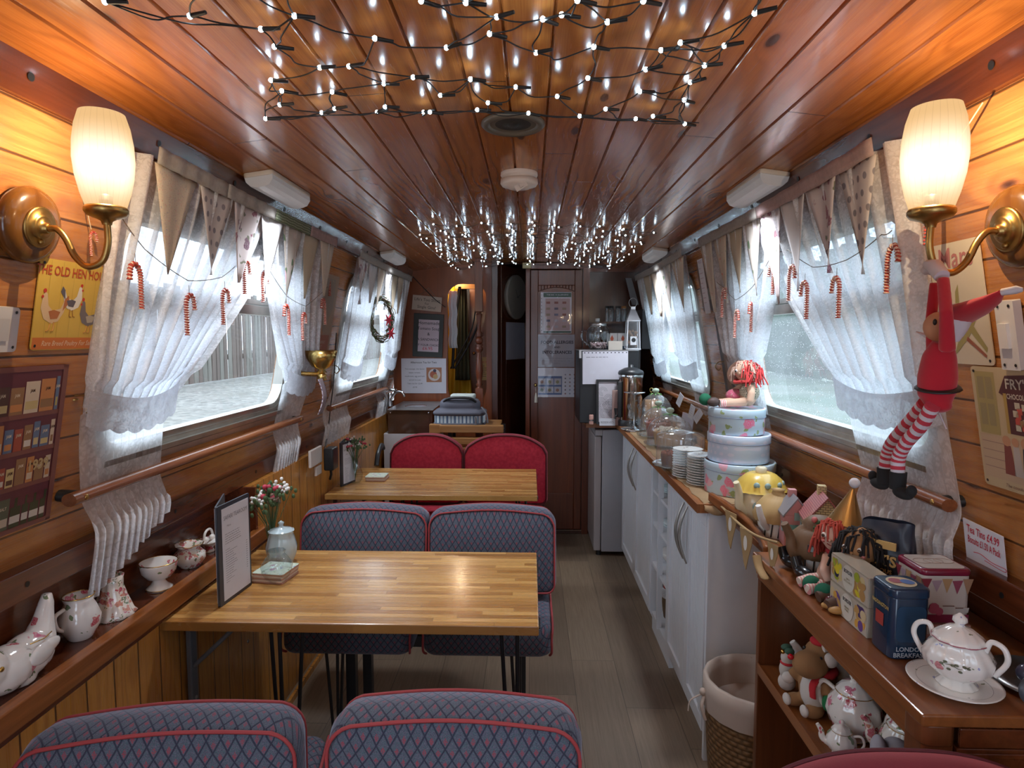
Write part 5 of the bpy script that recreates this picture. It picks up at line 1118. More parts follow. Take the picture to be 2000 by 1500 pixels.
obj('pine_cones', b, r); b = MB(wf).box(-.02, .02, -.044, -.041, .03, .085); b.mat(M['black']).at(basis(V((0, -.0445, .062)), V((1, 0, 0)), V((0, 0, 1)), V((0, -1, 0)))).disc(0, 0, .014, z=.0004); obj('tag', b, r)
g = MB(M['domeglass']); g.add([(-.04, -.038, .01), (.04, -.038, .01), (.036, -.035, .18), (-.036, -.035, .18)], [(0, 1, 2, 3)]); obj('pane', g, r)
m = MB(M['black']); a = PY(1252, 620, 4.35); m.box(a.x - .02, a.x + .05, 4.2, 4.4, zc, a.z + .05); single('dark_case', 'tall dark case behind the lantern against the far right corner', 'case', m, bevel=.004)
m = MB(plain((.16, .165, .18), .5, 'grey_strip')); a = PY(1222, 543, 4.4); b_ = PY(1245, 595, 4.4); m.add([(a.x, 4.4, a.z), (a.x + .04, 4.4, a.z), (b_.x + .01, 4.4, b_.z), (b_.x - .035, 4.4, b_.z), (a.x, 4.42, a.z), (a.x + .04, 4.42, a.z), (b_.x + .01, 4.42, b_.z), (b_.x - .035, 4.42, b_.z)], [(0, 3, 2, 1), (4, 5, 6, 7), (0, 1, 5, 4), (1, 2, 6, 5), (2, 3, 7, 6), (3, 0, 4, 7)]); single('grey_strip', 'narrow grey strip leaning in the upper far right corner', 'strip', m)
# left bulkhead papers, signs
def e1_(m, w_, h_):
    m.mat(M['ink']).text('Afternoon Tea for Two', 0, h_ * .36, .020, .0016, bold=.0002)
    for k, t in enumerate(('Two sausage, two bacon', 'beans, tomato,', 'mushroom, egg and hash', 'served in a pan', 'Take out for £2.00', '£5.95')): m.text(t, -w_ * .20, h_ * (.18 - .105 * k), .0145, .0016)
    m.mat(plain((.42, .18, .09), .5, 'photo_brown')).rect(w_ * .06, w_ * .40, -h_ * .18, h_ * .24, .0015); m.mat(plain((.7, .62, .58), .4, 'plate_white')).disc(w_ * .235, h_ * .03, .045, z=.0018); m.mat(plain((.45, .12, .06), .5)).disc(w_ * .215, h_ * .04, .026, z=.002); m.mat(plain((.55, .35, .15), .5)).disc(w_ * .26, -h_ * .02, .018, z=.0022); m.mat(plain((.05, .04, .08), .5)).disc(w_ * .245, h_ * .15, .012, z=.0022)
w_, h_ = ext(784, 872, 700, 768); sheet('menu_notice', 'white notice with a breakfast picture on the left bulkhead', Tm(828, 734), w_, h_, e1_)
w_, h_ = ext(807, 866, 612, 696); r = thing('menu_board', 'dark-framed board with handwritten soup and sandwich offer on the left bulkhead', 'menu board', M=Tm(837, 655, tilt=-.05))
obj('frame', MB(plain((.035, .04, .04), .6, 'slate_frame')).box(-w_ / 2, w_ / 2, -h_ / 2, h_ / 2, 0, .014), r, bevel=.003)
q = MB(plain((.60, .50, .57), .7, 'pink_paper')).box(-w_ * .33, w_ * .36, -h_ * .38, h_ * .36, .014, .0155); q.mat(M['ink'])
for k, (t, sz) in enumerate((('Homemade', .034), ('Tomato Soup', .030), ('&', .03), ('A SANDWICH', .026), ('OF YOUR CHOICE', .022))): q.text(t, 0.003, h_ * (.25 - .125 * k), sz, .0158, bold=.0002)
q.mat(M['redink']).text('£6.95', 0, -h_ * .34, .034, .0158); obj('handwritten_sheet', q, r)
w_, h_ = ext(805, 862, 583, 606); r = thing('hanging_sign', "cream sign reading Life's Too Short For Single Gins above the menu board", 'sign', M=Tm(835, 593, tilt=-.10, off=.02))
q = MB(plain((.50, .40, .33), .7, 'cream_sign')).box(-w_ / 2, w_ / 2, -h_ / 2 - .01, h_ / 2 + .01, 0, .008); q.mat(M['ink']); q.text("Life's Too Short", 0, h_ * .18, .029, .0085).text('For', 0, -h_ * .12, .022, .0085).text('Single Gins!', 0, -h_ * .44, .029, .0085); obj('board', q, r)
obj('cord', MB(plain((.25, .2, .15), .8, 'jute')).tube([(-.06, h_ / 2 + .01, .004), (.0, h_ / 2 + .07, -.01), (.06, h_ / 2 + .01, .004)], .0015, 5), r)
m = MB(M['cable']).tube(bez([PY(806, 540, YF - .02), PY(830, 565, YF - .02), PY(850, 585, YF - .03), PY(870, 600, YF - .02)], 6), .003, 5); single('thin_branch', 'thin dark cord slanting across the left bulkhead above the gin sign', 'cord', m)
# newel post
r = thing('turned_post', 'dark turned wooden post running from the slatted bench to the ceiling', 'post', (PY(936, 700, 4.25).x, 4.25, 0))
sq = MB(M['mahogz']).box(-.026, .026, -.026, .026, 1.62, 1.975); obj('upper_block', sq, r, bevel=.002); sq = MB(M['mahogz']).box(-.026, .026, -.026, .026, 0, 1.10); obj('lower_block', sq, r, bevel=.002)
b = MB(M['mahogz']).lathe([(.024, 1.10), (.012, 1.11), (.026, 1.125), (.014, 1.14), (.022, 1.18), (.026, 1.22), (.016, 1.34), (.014, 1.345), (.026, 1.36), (.026, 1.375), (.018, 1.385), (.027, 1.395), (.018, 1.40)], 24).ell((0, 0, 1.425), (.026, .024, .028)).lathe([(.018, 1.45), (.027, 1.455), (.018, 1.465), (.024, 1.475), (.012, 1.49), (.014, 1.55), (.020, 1.59), (.022, 1.605), (.012, 1.612), (.024, 1.622)], 24); obj('turning', b, r)
# clock on the ajar door
Mc = Md @ Mx.Translation((WD * .33, bz(580, 4.72) , 0)) @ basis(V((0, 0, .022)), V((1, 0, 0)), V((0, 1, 0)), V((0, 0, 1)))
p0 = Md.inverted() @ PY(990, 580, 4.70)
ck = thing('wall_clock', 'large round grey wall clock with roman numerals on the ajar dark door', 'clock', M=Md @ Mx.Translation((p0.x * 0 + .20, p0.y, .018)))
cr = .165
obj('case', MB(plain((.20, .19, .17), .6, 'clock_case')).lathe([(cr * .97, 0), (cr, .01), (cr, .025), (cr * .96, .03)], 48), ck)
q = MB(plain((.20, .19, .165), .6, 'clock_face')).lathe([(cr * .96, .024), (.0001, .0245)], 48); q.mat(M['ink']).tube([(cr * .52 * math.cos(a * .13), cr * .52 * math.sin(a * .13), .0255) for a in range(48)], .002, 4, closed=True)
for k in range(12):
    a = PI / 2 - k * PI / 6; q.at(Mx.Translation((cr * .75 * math.cos(a), cr * .75 * math.sin(a), .0256)) @ Mx.Rotation(a - PI / 2, 4, 'Z')); q.text(['XII', 'I', 'II', 'III', 'IIII', 'V', 'VI', 'VII', 'VIII', 'IX', 'X', 'XI'][k], 0, -.014, .036, 0)
q.at(); obj('face', q, ck); q = MB(M['ink']).tube([(0, 0, .029), (cr * .25, cr * .12, .029)], .003, 5).tube([(0, 0, .029), (-cr * .20, cr * .35, .029)], .0025, 5).ell((0, 0, .029), .008); obj('hands', q, ck)
# forward cabin seen through the opening: yellow coat, dark hanging clothes, orange cupboard with a notice
YC = 4.95
m = MB(plain((.62, .38, .02), .5, 'yellow_oilskin')); a = PY(873, 560, YC); b_ = PY(925, 790, YC)
def coat(x0, x1, zt, zb, y, mat, nm, lb, cat='coat'):
    m = MB(mat); m.grid(lambda u, v: V((x0 + (x1 - x0) * (u * (.55 + .45 * v) + .22 * (1 - v)), y - .03 * math.sin(PI * u) + .012 * math.sin(22 * u + 3 * v), zt + (zb - zt) * v)), 30, 12); return single(nm, lb, cat, m, solid=.006)
coat(a.x - .05, b_.x, a.z, b_.z - .2, YC, m.mats[0], 'yellow_coat', 'bright yellow waterproof hanging in the forward cabin beyond the opening')
coat(PY(885, 0, YC - .06).x, PY(915, 0, YC - .06).x, PY(0, 560, YC - .06).z, PY(0, 740, YC - .06).z, YC - .08, plain((.05, .055, .03), .8, 'olive_cloth'), 'dark_jacket', 'dark olive cloth hanging over the yellow waterproof')
for k, (xa_, xb_) in enumerate(((878, 884), (921, 888), (912, 880))):
    m = MB(M['cable']).tube(bez([PY(xa_ + 20, 560, 4.70), PY(xa_ + 10, 640, 4.70), PY(xb_, 720, 4.70)], 6), .012 - .003 * k, 6); single('hanging_strap', ['thick', 'middle', 'thin'][k] + ' black strap dangling inside the opening of the left bulkhead', 'strap', m)
m = MB(plain((.66, .70, .76), .8, 'white_net')).grid(lambda u, v: V((PY(872, 0, 4.62).x + u * .06 + .004 * math.sin(20 * v), 4.62 + .01 * math.sin(15 * u), PY(0, 570, 4.62).z - v * .42)), 10, 12); single('net_scrap', 'strip of white net curtain at the left edge of the opening', 'curtain', m, solid=.002)
m = MB(M['dark']); 
pc = grainwood('orange_door', (.30, .09, .02), (.2, .05, .01), 2, .35); m = MB(pc).box(PY(914, 0, 5.05).x, PY(962, 0, 5.05).x, 5.05, 5.09, 0, 1.97); r = single('cabin_cupboard', 'orange-brown cupboard door in the forward cabin behind the turned post', 'cupboard', m)
kn = MB(M['brassb']).ell(PY(926, 690, 5.03), .014); obj('knob', kn, r)
w_, h_ = ext(930, 959, 697, 742, 5.04)
def f1_(m, w_, h_):
    m.mat(M['redink']).text('IMPORTANT', 0, h_ * .25, .020, .0016); lines(m, -w_ * .4, w_ * .4, [h_ * (.12 - .09 * k) for k in range(6)], M['ink'], .004)
sheet('safety_notice', 'small yellowish notice pinned up behind the turned post', Tm(945, 720, 5.04), w_, h_, f1_, mat=plain((.62, .45, .20), .6, 'yellow_lit_paper'), film=False)  # yellow light put into the paper colour
light('cabin_lamp', (-.55, 4.78, 1.9), 6, (1., .78, .5), .03)
# hanging lintel in the opening
m = MB(M['slat']).box(PY(885, 0, 4.8).x, PY(958, 0, 4.8).x, 4.8, 4.84, PY(0, 566, 4.8).z, PY(0, 552, 4.8).z); single('coat_rail', 'light wooden rail across the top of the opening that clothes hang from', 'rail', m)
# sink unit
S = thing('sink_cabinet', 'white cabinet with a small steel sink at the far left', 'cabinet', (-.82, 4.2, 0)); Yk = 3.98
xa, xb = PY(736, 0, Yk).x, PY(836, 0, Yk).x; zk = PY(780, 847, Yk).z; zs = PY(780, 800, Yk).z
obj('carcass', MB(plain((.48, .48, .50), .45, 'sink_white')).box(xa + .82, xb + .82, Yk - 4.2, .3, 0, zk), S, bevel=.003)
gl = MB(plain((.06, .03, .02), .06, 'dark_gloss_splash', Coat_Weight=1.)).box(xa + .85, xb + .82, Yk - 4.2, Yk - 4.2 + .012, zk, zs); obj('splash_box', gl, S)
st_ = MB(M['steel']).box(xa + .85, xb + .83, Yk - 4.21, .28, zs - .003, zs + .003); st_.mat(M['chrome']).ell((xb + .68, -.02, zs + .001), (.08, .10, .006)); obj('sink_top', st_, S)
for x in (xa + .87, xb + .80): obj('screw', MB(M['chrome']).ell((x, Yk - 4.214, zs - .02), .005), S)
tp_ = PY(762, 800, 4.15); b = MB(M['chrome']).lathe([(.018, 0), (.016, .05), (.018, .08), (.012, .09)], 14).tube(bez([(0, 0, .03), (.04, -.03, .09), (.09, -.05, .10), (.11, -.055, .07)], 6), .009, 8).ell((.02, 0, .11), (.03, .018, .012)); b.lathe([(.014, 0), (.014, .06), (.001, .07)], 12, c=(-.035, -.04, 0)); single('mixer_tap', 'chrome mixer tap on the little sink at the far left', 'tap', b, (tp_.x, 4.15, zs + .003))
# slatted folding bench / trolley with bag
Bn = thing('slatted_stand', 'stack of light oak slats on dark frames behind the red seats, bag on top', 'slatted stand', (0, 0, 0)); Ys = 3.86
for k, (a0, a1, y0_, y1_) in enumerate(((858, 983, 831, 846), (856, 980, 855, 869), (858, 982, 874, 889), (838, 862, 829, 847), (838, 860, 853, 868))):
    p, q_ = PY(a0, y0_, Ys + .02 * (k > 2)), PY(a1, y1_, Ys + .02 * (k > 2)); obj('slat', MB(M['slat']).box(p.x, q_.x, p.y, p.y + .05, q_.z, p.z), Bn, bevel=.004)
for k in range(5): p = PY(855, 829, Ys); obj('top_slat', MB(M['slat']).box(PY(840, 0, Ys).x, PY(975, 0, Ys).x, Ys + .05 + k * .055, Ys + .095 + k * .055, PY(0, 834, Ys).z, PY(0, 828.5, Ys).z), Bn, bevel=.003)
for x in (PY(866, 0, Ys).x, PY(975, 0, Ys).x): obj('leg', MB(M['blackmet']).box(x, x + .025, Ys + .055, Ys + .09, 0, PY(0, 835, Ys).z).box(x, x + .025, Ys + .24, Ys + .27, 0, PY(0, 835, Ys).z), Bn)
bgx = PY(897, 829, 3.98); zb_ = PY(0, 829, 3.9).z + .002
r = thing('cool_bag', 'grey rounded bag with a blue striped base lying on the slatted stand', 'bag', (bgx.x, 4.0, zb_)); gb = plain((.085, .085, .11), .8, 'grey_canvas'); 
n = NT('blue_stripe'); x, y, z = n.xyz(); s1 = n.math('SINE', n.math('MULTIPLY', x, 260.)); s2 = n.math('SINE', n.math('MULTIPLY', x, 410.)); col = n.mix(n.mr(s1, .1, .3), (.55, .60, .64), (.06, .09, .17)); col = n.mix(n.mr(s2, .6, .7), col, (.22, .36, .45)); M['bstripe'] = n.out(n.bsdf(col, .8))
obj('lower_body', MB(M['bstripe']).rbox(-.155, .165, -.10, .10, 0, .07, .05, .012), r); obj('bottom_edge', MB(gb).rbox(-.16, .17, -.105, .105, -.001, .018, .05, .006), r)
b = MB(gb).rbox(-.165, .175, -.11, .11, .055, .10, .06, .03); b.rbox(-.125, .135, -.085, .085, .085, .165, .06, .035); obj('cover', b, r, remesh=.006)
obj('handle', MB(M['black']).tube(bez([(-.09, -.06, .15), (-.06, -.075, .172), (0, -.08, .178), (.08, -.075, .172), (.11, -.06, .15)], 5), .014, 8, flat=.6), r)
obj('strap', MB(plain((.15, .15, .17), .7, 'webbing')).tube(bez([(.15, -.09, .12), (.18, -.10, .08), (.19, -.10, .02)], 5), .012, 6, flat=.3).tube(bez([(.11, -.108, .06), (.115, -.114, .03), (.115, -.112, 0)], 4), .010, 6, flat=.3), r)
m = MB(plain((.45, .50, .47), .8, 'folded_cloth')).rbox(-.06, .10, -.05, .06, 0, .03, .02, .01); single('folded_cloth', 'pale striped cloth folded on top of the grey bag', 'cloth', m, (bgx.x, 4.04, zb_ + .160))
m = MB(plain((.20, .10, .05), .8, 'brown_fur')); rnd = random.Random(5)
for k in range(40): a = rnd.uniform(0, PI); m.tube([(0, 0, 0), (.05 * math.cos(a), rnd.uniform(-.02, .02), .04 * math.sin(a) + .01), (.07 * math.cos(a), 0, .03 * math.sin(a))], .004, 4)
single('dried_grass', 'brown tuft sticking up behind the grey bag', 'plant', m, (PY(900, 790, 4.2).x, 4.2, PY(900, 795, 4.2).z))
# postcards by the left wreath window, dark poster there, posters right
# ------------------------------------------------------------------ signs and pictures on the left wall
def wallsheet(name, label, side, y0, y1, z0, z1, bg, draw, cat='sign', screws=True, th=.002, r=.008, off=.003, tilt=0):
    yc_, zc_ = (y0 + y1) / 2, (z0 + z1) / 2; w_, h_ = abs(y1 - y0), (z1 - z0) * 1.017
    m = MB(bg).prism(rrect(-w_ / 2, w_ / 2, -h_ / 2, h_ / 2, r, 4), 0, th); m.at(Mx.Translation((0, 0, th)))
    draw(m, w_, h_)
    if screws:
        m.mat(M['blackmet'])
        for sx in (-1, 1):
            for sy in (-1, 1): m.disc(sx * (w_ / 2 - .009), sy * (h_ / 2 - .009), .003, z=.0012, n=8)
    return single(name, label, cat, m, M=wallM(side, yc_, zc_, off, tilt))
def P_(c, nm='print'): return plain(c, .45, nm)
def hen(m, x, y, s, c1, c2, c3, flip=1):
    def q(px, py): return (x + flip * px * s, y + py * s)
    m.mat(c1).poly([q(*p) for p in ([(-.9, .1), (-.6, -.5), (0, -.75), (.5, -.6), (.85, -.1), (1.1, .7), (.9, .8), (.6, .15), (0, .0), (-.35, .3), (-.5, .95), (-.65, 1.05), (-.8, .9)][::flip])], .0006)
    m.mat(c2).poly([q(*p) for p in ([(-.3, -.05), (-.1, -.5), (.4, -.45), (.6, -.05), (.1, .05)][::flip])], .0009)
    m.poly([q(*p) for p in ([(.75, .0), (1.25, .55), (1.1, .95), (.85, .7)][::flip])], .0008)
    m.mat(c3).disc(*q(-.72, 1.12), .13 * s, z=.001, n=8).disc(*q(-.85, .78), .09 * s, z=.001, n=8)
    m.mat(P_((.45, .22, .06))).tube([(*q(-.05, -.7), .0006), (*q(-.15, -1.15), .0006), (*q(-.35, -1.2), .0006)], .035 * s, 4).tube([(*q(.2, -.65), .0006), (*q(.2, -1.15), .0006), (*q(0, -1.2), .0006)], .035 * s, 4)
def hens(m, w_, h_):
    m.mat(P_((.55, .16, .03))).poly([(-w_ * .49, -h_ * .49), (w_ * .49, -h_ * .49), (w_ * .49, -h_ * .36), (-w_ * .49, -h_ * .36)], .0005)
    m.mat(P_((.40, .06, .02))).text('THE OLD HEN HOUSE', 0, h_ * .33, .026, .0008, wide=.78, bold=.0005)
    m.mat(P_((.75, .60, .45))).text('Rare Breed Poultry For Sale', 0, -h_ * .45, .0145, .0009, shear=.3, wide=.85)
    hen(m, -w_ * .27, -h_ * .06, .034, P_((.62, .45, .28)), P_((.40, .14, .05)), P_((.5, .03, .02))); hen(m, w_ * .0, h_ * .07, .028, P_((.68, .66, .62)), P_((.10, .09, .12)), P_((.5, .03, .02)), -1); hen(m, w_ * .27, -h_ * .10, .030, P_((.16, .14, .15)), P_((.42, .36, .28)), P_((.5, .03, .02)))
    m.mat(P_((.42, .30, .05)))
    for k in range(5): m.rect(-w_ * .5 + w_ * (k + .9) / 6 - .0004, -w_ * .5 + w_ * (k + .9) / 6 + .0004, -h_ * .36, h_ * .49, .0003)
wallsheet('tin_sign', 'yellow and orange tin sign THE OLD HEN HOUSE with three hens', -1, 1.157, 1.345, 1.425, 1.600, P_((.60, .40, .07)), hens)
def pantry(m, w_, h_):
    fr_ = P_((.20, .075, .065), 'shelf_print'); bgd = P_((.12, .03, .045)); rnd = random.Random(12)
    m.mat(bgd).rect(-w_ * .48, w_ * .455, -h_ * .47, h_ * .47, .0004); rows = [(.22, .43), (.0, .17), (-.21, -.05), (-.47, -.25)]
    names = ['FORCE', 'CORN\nFLAKES', 'RICE\nKRISPIES', 'OATS', 'COCOA', 'BISC', 'TEA', 'JAM', 'SALT', 'SOUP', 'MILK', '1939', 'PEAS']
    cols = [(.55, .45, .22), (.60, .52, .42), (.62, .60, .55), (.10, .05, .04), (.55, .48, .38), (.35, .08, .05), (.12, .18, .30), (.45, .38, .12), (.28, .16, .08), (.10, .12, .08), (.50, .22, .08)]
    for ri, (a, b_) in enumerate(rows):
        m.mat(fr_).rect(-w_ * .48, w_ * .455, h_ * a - .009, h_ * a, .0012); x = -w_ * .47
        while x < w_ * .42:
            bw = rnd.uniform(.018, .032) if ri else rnd.uniform(.026, .040); bh = (b_ - a) * h_ * rnd.uniform(.7, 1.0); x1 = min(x + bw, w_ * .45); c_ = rnd.choice(cols)
            if ri == 3 and x > w_ * .08:
                m.mat(P_((.05, .06, .03))).rect(x, x1 - .004, h_ * a, h_ * a + bh * .7, .0008).rect(x + bw * .3, x + bw * .55, h_ * a + bh * .7, h_ * a + bh, .0008); m.mat(P_(cols[2])).rect(x, x1 - .004, h_ * a + bh * .15, h_ * a + bh * .4, .001)
            else:
                m.mat(P_(c_)).rect(x, x1 - .003, h_ * a, h_ * a + bh, .0008); m.mat(P_(rnd.choice(cols))).rect(x + .002, x1 - .005, h_ * a + bh * .12, h_ * a + bh * .38, .001)
                m.mat(P_((.08, .04, .03) if sum(c_) > .6 else (.6, .52, .4))).text(names[(len(m.f) // 3) % len(names)], (x + x1 - .003) / 2, h_ * a + bh * .66, .0085, .0012, wide=.8, bold=.0002)
            x = x1
    m.mat(P_((.48, .38, .20))).text('1939', w_ * .33, -h_ * .14, .030, .0016, wide=.9, bold=.0008)
    for a in ((-w_ * .5, -w_ * .48, -h_ * .5, h_ * .5), (w_ * .455, w_ * .5, -h_ * .5, h_ * .5), (-w_ * .5, w_ * .5, h_ * .47, h_ * .5), (-w_ * .5, w_ * .5, -h_ * .5, -h_ * .47)): m.mat(fr_).rect(*a, .0016)
wallsheet('tin_sign', 'large tin sign printed as a brown pantry shelf of 1939 groceries at the left edge', -1, .96, 1.262, 1.070, 1.395, P_((.12, .03, .045)), pantry)
wallsheet('wall_switch', 'white switch plate at the left edge below the lamp', -1, 1.04, 1.115, 1.425, 1.505, plain((.60, .60, .63), .4, 'switch_white'), lambda m, w_, h_: m.mat(plain((.5, .5, .53), .4)).rect(-.012, .014, -.02, .02, .003), 'switch', th=.010)
def cow(m, w_, h_):
    rnd = random.Random(3); m.mat(P_((.26, .22, .18))); m.poly([(-w_ * .45, h_ * .1), (w_ * .1, -h_ * .2), (w_ * .4, h_ * .1), (w_ * .35, h_ * .45), (-w_ * .4, h_ * .45)], .0005); m.mat(P_((.42, .20, .09))).poly([(-w_ * .48, -h_ * .15), (-w_ * .1, -h_ * .45), (w_ * .1, -h_ * .2), (-w_ * .2, h_ * .1)], .0007); m.mat(P_((.5, .42, .3))).rect(-w_ * .45, w_ * .2, -h_ * .49, -h_ * .40, .0009)
wallsheet('tin_sign', 'old grey-brown picture sign on the planks between the two left windows', -1, 2.62, 2.93, 1.36, 1.73, P_((.33, .24, .17)), cow)
def tea_(m, w_, h_): m.mat(P_((.45, .36, .3))).text('TRAMWAY\nEST\nCOFFEE', 0, h_ * .1, .022, .0006, bold=.0004)
wallsheet('tin_sign', 'dark red lettered sign above the brass cup lamp between the left windows', -1, 2.70, 2.90, 1.36, 1.46, P_((.30, .10, .06)), tea_, off=.006)
for k, (a, b_, c_) in enumerate(((4.34, 4.40, (.25, .28, .42)), (4.42, 4.49, (.55, .50, .50)))):
    wallsheet('postcard', ['blue-grey card pinned by the bunting end at the far left window', 'pale lined card pinned in the far left corner'][k], -1, a, b_, 1.64, 1.84, P_(c_), lambda m, w_, h_: lines(m, -w_ * .4, w_ * .4, [h_ * (.4 - .1 * j) for j in range(9)], P_((.35, .25, .25)), .003), 'card', False)
def dp(m, w_, h_): m.mat(P_((.32, .26, .14))).rect(-w_ * .4, w_ * .4, -h_ * .45, h_ * .1, .0005); m.mat(P_((.12, .10, .07))).disc(0, h_ * .3, .03, z=.0006)
wallsheet('tin_sign', 'olive and ochre picture sign between the wreath curtain and the left bulkhead', -1, 4.30, 4.48, 1.18, 1.55, P_((.10, .095, .075)), dp)
# unlit brass cup lamp between the left windows, with an orange reflection patch and ribbon tag
gx = PX(628, 715, -.86); r = thing('brass_cup_lamp', 'brass uplight cup on a short arm between the left windows', 'wall lamp', gx)
b = MB(M['brassb']).lathe([(.010, -.03), (.022, -.025), (.014, -.015), (.040, .0), (.058, .03), (.066, .065), (.063, .065), (.052, .03), (.001, .005)], 28); obj('cup', b, r)
b = MB(M['brassb']).lathe([(.012, -.06), (.022, -.055), (.018, -.045), (.022, -.035), (.012, -.03)], 18); obj('stem', b, r); b = MB(M['brassb']).tube([(0, 0, -.035), (-.05, -.04, -.03), (-.12, -.06, -.02)], .009, 8); obj('arm', b, r)
b = MB(M['brassb']).at(Mx.Translation((-.125, -.06, -.02)) @ Mx.Rotation(PI / 2, 4, 'Y')).lathe([(.05, -.01), (.052, 0), (.04, .012), (.018, .022), (.012, .04)], 24); obj('rose', b, r)
b = MB(plain((.70, .16, .03), .5, 'orange_glow_shade')); t_ = MB(plain((.14, .08, .10), .8, 'check_cloth')); n = NT('checked_ribbon'); x, y, z = n.xyz(); s1 = n.math('GREATER_THAN', n.math('MULTIPLY', n.math('SINE', n.math('MULTIPLY', y, 420.)), n.math('SINE', n.math('MULTIPLY', z, 420.))), 0.); ck_ = n.out(n.bsdf(n.mix(s1, (.10, .05, .08), (.48, .42, .46)), .8))
m = MB(ck_).grid(lambda u, v: V((.02 * math.sin(3 * v), -.03 + .05 * u - .02 * v, -.14 * v)), 6, 12); single('checked_tag', 'dark checked ribbon tag hanging from the brass cup lamp', 'tag', m, gx + V((.01, -.045, -.05)), solid=.003)
wallsheet('tin_sign', 'orange patch of reflected lamp light, painted on beside the brass cup lamp', -1, 2.56, 2.72, 1.34, 1.47, P_((.62, .13, .02)), lambda m, w_, h_: m.mat(P_((.4, .2, .1))).rect(-w_ * .45, w_ * .45, -h_ * .1, -h_ * .05, .0005), off=.004)  # lamp reflection put on as a flat orange panel
# ------------------------------------------------------------------ china on the left ledge (top at z = .775)
LZ = .7755
def lp(px, py): p = PZ(px, py, LZ); return (max(min(p.x, -.995), -1.012), PX(px, py, -1.0).y, LZ)
# bird-shaped money box
r = thing('china_bird', 'large white china bird dish with rose sprigs at the left end of the ledge', 'figurine', (-1.003, 1.175, LZ), math.radians(4)); b = MB(M['rose'])
b.ell((0, -.055, .042), (.042, .062, .045)).ell((0, .0, .042), (.042, .06, .044)).ell((0, -.10, .062), (.034, .038, .038)).ell((0, -.135, .055), (.012, .02, .009)).tube([(0, .03, .05), (0, .05, .09), (0, .062, .125), (0, .066, .142)], [.035, .020, .014, .009], 12); b.lathe([(.030, 0), (.034, .006), (.03, .02)], 20, c=(0, -.03, 0)); obj('body', b, r, remesh=.004)
b = MB(M['china']).ell((.038, -.01, .05), (.008, .036, .020)).ell((.037, .012, .055), (.008, .03, .014)); obj('wing', b, r); b = MB(M['gold']).ell((.032, -.105, .068), (.003, .005, .005)).ell((-.032, -.105, .068), (.003, .005, .005)); b.tube([(.03, -.03, .078), (.036, 0, .075), (.03, .03, .075)], .0012, 5); obj('gilding', b, r)
# pink rose jug with handle
r = thing('china_jug', 'rounded rose-painted china jug with one handle under the lace curtain hem', 'jug', lp(165, 1240)); obj('body', MB(M['rose']).lathe([(.022, 0), (.026, .004), (.040, .03), (.042, .05), (.034, .072), (.028, .085), (.031, .098), (.028, .097), (.022, .08)], 36), r); obj('handle', MB(M['china']).tube(bez([(-.01, -.032, .078), (-.012, -.056, .072), (-.012, -.052, .045), (-.01, -.036, .032)], 5), .0045, 8), r); obj('gold_rim', MB(M['gold']).tube([(.031 * math.cos(a * .2618), .031 * math.sin(a * .2618), .098) for a in range(24)], .0012, 5, closed=True), r)
r = thing('china_bell', 'flared chintz china vase with a wavy foot beside the rose jug', 'vase', lp(230, 1195)); obj('body', MB(M['chintz']).lathe([(.047, 0), (.050, .004), (.043, .012), (.030, .05), (.022, .082), (.026, .10), (.022, .10), (.016, .08)], 60, flute=.05, nf=10), r); obj('handle', MB(M['china']).tube(bez([(.0, .02, .085), (0, .038, .08), (0, .034, .05), (0, .028, .04)], 5), .004, 8), r)
r = thing('china_bowl', 'white footed china bowl with rose sprays and gilt foot in the middle of the ledge', 'bowl', lp(308, 1152)); obj('bowl', MB(M['rose']).lathe([(.012, .026), (.030, .032), (.042, .048), (.046, .068), (.047, .074), (.045, .074), (.038, .05), (.001, .034)], 40), r); obj('foot', MB(M['china']).lathe([(.031, 0), (.032, .004), (.020, .014), (.012, .027)], 36), r)
for z, q in ((.003, .0325), (.074, .0465)): obj('gold_band', MB(M['gold']).tube([(q * math.cos(a * .2618), q * math.sin(a * .2618), z) for a in range(24)], .0012, 5, closed=True), r)
r = thing('china_pot', 'squat chintz china sugar pot with a frilled rim beside the footed bowl', 'pot', lp(372, 1105)); obj('body', MB(M['chintz']).lathe([(.026, 0), (.030, .004), (.044, .025), (.043, .04), (.030, .053), (.030, .058), (.040, .068), (.037, .067), (.026, .055), (.02, .03)], 40, flute=.0), r); obj('gold_band', MB(M['gold']).tube([(.039 * math.cos(a * .2618), .039 * math.sin(a * .2618), .068 + .002 * math.sin(a * 1.5)) for a in range(24)], .0012, 5, closed=True), r)
r = thing('china_basket', 'small white china basket with a hoop handle half behind the near menu', 'figurine', lp(415, 1070)); obj('body', MB(M['rose']).lathe([(.016, 0), (.018, .004), (.012, .012), (.026, .028), (.040, .036), (.038, .036), (.012, .02)], 30, flute=.06, nf=6), r); obj('handle', MB(M['china']).tube(bez([(0, -.03, .034), (0, -.02, .062), (0, .0, .070), (0, .02, .062), (0, .03, .034)], 5), .004, 8), r); obj('flower', MB(M['china']).ell((0, -.018, .042), (.010, .012, .010)).ell((.008, .008, .044), (.009, .01, .009)), r)
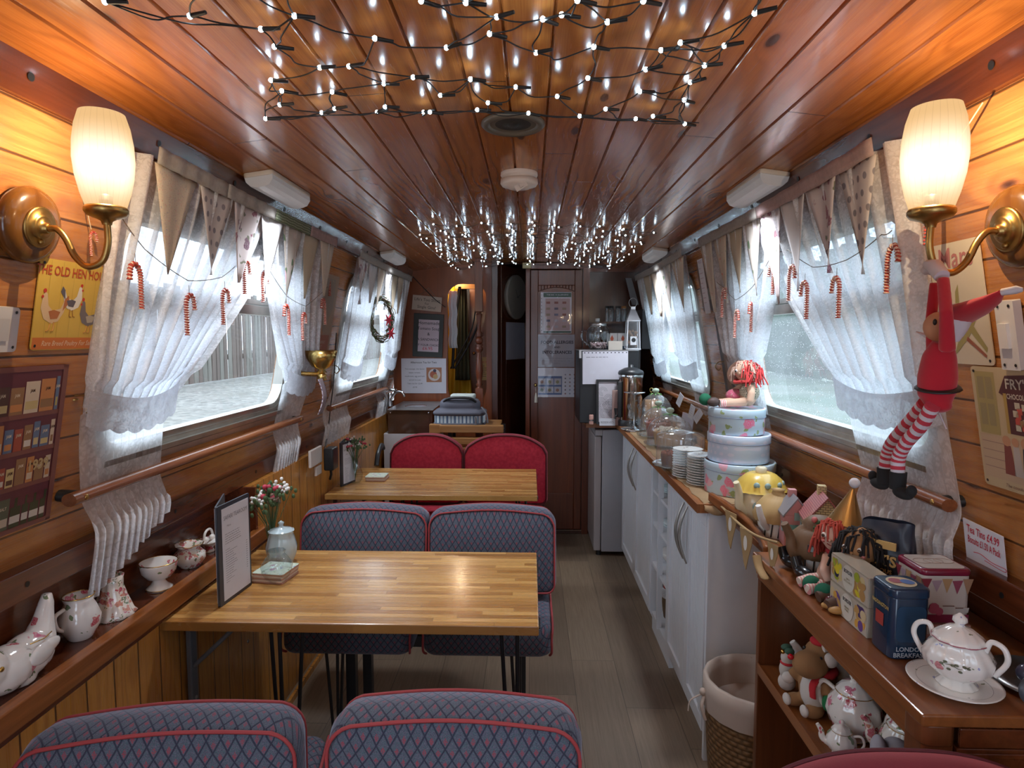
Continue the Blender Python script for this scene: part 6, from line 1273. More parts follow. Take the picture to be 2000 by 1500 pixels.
# ------------------------------------------------------------------ things on the tables
def menu(c, rz, label, s=1., lab2='white sheet printed SAFARI TEAROOM with a price list'):
    r = thing('menu_holder', label, 'menu', c, rz, 'table menus in black holders'); H, W2 = .27 * s, .155 * s
    r1 = MB(plain((.03, .033, .045), .4, 'black_folder')); A = math.radians(24)
    for sg in (-1, 1):
        pass
    M1 = basis(V((0, 0, 0)), V((1, 0, 0)), V((0, 0, 1)), V((0, -1, 0)))
    obj('front_cover', MB(r1.mats[0]).at(M1).rbox(0, W2, 0, H, -.004, 0, .004), r)
    M2 = basis(V((0, .003, 0)), V((math.cos(A), math.sin(A), 0)), V((0, 0, 1)), V((math.sin(A), -math.cos(A), 0)))
    obj('rear_cover', MB(r1.mats[0]).at(M2).rbox(0, W2, 0, H, -.004, 0, .004), r)
    q = MB(plain((.62, .63, .70), .5, 'menu_sheet')).at(M1).box(.018, W2 - .008, .010, H - .012, 0, .0010); q.mat(plain((.16, .16, .2), .6, 'menu_ink')).text('SAFARI TEAROOM', .018 + (W2 - .026) / 2, H - .045, .0165 * s, .0013, wide=.85)
    rnd = random.Random(1); q.text('Menu', .05, H - .066, .009, .0013)
    lines(q, .030, W2 - .02, [H - .085 - .0065 * k for k in range(5)], q.mats[-1], .0014, rnd, .0013, (.6, 1)); lines(q, .030, W2 - .05, [H - .128 - .0065 * k for k in range(15)], q.mats[-1], .0014, rnd, .0013, (.2, .75))
    for k in range(13): q.rect(W2 - .026, W2 - .019, H - .134 - .0065 * k, H - .1325 - .0065 * k, .0013)
    obj('menu_sheet', q, r, lab2)
    obj('inner_sheet', MB(plain((.62, .63, .70), .5, 'menu_sheet')).at(M2).box(.004, W2 - .008, .010, H - .006, -.0055, -.0042), r)
    return r
TZ = .7205
p = PZ(431, 1187, TZ); q_ = PZ(492, 1142, TZ); menu((p.x, p.y, TZ), math.atan2(q_.y - p.y, q_.x - p.x), 'near SAFARI TEAROOM menu standing in its black holder on the near table', (q_ - p).length / .155)
p = PZ(667, 951, TZ); q_ = PZ(697, 941, TZ); menu((p.x + .0, p.y, TZ), math.atan2(q_.y - p.y, q_.x - p.x) + .1, 'far menu in a black holder on the far table by the plug', .80)
cm = floral('coaster_print', (.58, .64, .52), ((.45, .25, .35), (.25, .35, .45)), 45, .3, .5, .4, (.20, .32, .15))
p = PZ(525, 1133, TZ)
def coasters(c, rz, s, n_, where, k0=0):
    for k in range(n_):
        m = MB(plain((.52, .42, .34), .7, 'cork_edge') if k % 2 else plain((.42, .22, .16), .7, 'cork_brown')).rbox(-s, s, -s, s, 0, .0052, .006); 
        if k == n_ - 1: m.mat(cm).prism(rrect(-s, s, -s, s, .006, 5), .0052, .0062)
        lb = ('floral coaster on top of the pile on the %s table' if k == n_ - 1 else 'coasters in the pile on the %s table, only cork edges showing') % where
        single('coaster', lb, 'coaster', m, (c[0] + .0015 * math.sin(k * 5 + k0), c[1] + .0015 * math.cos(k * 3), c[2] + .0056 * k), rz + .02 * math.sin(k * 4), group='coasters on the %s table' % where)
coasters((p.x + .012, p.y + .022, TZ), math.radians(-8), .050, 5, 'near'); p = PZ(737, 936, TZ); coasters((p.x, p.y, TZ), 0, .050, 4, 'far', 2)
# creamer, glass dish, floral vase on the near table
p = PZ(508, 1100, TZ); r = thing('milk_jug', 'pale blue fluted china jug behind the near menu', 'jug', (PX(508, 1100, -.80).x, 1.95, TZ)); pb = plain((.46, .56, .60), .15, 'pale_blue_china', Coat_Weight=.5)
obj('body', MB(pb).lathe([(.030, 0), (.034, .004), (.046, .035), (.048, .055), (.040, .085), (.036, .098), (.040, .108)], 56, flute=.03, nf=9), r); obj('lid', MB(pb).lathe([(.040, .106), (.030, .114), (.008, .120), (.006, .126), (.010, .134), (.001, .140)], 28), r)
r = thing('glass_vase', 'small clear swirled glass dish between the near menu and the coasters', 'vase', (-.755, 1.80, TZ)); obj('body', MB(M['jarglass']).lathe([(.02, 0), (.026, .004), (.042, .03), (.045, .05), (.030, .075), (.022, .085), (.026, .095)], 48, flute=.04, nf=8, fz=40), r)
def posy(c, label, s, seed, h0):
    r = thing('flower_posy', label, 'flowers', c); rnd = random.Random(seed); g = plain((.07, .12, .05), .8, 'leaf_green'); wh = plain((.68, .66, .64), .8, 'white_petal'); rd = plain((.40, .03, .06), .7, 'berry_red'); cn = plain((.22, .13, .10), .8, 'cone')
    st = MB(g); fl = MB(wh); bb = MB(rd); pc_ = MB(cn)
    for k in range(26):
        a = rnd.uniform(0, 2 * PI); q = rnd.uniform(.2, 1.) * .06 * s; tip = V((q * math.cos(a), q * math.sin(a), h0 + rnd.uniform(.01, .055) * s)); st.tube([(0, 0, 0), V((q * .3 * math.cos(a), q * .3 * math.sin(a), h0 * .7)), tip], .0011, 4)
        for j in range(4): st.ell(tip + V((rnd.gauss(0, .008), rnd.gauss(0, .008), rnd.gauss(-.006, .006))) * s, (.0045 * s, .002 * s, .006 * s), 6, 4)
        if k % 4 == 0:
            for j in range(7): fl.ell(tip + V((rnd.gauss(0, .008), rnd.gauss(0, .008), rnd.gauss(.006, .006))) * s, .0045 * s, 6, 4)
        if k % 6 == 1:
            for j in range(3): bb.ell(tip + V((rnd.gauss(0, .006), rnd.gauss(0, .006), .004)) * s, .006 * s, 8, 5)
    for k in range(3):
        for j in range(14): aa = j * .9; pc_.ell(V((.02 * (k - 1) + .009 * (1 - j / 14) * math.cos(aa), .012 * (k % 2) + .009 * (1 - j / 14) * math.sin(aa), h0 + .02 + .0016 * j)) * 1, .004 * s, 6, 4)
    obj('foliage', st, r); obj('white_flowers', fl, r)['kind'] = 'stuff'; obj('red_berries', bb, r)['kind'] = 'stuff'; obj('cones', pc_, r); return r
posy((-.84, 1.97, TZ), 'posy of white flowers, cones and leaves behind the near menu', 1.35, 3, .175)
p = PZ(703, 935, TZ); r = thing('glass_vase', 'clear twisted glass vase beside the far menu', 'vase', (-.875, 3.07, TZ)); obj('body', MB(M['jarglass']).lathe([(.022, 0), (.034, .02), (.038, .045), (.022, .09), (.014, .12), (.018, .135)], 40, flute=.06, nf=6, fz=30), r); posy((-.875, 3.07, TZ + .02), 'posy with a red flower in the twisted glass vase on the far table', 1.0, 9, .15)
# ------------------------------------------------------------------ right wall signs
def frog(m, w_, h_):
    m.mat(P_((.42, .16, .15))).text('Mars', w_ * .02, h_ * .30, .055, .0008, shear=.1, wide=.9, bold=.0006)
    g = P_((.32, .27, .10)); m.mat(g).poly([(-w_ * .1, -h_ * .1), (w_ * .0, -h_ * .02), (w_ * .02, h_ * .16), (-w_ * .05, h_ * .1)], .0006).poly([(-w_ * .25, -h_ * .45), (w_ * .1, -h_ * .28), (w_ * .3, -h_ * .12), (w_ * .1, -h_ * .16), (-w_ * .1, -h_ * .30)], .0006).poly([(w_ * .1, -h_ * .2), (w_ * .40, -h_ * .40), (w_ * .42, -h_ * .36), (w_ * .16, -h_ * .14)], .0008)
    m.mat(P_((.30, .10, .06))).poly([(w_ * .05, -h_ * .3), (w_ * .38, -h_ * .44), (w_ * .40, -h_ * .42), (w_ * .08, -h_ * .27)], .001)
wallsheet('tin_sign', 'cream tin sign lettered Mars with leaping figures, behind the elf and the lamp arm', 1, 1.168, 1.312, 1.398, 1.632, P_((.60, .52, .40)), frog)
def shop(m, w_, h_):
    m.mat(P_((.38, .30, .12))).rect(-w_ * .44, -w_ * .10, -h_ * .05, h_ * .46, .0004); m.mat(P_((.30, .24, .12)))
    for a in (-.40, -.26):
        for b_ in (.02, .24): m.rect(w_ * a, w_ * (a + .11), h_ * b_, h_ * (b_ + .18), .0007)
    m.mat(P_((.09, .03, .035))).poly([(-w_ * .05, h_ * .30), (w_ * .08, h_ * .44), (w_ * .48, h_ * .46), (w_ * .48, -h_ * .02), (w_ * .05, -h_ * .02), (w_ * .02, h_ * .28)], .0007)
    m.mat(P_((.42, .28, .08))).rect(w_ * .02, w_ * .07, -h_ * .02, h_ * .3, .0009); m.mat(P_((.55, .50, .42))).text("FRY'S", w_ * .26, h_ * .34, .026, .001, wide=.95, bold=.0004).text('CHOCOLATE', w_ * .27, h_ * .26, .0135, .001, wide=.72, bold=.0003)
    rnd = random.Random(4)
    for k in range(14): m.mat(P_(rnd.choice([(.5, .08, .06), (.5, .45, .35), (.35, .2, .1)]))).rect(*(lambda x, y: (x, x + .012, y, y + .012))(rnd.uniform(w_ * .12, w_ * .42), rnd.uniform(0, h_ * .2)), .001)
    m.mat(P_((.50, .36, .24))).rect(-w_ * .46, w_ * .47, -h_ * .42, -h_ * .06, .0005)
    for k in range(4): m.mat(P_((.26, .16, .14))).rect(-w_ * .44, w_ * .0, -h_ * (.12 + .07 * k), -h_ * (.115 + .07 * k), .0007)
    for x, c_, s in ((-.02, (.22, .06, .05), 1.), (.12, (.45, .40, .36), .85), (.28, (.05, .045, .06), 1.1), (.40, (.20, .10, .08), .8)):
        m.mat(P_(c_)).poly([(w_ * x - .012 * s, -h_ * .36), (w_ * x + .014 * s, -h_ * .36), (w_ * x + .009 * s, -h_ * .12), (w_ * x - .007 * s, -h_ * .12)], .0009); m.mat(P_((.50, .26, .15))).disc(w_ * x, -h_ * .085, .010 * s, z=.001)
    m.mat(P_((.2, .12, .1))).text('The touch of taste', w_ * .12, -h_ * .47, .010, .001, shear=.3)
wallsheet('tin_sign', "old shop-front picture sign FRY'S CHOCOLATE at the right edge below the switch", 1, 1.085, 1.234, 1.165, 1.395, P_((.52, .40, .24)), shop)
r = wallsheet('wall_switch', 'white wall light switch at the right edge beside the elf hat', 1, 1.092, 1.135, 1.395, 1.515, plain((.62, .60, .60), .4, 'switch_white2'), lambda m, w_, h_: (m.mat(plain((.70, .68, .68), .35, 'rocker')).box(-.013, .008, -.022, .022, 0, .006)), 'switch', th=.014, r=.002)
def tt(m, w_, h_):
    m.mat(M['redink']).text('Tea Tins £4.99', 0, h_ * .22, .024, .001, shear=.15, wide=.62, bold=.0003).text('Biscuits £1.50 A Pack', 0, -h_ * .02, .022, .001, shear=.15, wide=.47, bold=.0003)
    m.tube(bez([(-.03, -h_ * .22, .001), (-.01, -h_ * .18, .001), (.02, -h_ * .24, .001), (.055, -h_ * .22, .001), (.05, -h_ * .30, .001), (.0, -h_ * .28, .001)], 5), .0007, 4)
wallsheet('price_note', 'white card with red handwriting Tea Tins £4.99 taped above the tins', 1, 1.195, 1.305, .985, 1.075, M['paper'], tt, 'note', False, r=.001, off=.012, tilt=-.05)
def pl(m, w_, h_): m.mat(P_((.3, .2, .3))).text('PRICES', 0, h_ * .42, .018, .0008); lines(m, -w_ * .35, w_ * .35, [h_ * (.33 - .09 * j) for j in range(8)], P_((.4, .25, .32)), .003)
wallsheet('price_list', 'long white handwritten price list hanging by the posters between the right windows', 1, 2.79, 2.87, 1.56, 1.80, M['paper'], pl, 'notice', False, r=.001, off=.03)
def p1(m, w_, h_):
    rnd = random.Random(6); m.mat(P_((.45, .26, .08))).text('Circus', 0, h_ * .3, .05, .001, shear=.2)
    for k in range(9): m.mat(P_(rnd.choice([(.30, .32, .24), (.35, .12, .07), (.20, .13, .09)]))).disc(rnd.uniform(-w_ * .4, w_ * .4), rnd.uniform(-h_ * .4, h_ * .15), rnd.uniform(.015, .04), z=.0005 + k * .0001)
wallsheet('tin_sign', 'brown ornate poster at the top of the planks between the right windows', 1, 2.80, 2.99, 1.57, 1.79, P_((.16, .085, .05)), p1)
def p2(m, w_, h_):
    m.mat(P_((.42, .30, .18))).text('SHERRY', 0, h_ * .38, .034, .0008, bold=.001); m.mat(P_((.22, .14, .10))).poly([(-w_ * .3, -h_ * .45), (w_ * .1, -h_ * .45), (w_ * .0, h_ * .2), (-w_ * .2, h_ * .1)], .0005); m.mat(P_((.40, .26, .15))).disc(-w_ * .05, h_ * .14, .03, z=.0008).poly([(-w_ * .1, -h_ * .4), (w_ * .25, -h_ * .3), (w_ * .12, h_ * .05), (-w_ * .02, h_ * .02)], .0007); m.mat(P_((.45, .04, .07))).disc(w_ * .3, -h_ * .25, .022, z=.0009)
wallsheet('tin_sign', 'dark lettered picture sign below the price list, behind the rag doll', 1, 2.66, 2.84, 1.20, 1.54, P_((.075, .055, .05)), p2)
for k, (y, z, tl) in enumerate(((3.44, 1.085, -.55), (3.20, 1.05, -.35), (3.05, 1.04, -.75))):
    m = MB(plain((.58, .59, .64), .5, 'price_card')).box(-.021, .021, -.075, .0, -.001, .001); lines(m, -.016, .016, [-.02 - .012 * j for j in range(4)], M['inkgrey'], .0015)
    single('price_card', ['first long white price card clipped on the far right handrail, farthest', 'middle long white price card clipped on the far right handrail', 'nearest long white price card on the far right handrail'][k], 'price card', m, M=basis(V((.835, y, z + .05)), V((.35, -.93, 0)).normalized(), V((0, 0, 1)), V((-.93, -.35, 0)).normalized()) @ Mx.Rotation(tl, 4, 'Z'))
m = MB(plain((.30, .27, .30), .6, 'menu_grey')).box(-.07, .07, 0, .004, 0, .14); single('grey_card', 'grey laminated card leaning behind the domes under the far right window', 'card', m, M=basis(V((.835, 3.35, WT)), V((.2, -.98, 0)).normalized(), V((.15, .03, 1)).normalized(), V((-.98, -.2, .1)).normalized()) @ basis(V((0, 0, 0)), V((1, 0, 0)), V((0, 0, 1)), V((0, 1, 0))))
def st3(m, w_, h_): m.mat(P_((.45, .05, .06))).rect(-w_ * .3, w_ * .3, -h_ * .4, h_ * .2, .0006); m.mat(P_((.6, .55, .5))).disc(0, h_ * .3, .012, z=.0008)
wallsheet('small_picture', 'small dark picture with a red figure low on the wall right of the black cupboard', 1, 4.22, 4.32, 1.16, 1.34, P_((.18, .15, .14)), st3, 'picture', False)
wallsheet('tin_sign', 'dull green chequered sign in the far right corner behind the curtain', 1, 4.28, 4.46, 1.45, 1.78, P_((.15, .16, .11)), lambda m, w_, h_: [m.mat(P_((.32, .30, .24))).rect(-w_ * .35, w_ * .35, h_ * (.35 - .16 * j), h_ * (.42 - .16 * j), .0006) for j in range(5)])
# ------------------------------------------------------------------ ledge and dresser on the right
DX0, DX1, DY0, DY1, DZ = .622, .945, .955, 1.675, .865
D_ = thing('dresser', 'open-fronted wooden dresser shelf unit on the right carrying tins and teapots', 'dresser', (0, 0, 0)); dw, dz_ = M['dresser'], M['dresserz']
b = MB(dw).box(DX0 - .012, DX1, DY0 - .01, DY1 + .012, DZ - .02, DZ); obj('top', b, D_, bevel=.003)
b = MB(dw).box(DX0 - .006, DX0 + .016, DY0 + .02, DY1, DZ - .055, DZ - .0205).box(DX0 - .002, DX0 + .012, DY0 + .02, DY1, DZ - .068, DZ - .0555); obj('front_rail', b, D_, bevel=.002)
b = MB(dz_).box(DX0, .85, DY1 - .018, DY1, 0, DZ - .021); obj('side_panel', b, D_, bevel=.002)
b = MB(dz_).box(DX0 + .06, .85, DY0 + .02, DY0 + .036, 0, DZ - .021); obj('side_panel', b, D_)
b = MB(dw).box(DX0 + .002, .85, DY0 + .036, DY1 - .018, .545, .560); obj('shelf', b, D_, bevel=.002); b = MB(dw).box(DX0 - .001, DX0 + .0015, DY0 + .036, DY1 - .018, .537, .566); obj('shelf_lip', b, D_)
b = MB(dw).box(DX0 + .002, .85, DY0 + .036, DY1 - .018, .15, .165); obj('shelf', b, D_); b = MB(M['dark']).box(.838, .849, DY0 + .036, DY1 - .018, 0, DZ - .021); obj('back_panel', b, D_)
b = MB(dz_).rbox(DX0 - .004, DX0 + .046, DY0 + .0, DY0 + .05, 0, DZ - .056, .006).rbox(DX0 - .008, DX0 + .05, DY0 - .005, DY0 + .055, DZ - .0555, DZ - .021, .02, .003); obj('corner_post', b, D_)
b = MB(M['mahog']).box(DX0 + .05, .945, DY0 + .0, DY0 + .02, .45, DZ - .06).box(DX0 + .05, .945, DY0 - .006, DY0 + .0, DZ - .055, DZ - .024).box(DX0 + .05, .945, DY0 - .003, DY0 + .0, DZ - .075, DZ - .066); obj('end_panel', b, D_, bevel=.002)
m = MB(M['dresser']).box(.655, .945, DY1 + .015, 2.05, .842, .865); single('ledge_shelf', 'short wooden ledge joining the dresser to the white end panel, teapots on it', 'shelf', m, bevel=.003)
m = MB(M['dresser']); pts = [(.60, 2.06, .935), (.63, 1.98, .92), (.655, 1.88, .90), (.66, 1.78, .885), (.652, 1.70, .874)]; P = bez(pts, 6)
m.grid(lambda u, v: (lambda p: V((p.x + .006 * math.sin(PI * u), p.y, p.z - .045 * (v) * (.35 + .65 * math.sin(PI * min(1, u + .1))))))(P[min(len(P) - 1, int(round(u * (len(P) - 1))))]), 24, 4); single('curved_rail', 'curved reddish wooden rail in front of the house teapots, burlap flags under it', 'rail', m, solid=.016)
bl = plain((.34, .22, .10), .9, 'burlap'); R_ = thing('burlap_bunting', 'burlap bunting with white hearts drooping below the curved rail', 'bunting', (0, 0, 0))
for k, (px, py, sc) in enumerate(((1428, 1000, 1.), (1458, 1035, 1.), (1510, 1062, .7))):
    p = PX(px, py, .62); q = MB(bl); L = .10 * sc
    out = [(-.028, 0), (.028, .0), (.026, -.03), (.012, -.07), (.004, -L), (-.006, -.085), (-.016, -.05)]
    q.at(basis(p, V((.25, -.97, 0)).normalized(), V((0, 0, 1)), V((-.97, -.25, 0)).normalized())).prism([(a * sc * 1.1, c_ * sc * 1.15) for a, c_ in out][::-1], 0, .002); q.mat(plain((.66, .62, .56), .9, 'heart_white')); q.disc(0, -.038 * sc, .009 * sc, .022 * sc, z=.003); obj('flag', q, R_)
pts = [PX(1405, 985, .62), PX(1440, 1020, .62), PX(1475, 1045, .62), PX(1520, 1060, .62)]; obj('twine', MB(bl).tube(bez(pts, 6), .004, 5), R_)
m = MB(bl); m.tube(bez([PX(1478, 1085, .60), PX(1484, 1110, .60), PX(1497, 1132, .60)], 5), [.012] * 10 + [.004], 6, flat=.4); single('burlap_strip', 'torn bit of burlap hanging off the back corner of the dresser', 'cloth', m)
# ------------------------------------------------------------------ teapots on the dresser and ledge
def gz(px, py, X): return PX(px, py, X)
DT = .8655
# yellow cottage teapot
cwall = plain((.66, .58, .40), .25, 'cream_glaze', Coat_Weight=.4); yroof = plain((.62, .42, .08), .3, 'yellow_glaze', Coat_Weight=.4); tile = plain((.40, .13, .13), .4, 'pink_roof'); greyr = plain((.22, .21, .23), .4, 'grey_roof'); brown = plain((.14, .075, .035), .6, 'thatch_brown'); tan = plain((.42, .27, .11), .6, 'thatch_tan'); winc = plain((.25, .36, .36), .3, 'window_blue'); blk = plain((.03, .03, .03), .5, 'timber_black')
def spout(r, pts, rad, mat): return obj('spout', MB(mat).tube(bez(pts, 5), rad if not isinstance(rad, tuple) else [rad[0] + (rad[1] - rad[0]) * k / (5 * (len(pts) - 1)) for k in range(5 * (len(pts) - 1) + 1)], 12), r)
r = thing('house_teapot', 'yellow-roofed cottage teapot with blue windows, nearest the cake tins', 'teapot', (.735, 1.98, .8655), .3)
obj('body', MB(cwall).lathe([(.055, 0), (.060, .01), (.066, .05), (.062, .09), (.055, .10)], 40, sx=1.15), r); b = MB(yroof).lathe([(.072, .10), (.066, .106), (.060, .13), (.040, .15), (.030, .155)], 44, sx=1.15, flute=.04, nf=22); b.mat(cwall).lathe([(.016, .155), (.018, .17), (.012, .174)], 20); obj('roof_lid', b, r)
b = MB(winc)
for a in (-2.4, -1.9, -1.2, -.7): b.at(Mx.Rotation(a, 4, 'Z') @ Mx.Translation((.0685, 0, .06))).ell((.002, 0, 0), (.004, .010, .013), 10, 6); b.at(Mx.Rotation(a, 4, 'Z') @ Mx.Translation((.064, 0, .125))).ell((.0, 0, 0), (.006, .010, .010), 10, 6)
obj('windows', b, r); spout(r, [(-.06, -.01, .03), (-.085, -.012, .06), (-.09, -.015, .10), (-.105, -.02, .135)], (.017, .009), cwall)
# thatched timbered teapot
r = thing('house_teapot', 'tan thatched teapot with black timber frame and white walls behind the grey-roofed one', 'teapot', (.735, 1.84, .8655), .2)
obj('body', MB(plain((.68, .66, .62), .3, 'white_glaze')).lathe([(.052, 0), (.056, .05), (.05, .062)], 36), r); obj('thatch', MB(tan).lathe([(.066, .045), (.070, .06), (.060, .085), (.04, .11), (.02, .12), (.016, .13), (.020, .135), (.001, .14)], 44, flute=.03, nf=19), r)
b = MB(blk)
for k in range(9): a = -2.8 + k * .35; b.tube([(.055 * math.cos(a), .055 * math.sin(a), .004), (.058 * math.cos(a + .1), .058 * math.sin(a + .1), .05)], .0022, 5)
obj('timbers', b, r); spout(r, [(-.045, -.02, .03), (-.07, -.03, .06), (-.085, -.035, .10)], (.012, .008), plain((.68, .66, .62), .3))
# house with grey and pink roofs (two-part)
n = NT('brick_glaze'); x, y, z = n.xyz(); br = n.new('ShaderNodeTexBrick'); n.set(br.inputs['Vector'], n.comb(n.math('ADD', x, y), z, 0.)); br.inputs['Scale'].default_value = 42.; br.inputs['Color1'].default_value = (.60, .50, .28, 1); br.inputs['Color2'].default_value = (.52, .40, .22, 1); br.inputs['Mortar'].default_value = (.12, .08, .05, 1); br.inputs['Mortar Size'].default_value = .03
M['stone'] = n.out(n.bsdf(br.outputs[0], .35, Coat_Weight=.3))
n = NT('roof_tiles'); x, y, z = n.xyz(); s1 = n.math('SINE', n.math('MULTIPLY', z, 700.)); s2 = n.math('SINE', n.math('MULTIPLY', n.math('ADD', y, n.math('MULTIPLY', n.math('GREATER_THAN', s1, 0.), .0045)), 700.)); k_ = n.math('MAXIMUM', n.math('ABSOLUTE', s1), n.math('ABSOLUTE', s2)); M['ptile'] = n.out(n.bsdf(n.mix(n.mr(k_, .55, .95), (.10, .03, .03), (.45, .16, .16)), .4, Coat_Weight=.3))
def house(r, w_, d, h, hr, wall, roof, nm, chim=True, x0=0, y0=0):
    b = MB(wall).box(x0 - w_, x0 + w_, y0 - d, y0 + d, 0, h); b.add([(x0 - w_, y0 - d, h), (x0 + w_, y0 - d, h), (x0, y0 - d, h + hr), (x0 - w_, y0 + d, h), (x0 + w_, y0 + d, h), (x0, y0 + d, h + hr)], [(0, 1, 2), (4, 3, 5)]); obj(nm + '_walls', b, r, bevel=.002)
    e = 1.12; b = MB(roof)
    for s in (-1, 1):
        A_ = [(x0 + s * w_ * e, y0 - d * 1.08, h - hr * .12), (x0 + s * w_ * e, y0 + d * 1.08, h - hr * .12), (x0, y0 + d * 1.08, h + hr * 1.02), (x0, y0 - d * 1.08, h + hr * 1.02)]; B_ = [(p[0], p[1], p[2] + .006) for p in A_]
        b.add(A_ + B_, [(0, 1, 2, 3)[::s], (4, 5, 6, 7)[::-s], (0, 1, 5, 4), (1, 2, 6, 5), (2, 3, 7, 6), (3, 0, 4, 7)])
    if chim: b.mat(wall).box(x0 - .010, x0 + .010, y0 + d * .3, y0 + d * .3 + .022, h + hr * .6, h + hr * 1.35)
    obj(nm + '_roof', b, r); b = MB(winc)
    for yy in (-.5, .5): b.box(x0 - w_ - .0015, x0 - w_ + .001, y0 + yy * d - .008, y0 + yy * d + .008, h * .45, h * .75)
    b.box(x0 - .008, x0 + .008, y0 - d - .0015, y0 - d + .001, h * .85, h * .85 + .022); b.mat(blk).box(x0 - .012, x0 + .014, y0 - d - .0012, y0 - d + .001, 0, h * .38); obj(nm + '_windows', b, r)
r = thing('house_teapot', 'stone cottage teapot with a pink tiled roof and chimneys', 'teapot', (.785, 1.665, .8655), -.25); house(r, .048, .055, .105, .058, M['stone'], M['ptile'], 'main')
r = thing('house_teapot', 'small house teapot with a grey scaled roof and pink brick front', 'teapot', (.75, 1.765, .8655), -.15); house(r, .034, .04, .088, .045, plain((.50, .22, .22), .4, 'pink_brick'), greyr, 'main')
b = MB(plain((.08, .20, .18), .4, 'teal_awning')).add([(-.036, -.042, .062), (.01, -.042, .062), (.01, -.056, .05), (-.04, -.056, .05)], [(0, 1, 2, 3)]); obj('awning', b, r, solid=.003)
# brown thatched cottage teapot in front
r = thing('house_teapot', 'brown shaggy thatched teapot with black and white timber walls, in front of the pink roof', 'teapot', (.728, 1.555, .8655), .1)
obj('body', MB(plain((.62, .60, .56), .35, 'white_wall')).lathe([(.048, 0), (.052, .04), (.05, .05)], 36, sx=1.1), r); obj('thatch', MB(brown).lathe([(.060, .040), (.068, .052), (.062, .085), (.045, .105), (.034, .11), (.036, .122), (.022, .135), (.008, .138), (.001, .14)], 50, sx=1.15, flute=.035, nf=23, fz=30), r)
b = MB(blk)
for k in range(10): a = -3.0 + k * .36; b.tube([(.0535 * 1.1 * math.cos(a), .0525 * math.sin(a), .003), (.056 * 1.1 * math.cos(a + .06), .0535 * math.sin(a + .06), .046)], .002, 5)
for a in (-2.3, -1.3): b.at(Mx.Rotation(a, 4, 'Z')).box(.060, .071, -.013, .013, .062, .080)
obj('timbers', b, r); b = MB(winc)
for a in (-2.3, -1.3): b.at(Mx.Rotation(a, 4, 'Z')).box(.070, .0725, -.009, .009, .065, .077)
obj('windows', b, r); spout(r, [(-.05, -.01, .02), (-.078, -.012, .06), (-.082, -.01, .09), (-.10, -.012, .125)], (.015, .009), brown)
b = MB(plain((.05, .10, .04), .7, 'ivy')); rnd = random.Random(5)
for k in range(30): b.ell((rnd.uniform(-.03, .01), -.02 + rnd.uniform(-.012, .012), .115 + rnd.uniform(-.02, .015)), rnd.uniform(.004, .007), 6, 4)
b.mat(plain((.5, .15, .15), .6)).ell((-.028, -.022, .135), .008, 7, 5); obj('ivy', b, r)
# ------------------------------------------------------------------ dolls
def face(r, c, rad, look, skin, eyecol, cheeks=True):
    ex = V((-look.y, look.x, 0)).normalized(); up_ = V((0, 0, 1)); C_ = MB(plain((.70, .25, .22), .7, 'cheek'))
    for s in (-1, 1):
        p = c + (look * .88 + ex * s * .38 + up_ * .12).normalized() * rad * .98; e_ = obj('eye', MB(plain((.75, .72, .70), .4, 'eye_white')).ell(p, (rad * .15,) * 3, 10, 7), r); obj('pupil', MB(eyecol).ell(p + look * rad * .10, (rad * .10,) * 3, 10, 7), e_)
        p = c + (look * .8 + ex * s * .52 - up_ * .25).normalized() * rad * .94; C_.ell(p, (rad * .13,) * 3, 8, 6)
    if cheeks: obj('cheeks', C_, r)
    m = MB(plain((.35, .05, .04), .6, 'mouth')); P = [c + (look * .95 + ex * .22 * t - up_ * (.42 - .08 * t * t)).normalized() * rad * 1.0 for t in (-1, -.5, 0, .5, 1)]; m.tube(P, rad * .025, 5); obj('mouth', m, r)
    obj('nose', MB(skin).ell(c + look * rad * 1.0 - up_ * rad * .08, rad * .09, 8, 6), r)
def hairmop(c, rad, mat, n_, seed, look, ln=.5, th=.0022, low=-.3):
    b = MB(mat); rnd = random.Random(seed)
    for k in range(n_):
        a = rnd.uniform(0, 2 * PI); z = rnd.uniform(low, 1); d = V((math.cos(a) * math.sqrt(max(0, 1 - z * z)), math.sin(a) * math.sqrt(max(0, 1 - z * z)), z))
        if d.dot(look) > .45 and z < .62: continue
        p = c + d * rad; q = p + d * rad * .16 + V((rnd.gauss(0, .1), rnd.gauss(0, .1), -.12 * ln)) * rad; e_ = q + V((d.x * .1 + rnd.gauss(0, .12), d.y * .1 + rnd.gauss(0, .12), -ln)) * rad; b.tube([p, q, e_], th, 4)
    return b
# rag doll on the tins
skin = plain((.58, .38, .27), .85, 'doll_skin'); wool = plain((.50, .34, .27), .9, 'pale_wool'); rw = plain((.60, .05, .05), .9, 'red_wool')
z0 = WT + .303 + .002; hz = z0 + .118; look = V((-.75, -.62, -.1)).normalized()
r = thing('rag_doll', 'rag doll with pale and red wool hair sitting on the cake tins', 'doll', (TX - .01, TY, z0)); hc = V((.022, -.0, .125))
b = MB(skin).ell((.035, .0, .045), (.030, .032, .045)).ell(hc, (.036, .036, .038)).tube([(.035, 0, .08), hc], .014, 10).tube([(.03, -.03, .075), (.028, -.05, .05), (.022, -.055, .02)], [.014, .013, .012], 10).tube([(.03, .03, .075), (.0, .05, .05), (-.02, .05, .02)], [.013, .012, .011], 10).tube([(.02, -.015, .018), (-.03, -.025, .016), (-.075, -.03, .014)], [.016, .014, .012], 10).tube([(.02, .015, .018), (-.03, .012, .016), (-.072, .005, .014)], [.016, .014, .012], 10)
obj('body', b, r, remesh=.0035); face(r, hc, .037, look, skin, blk)
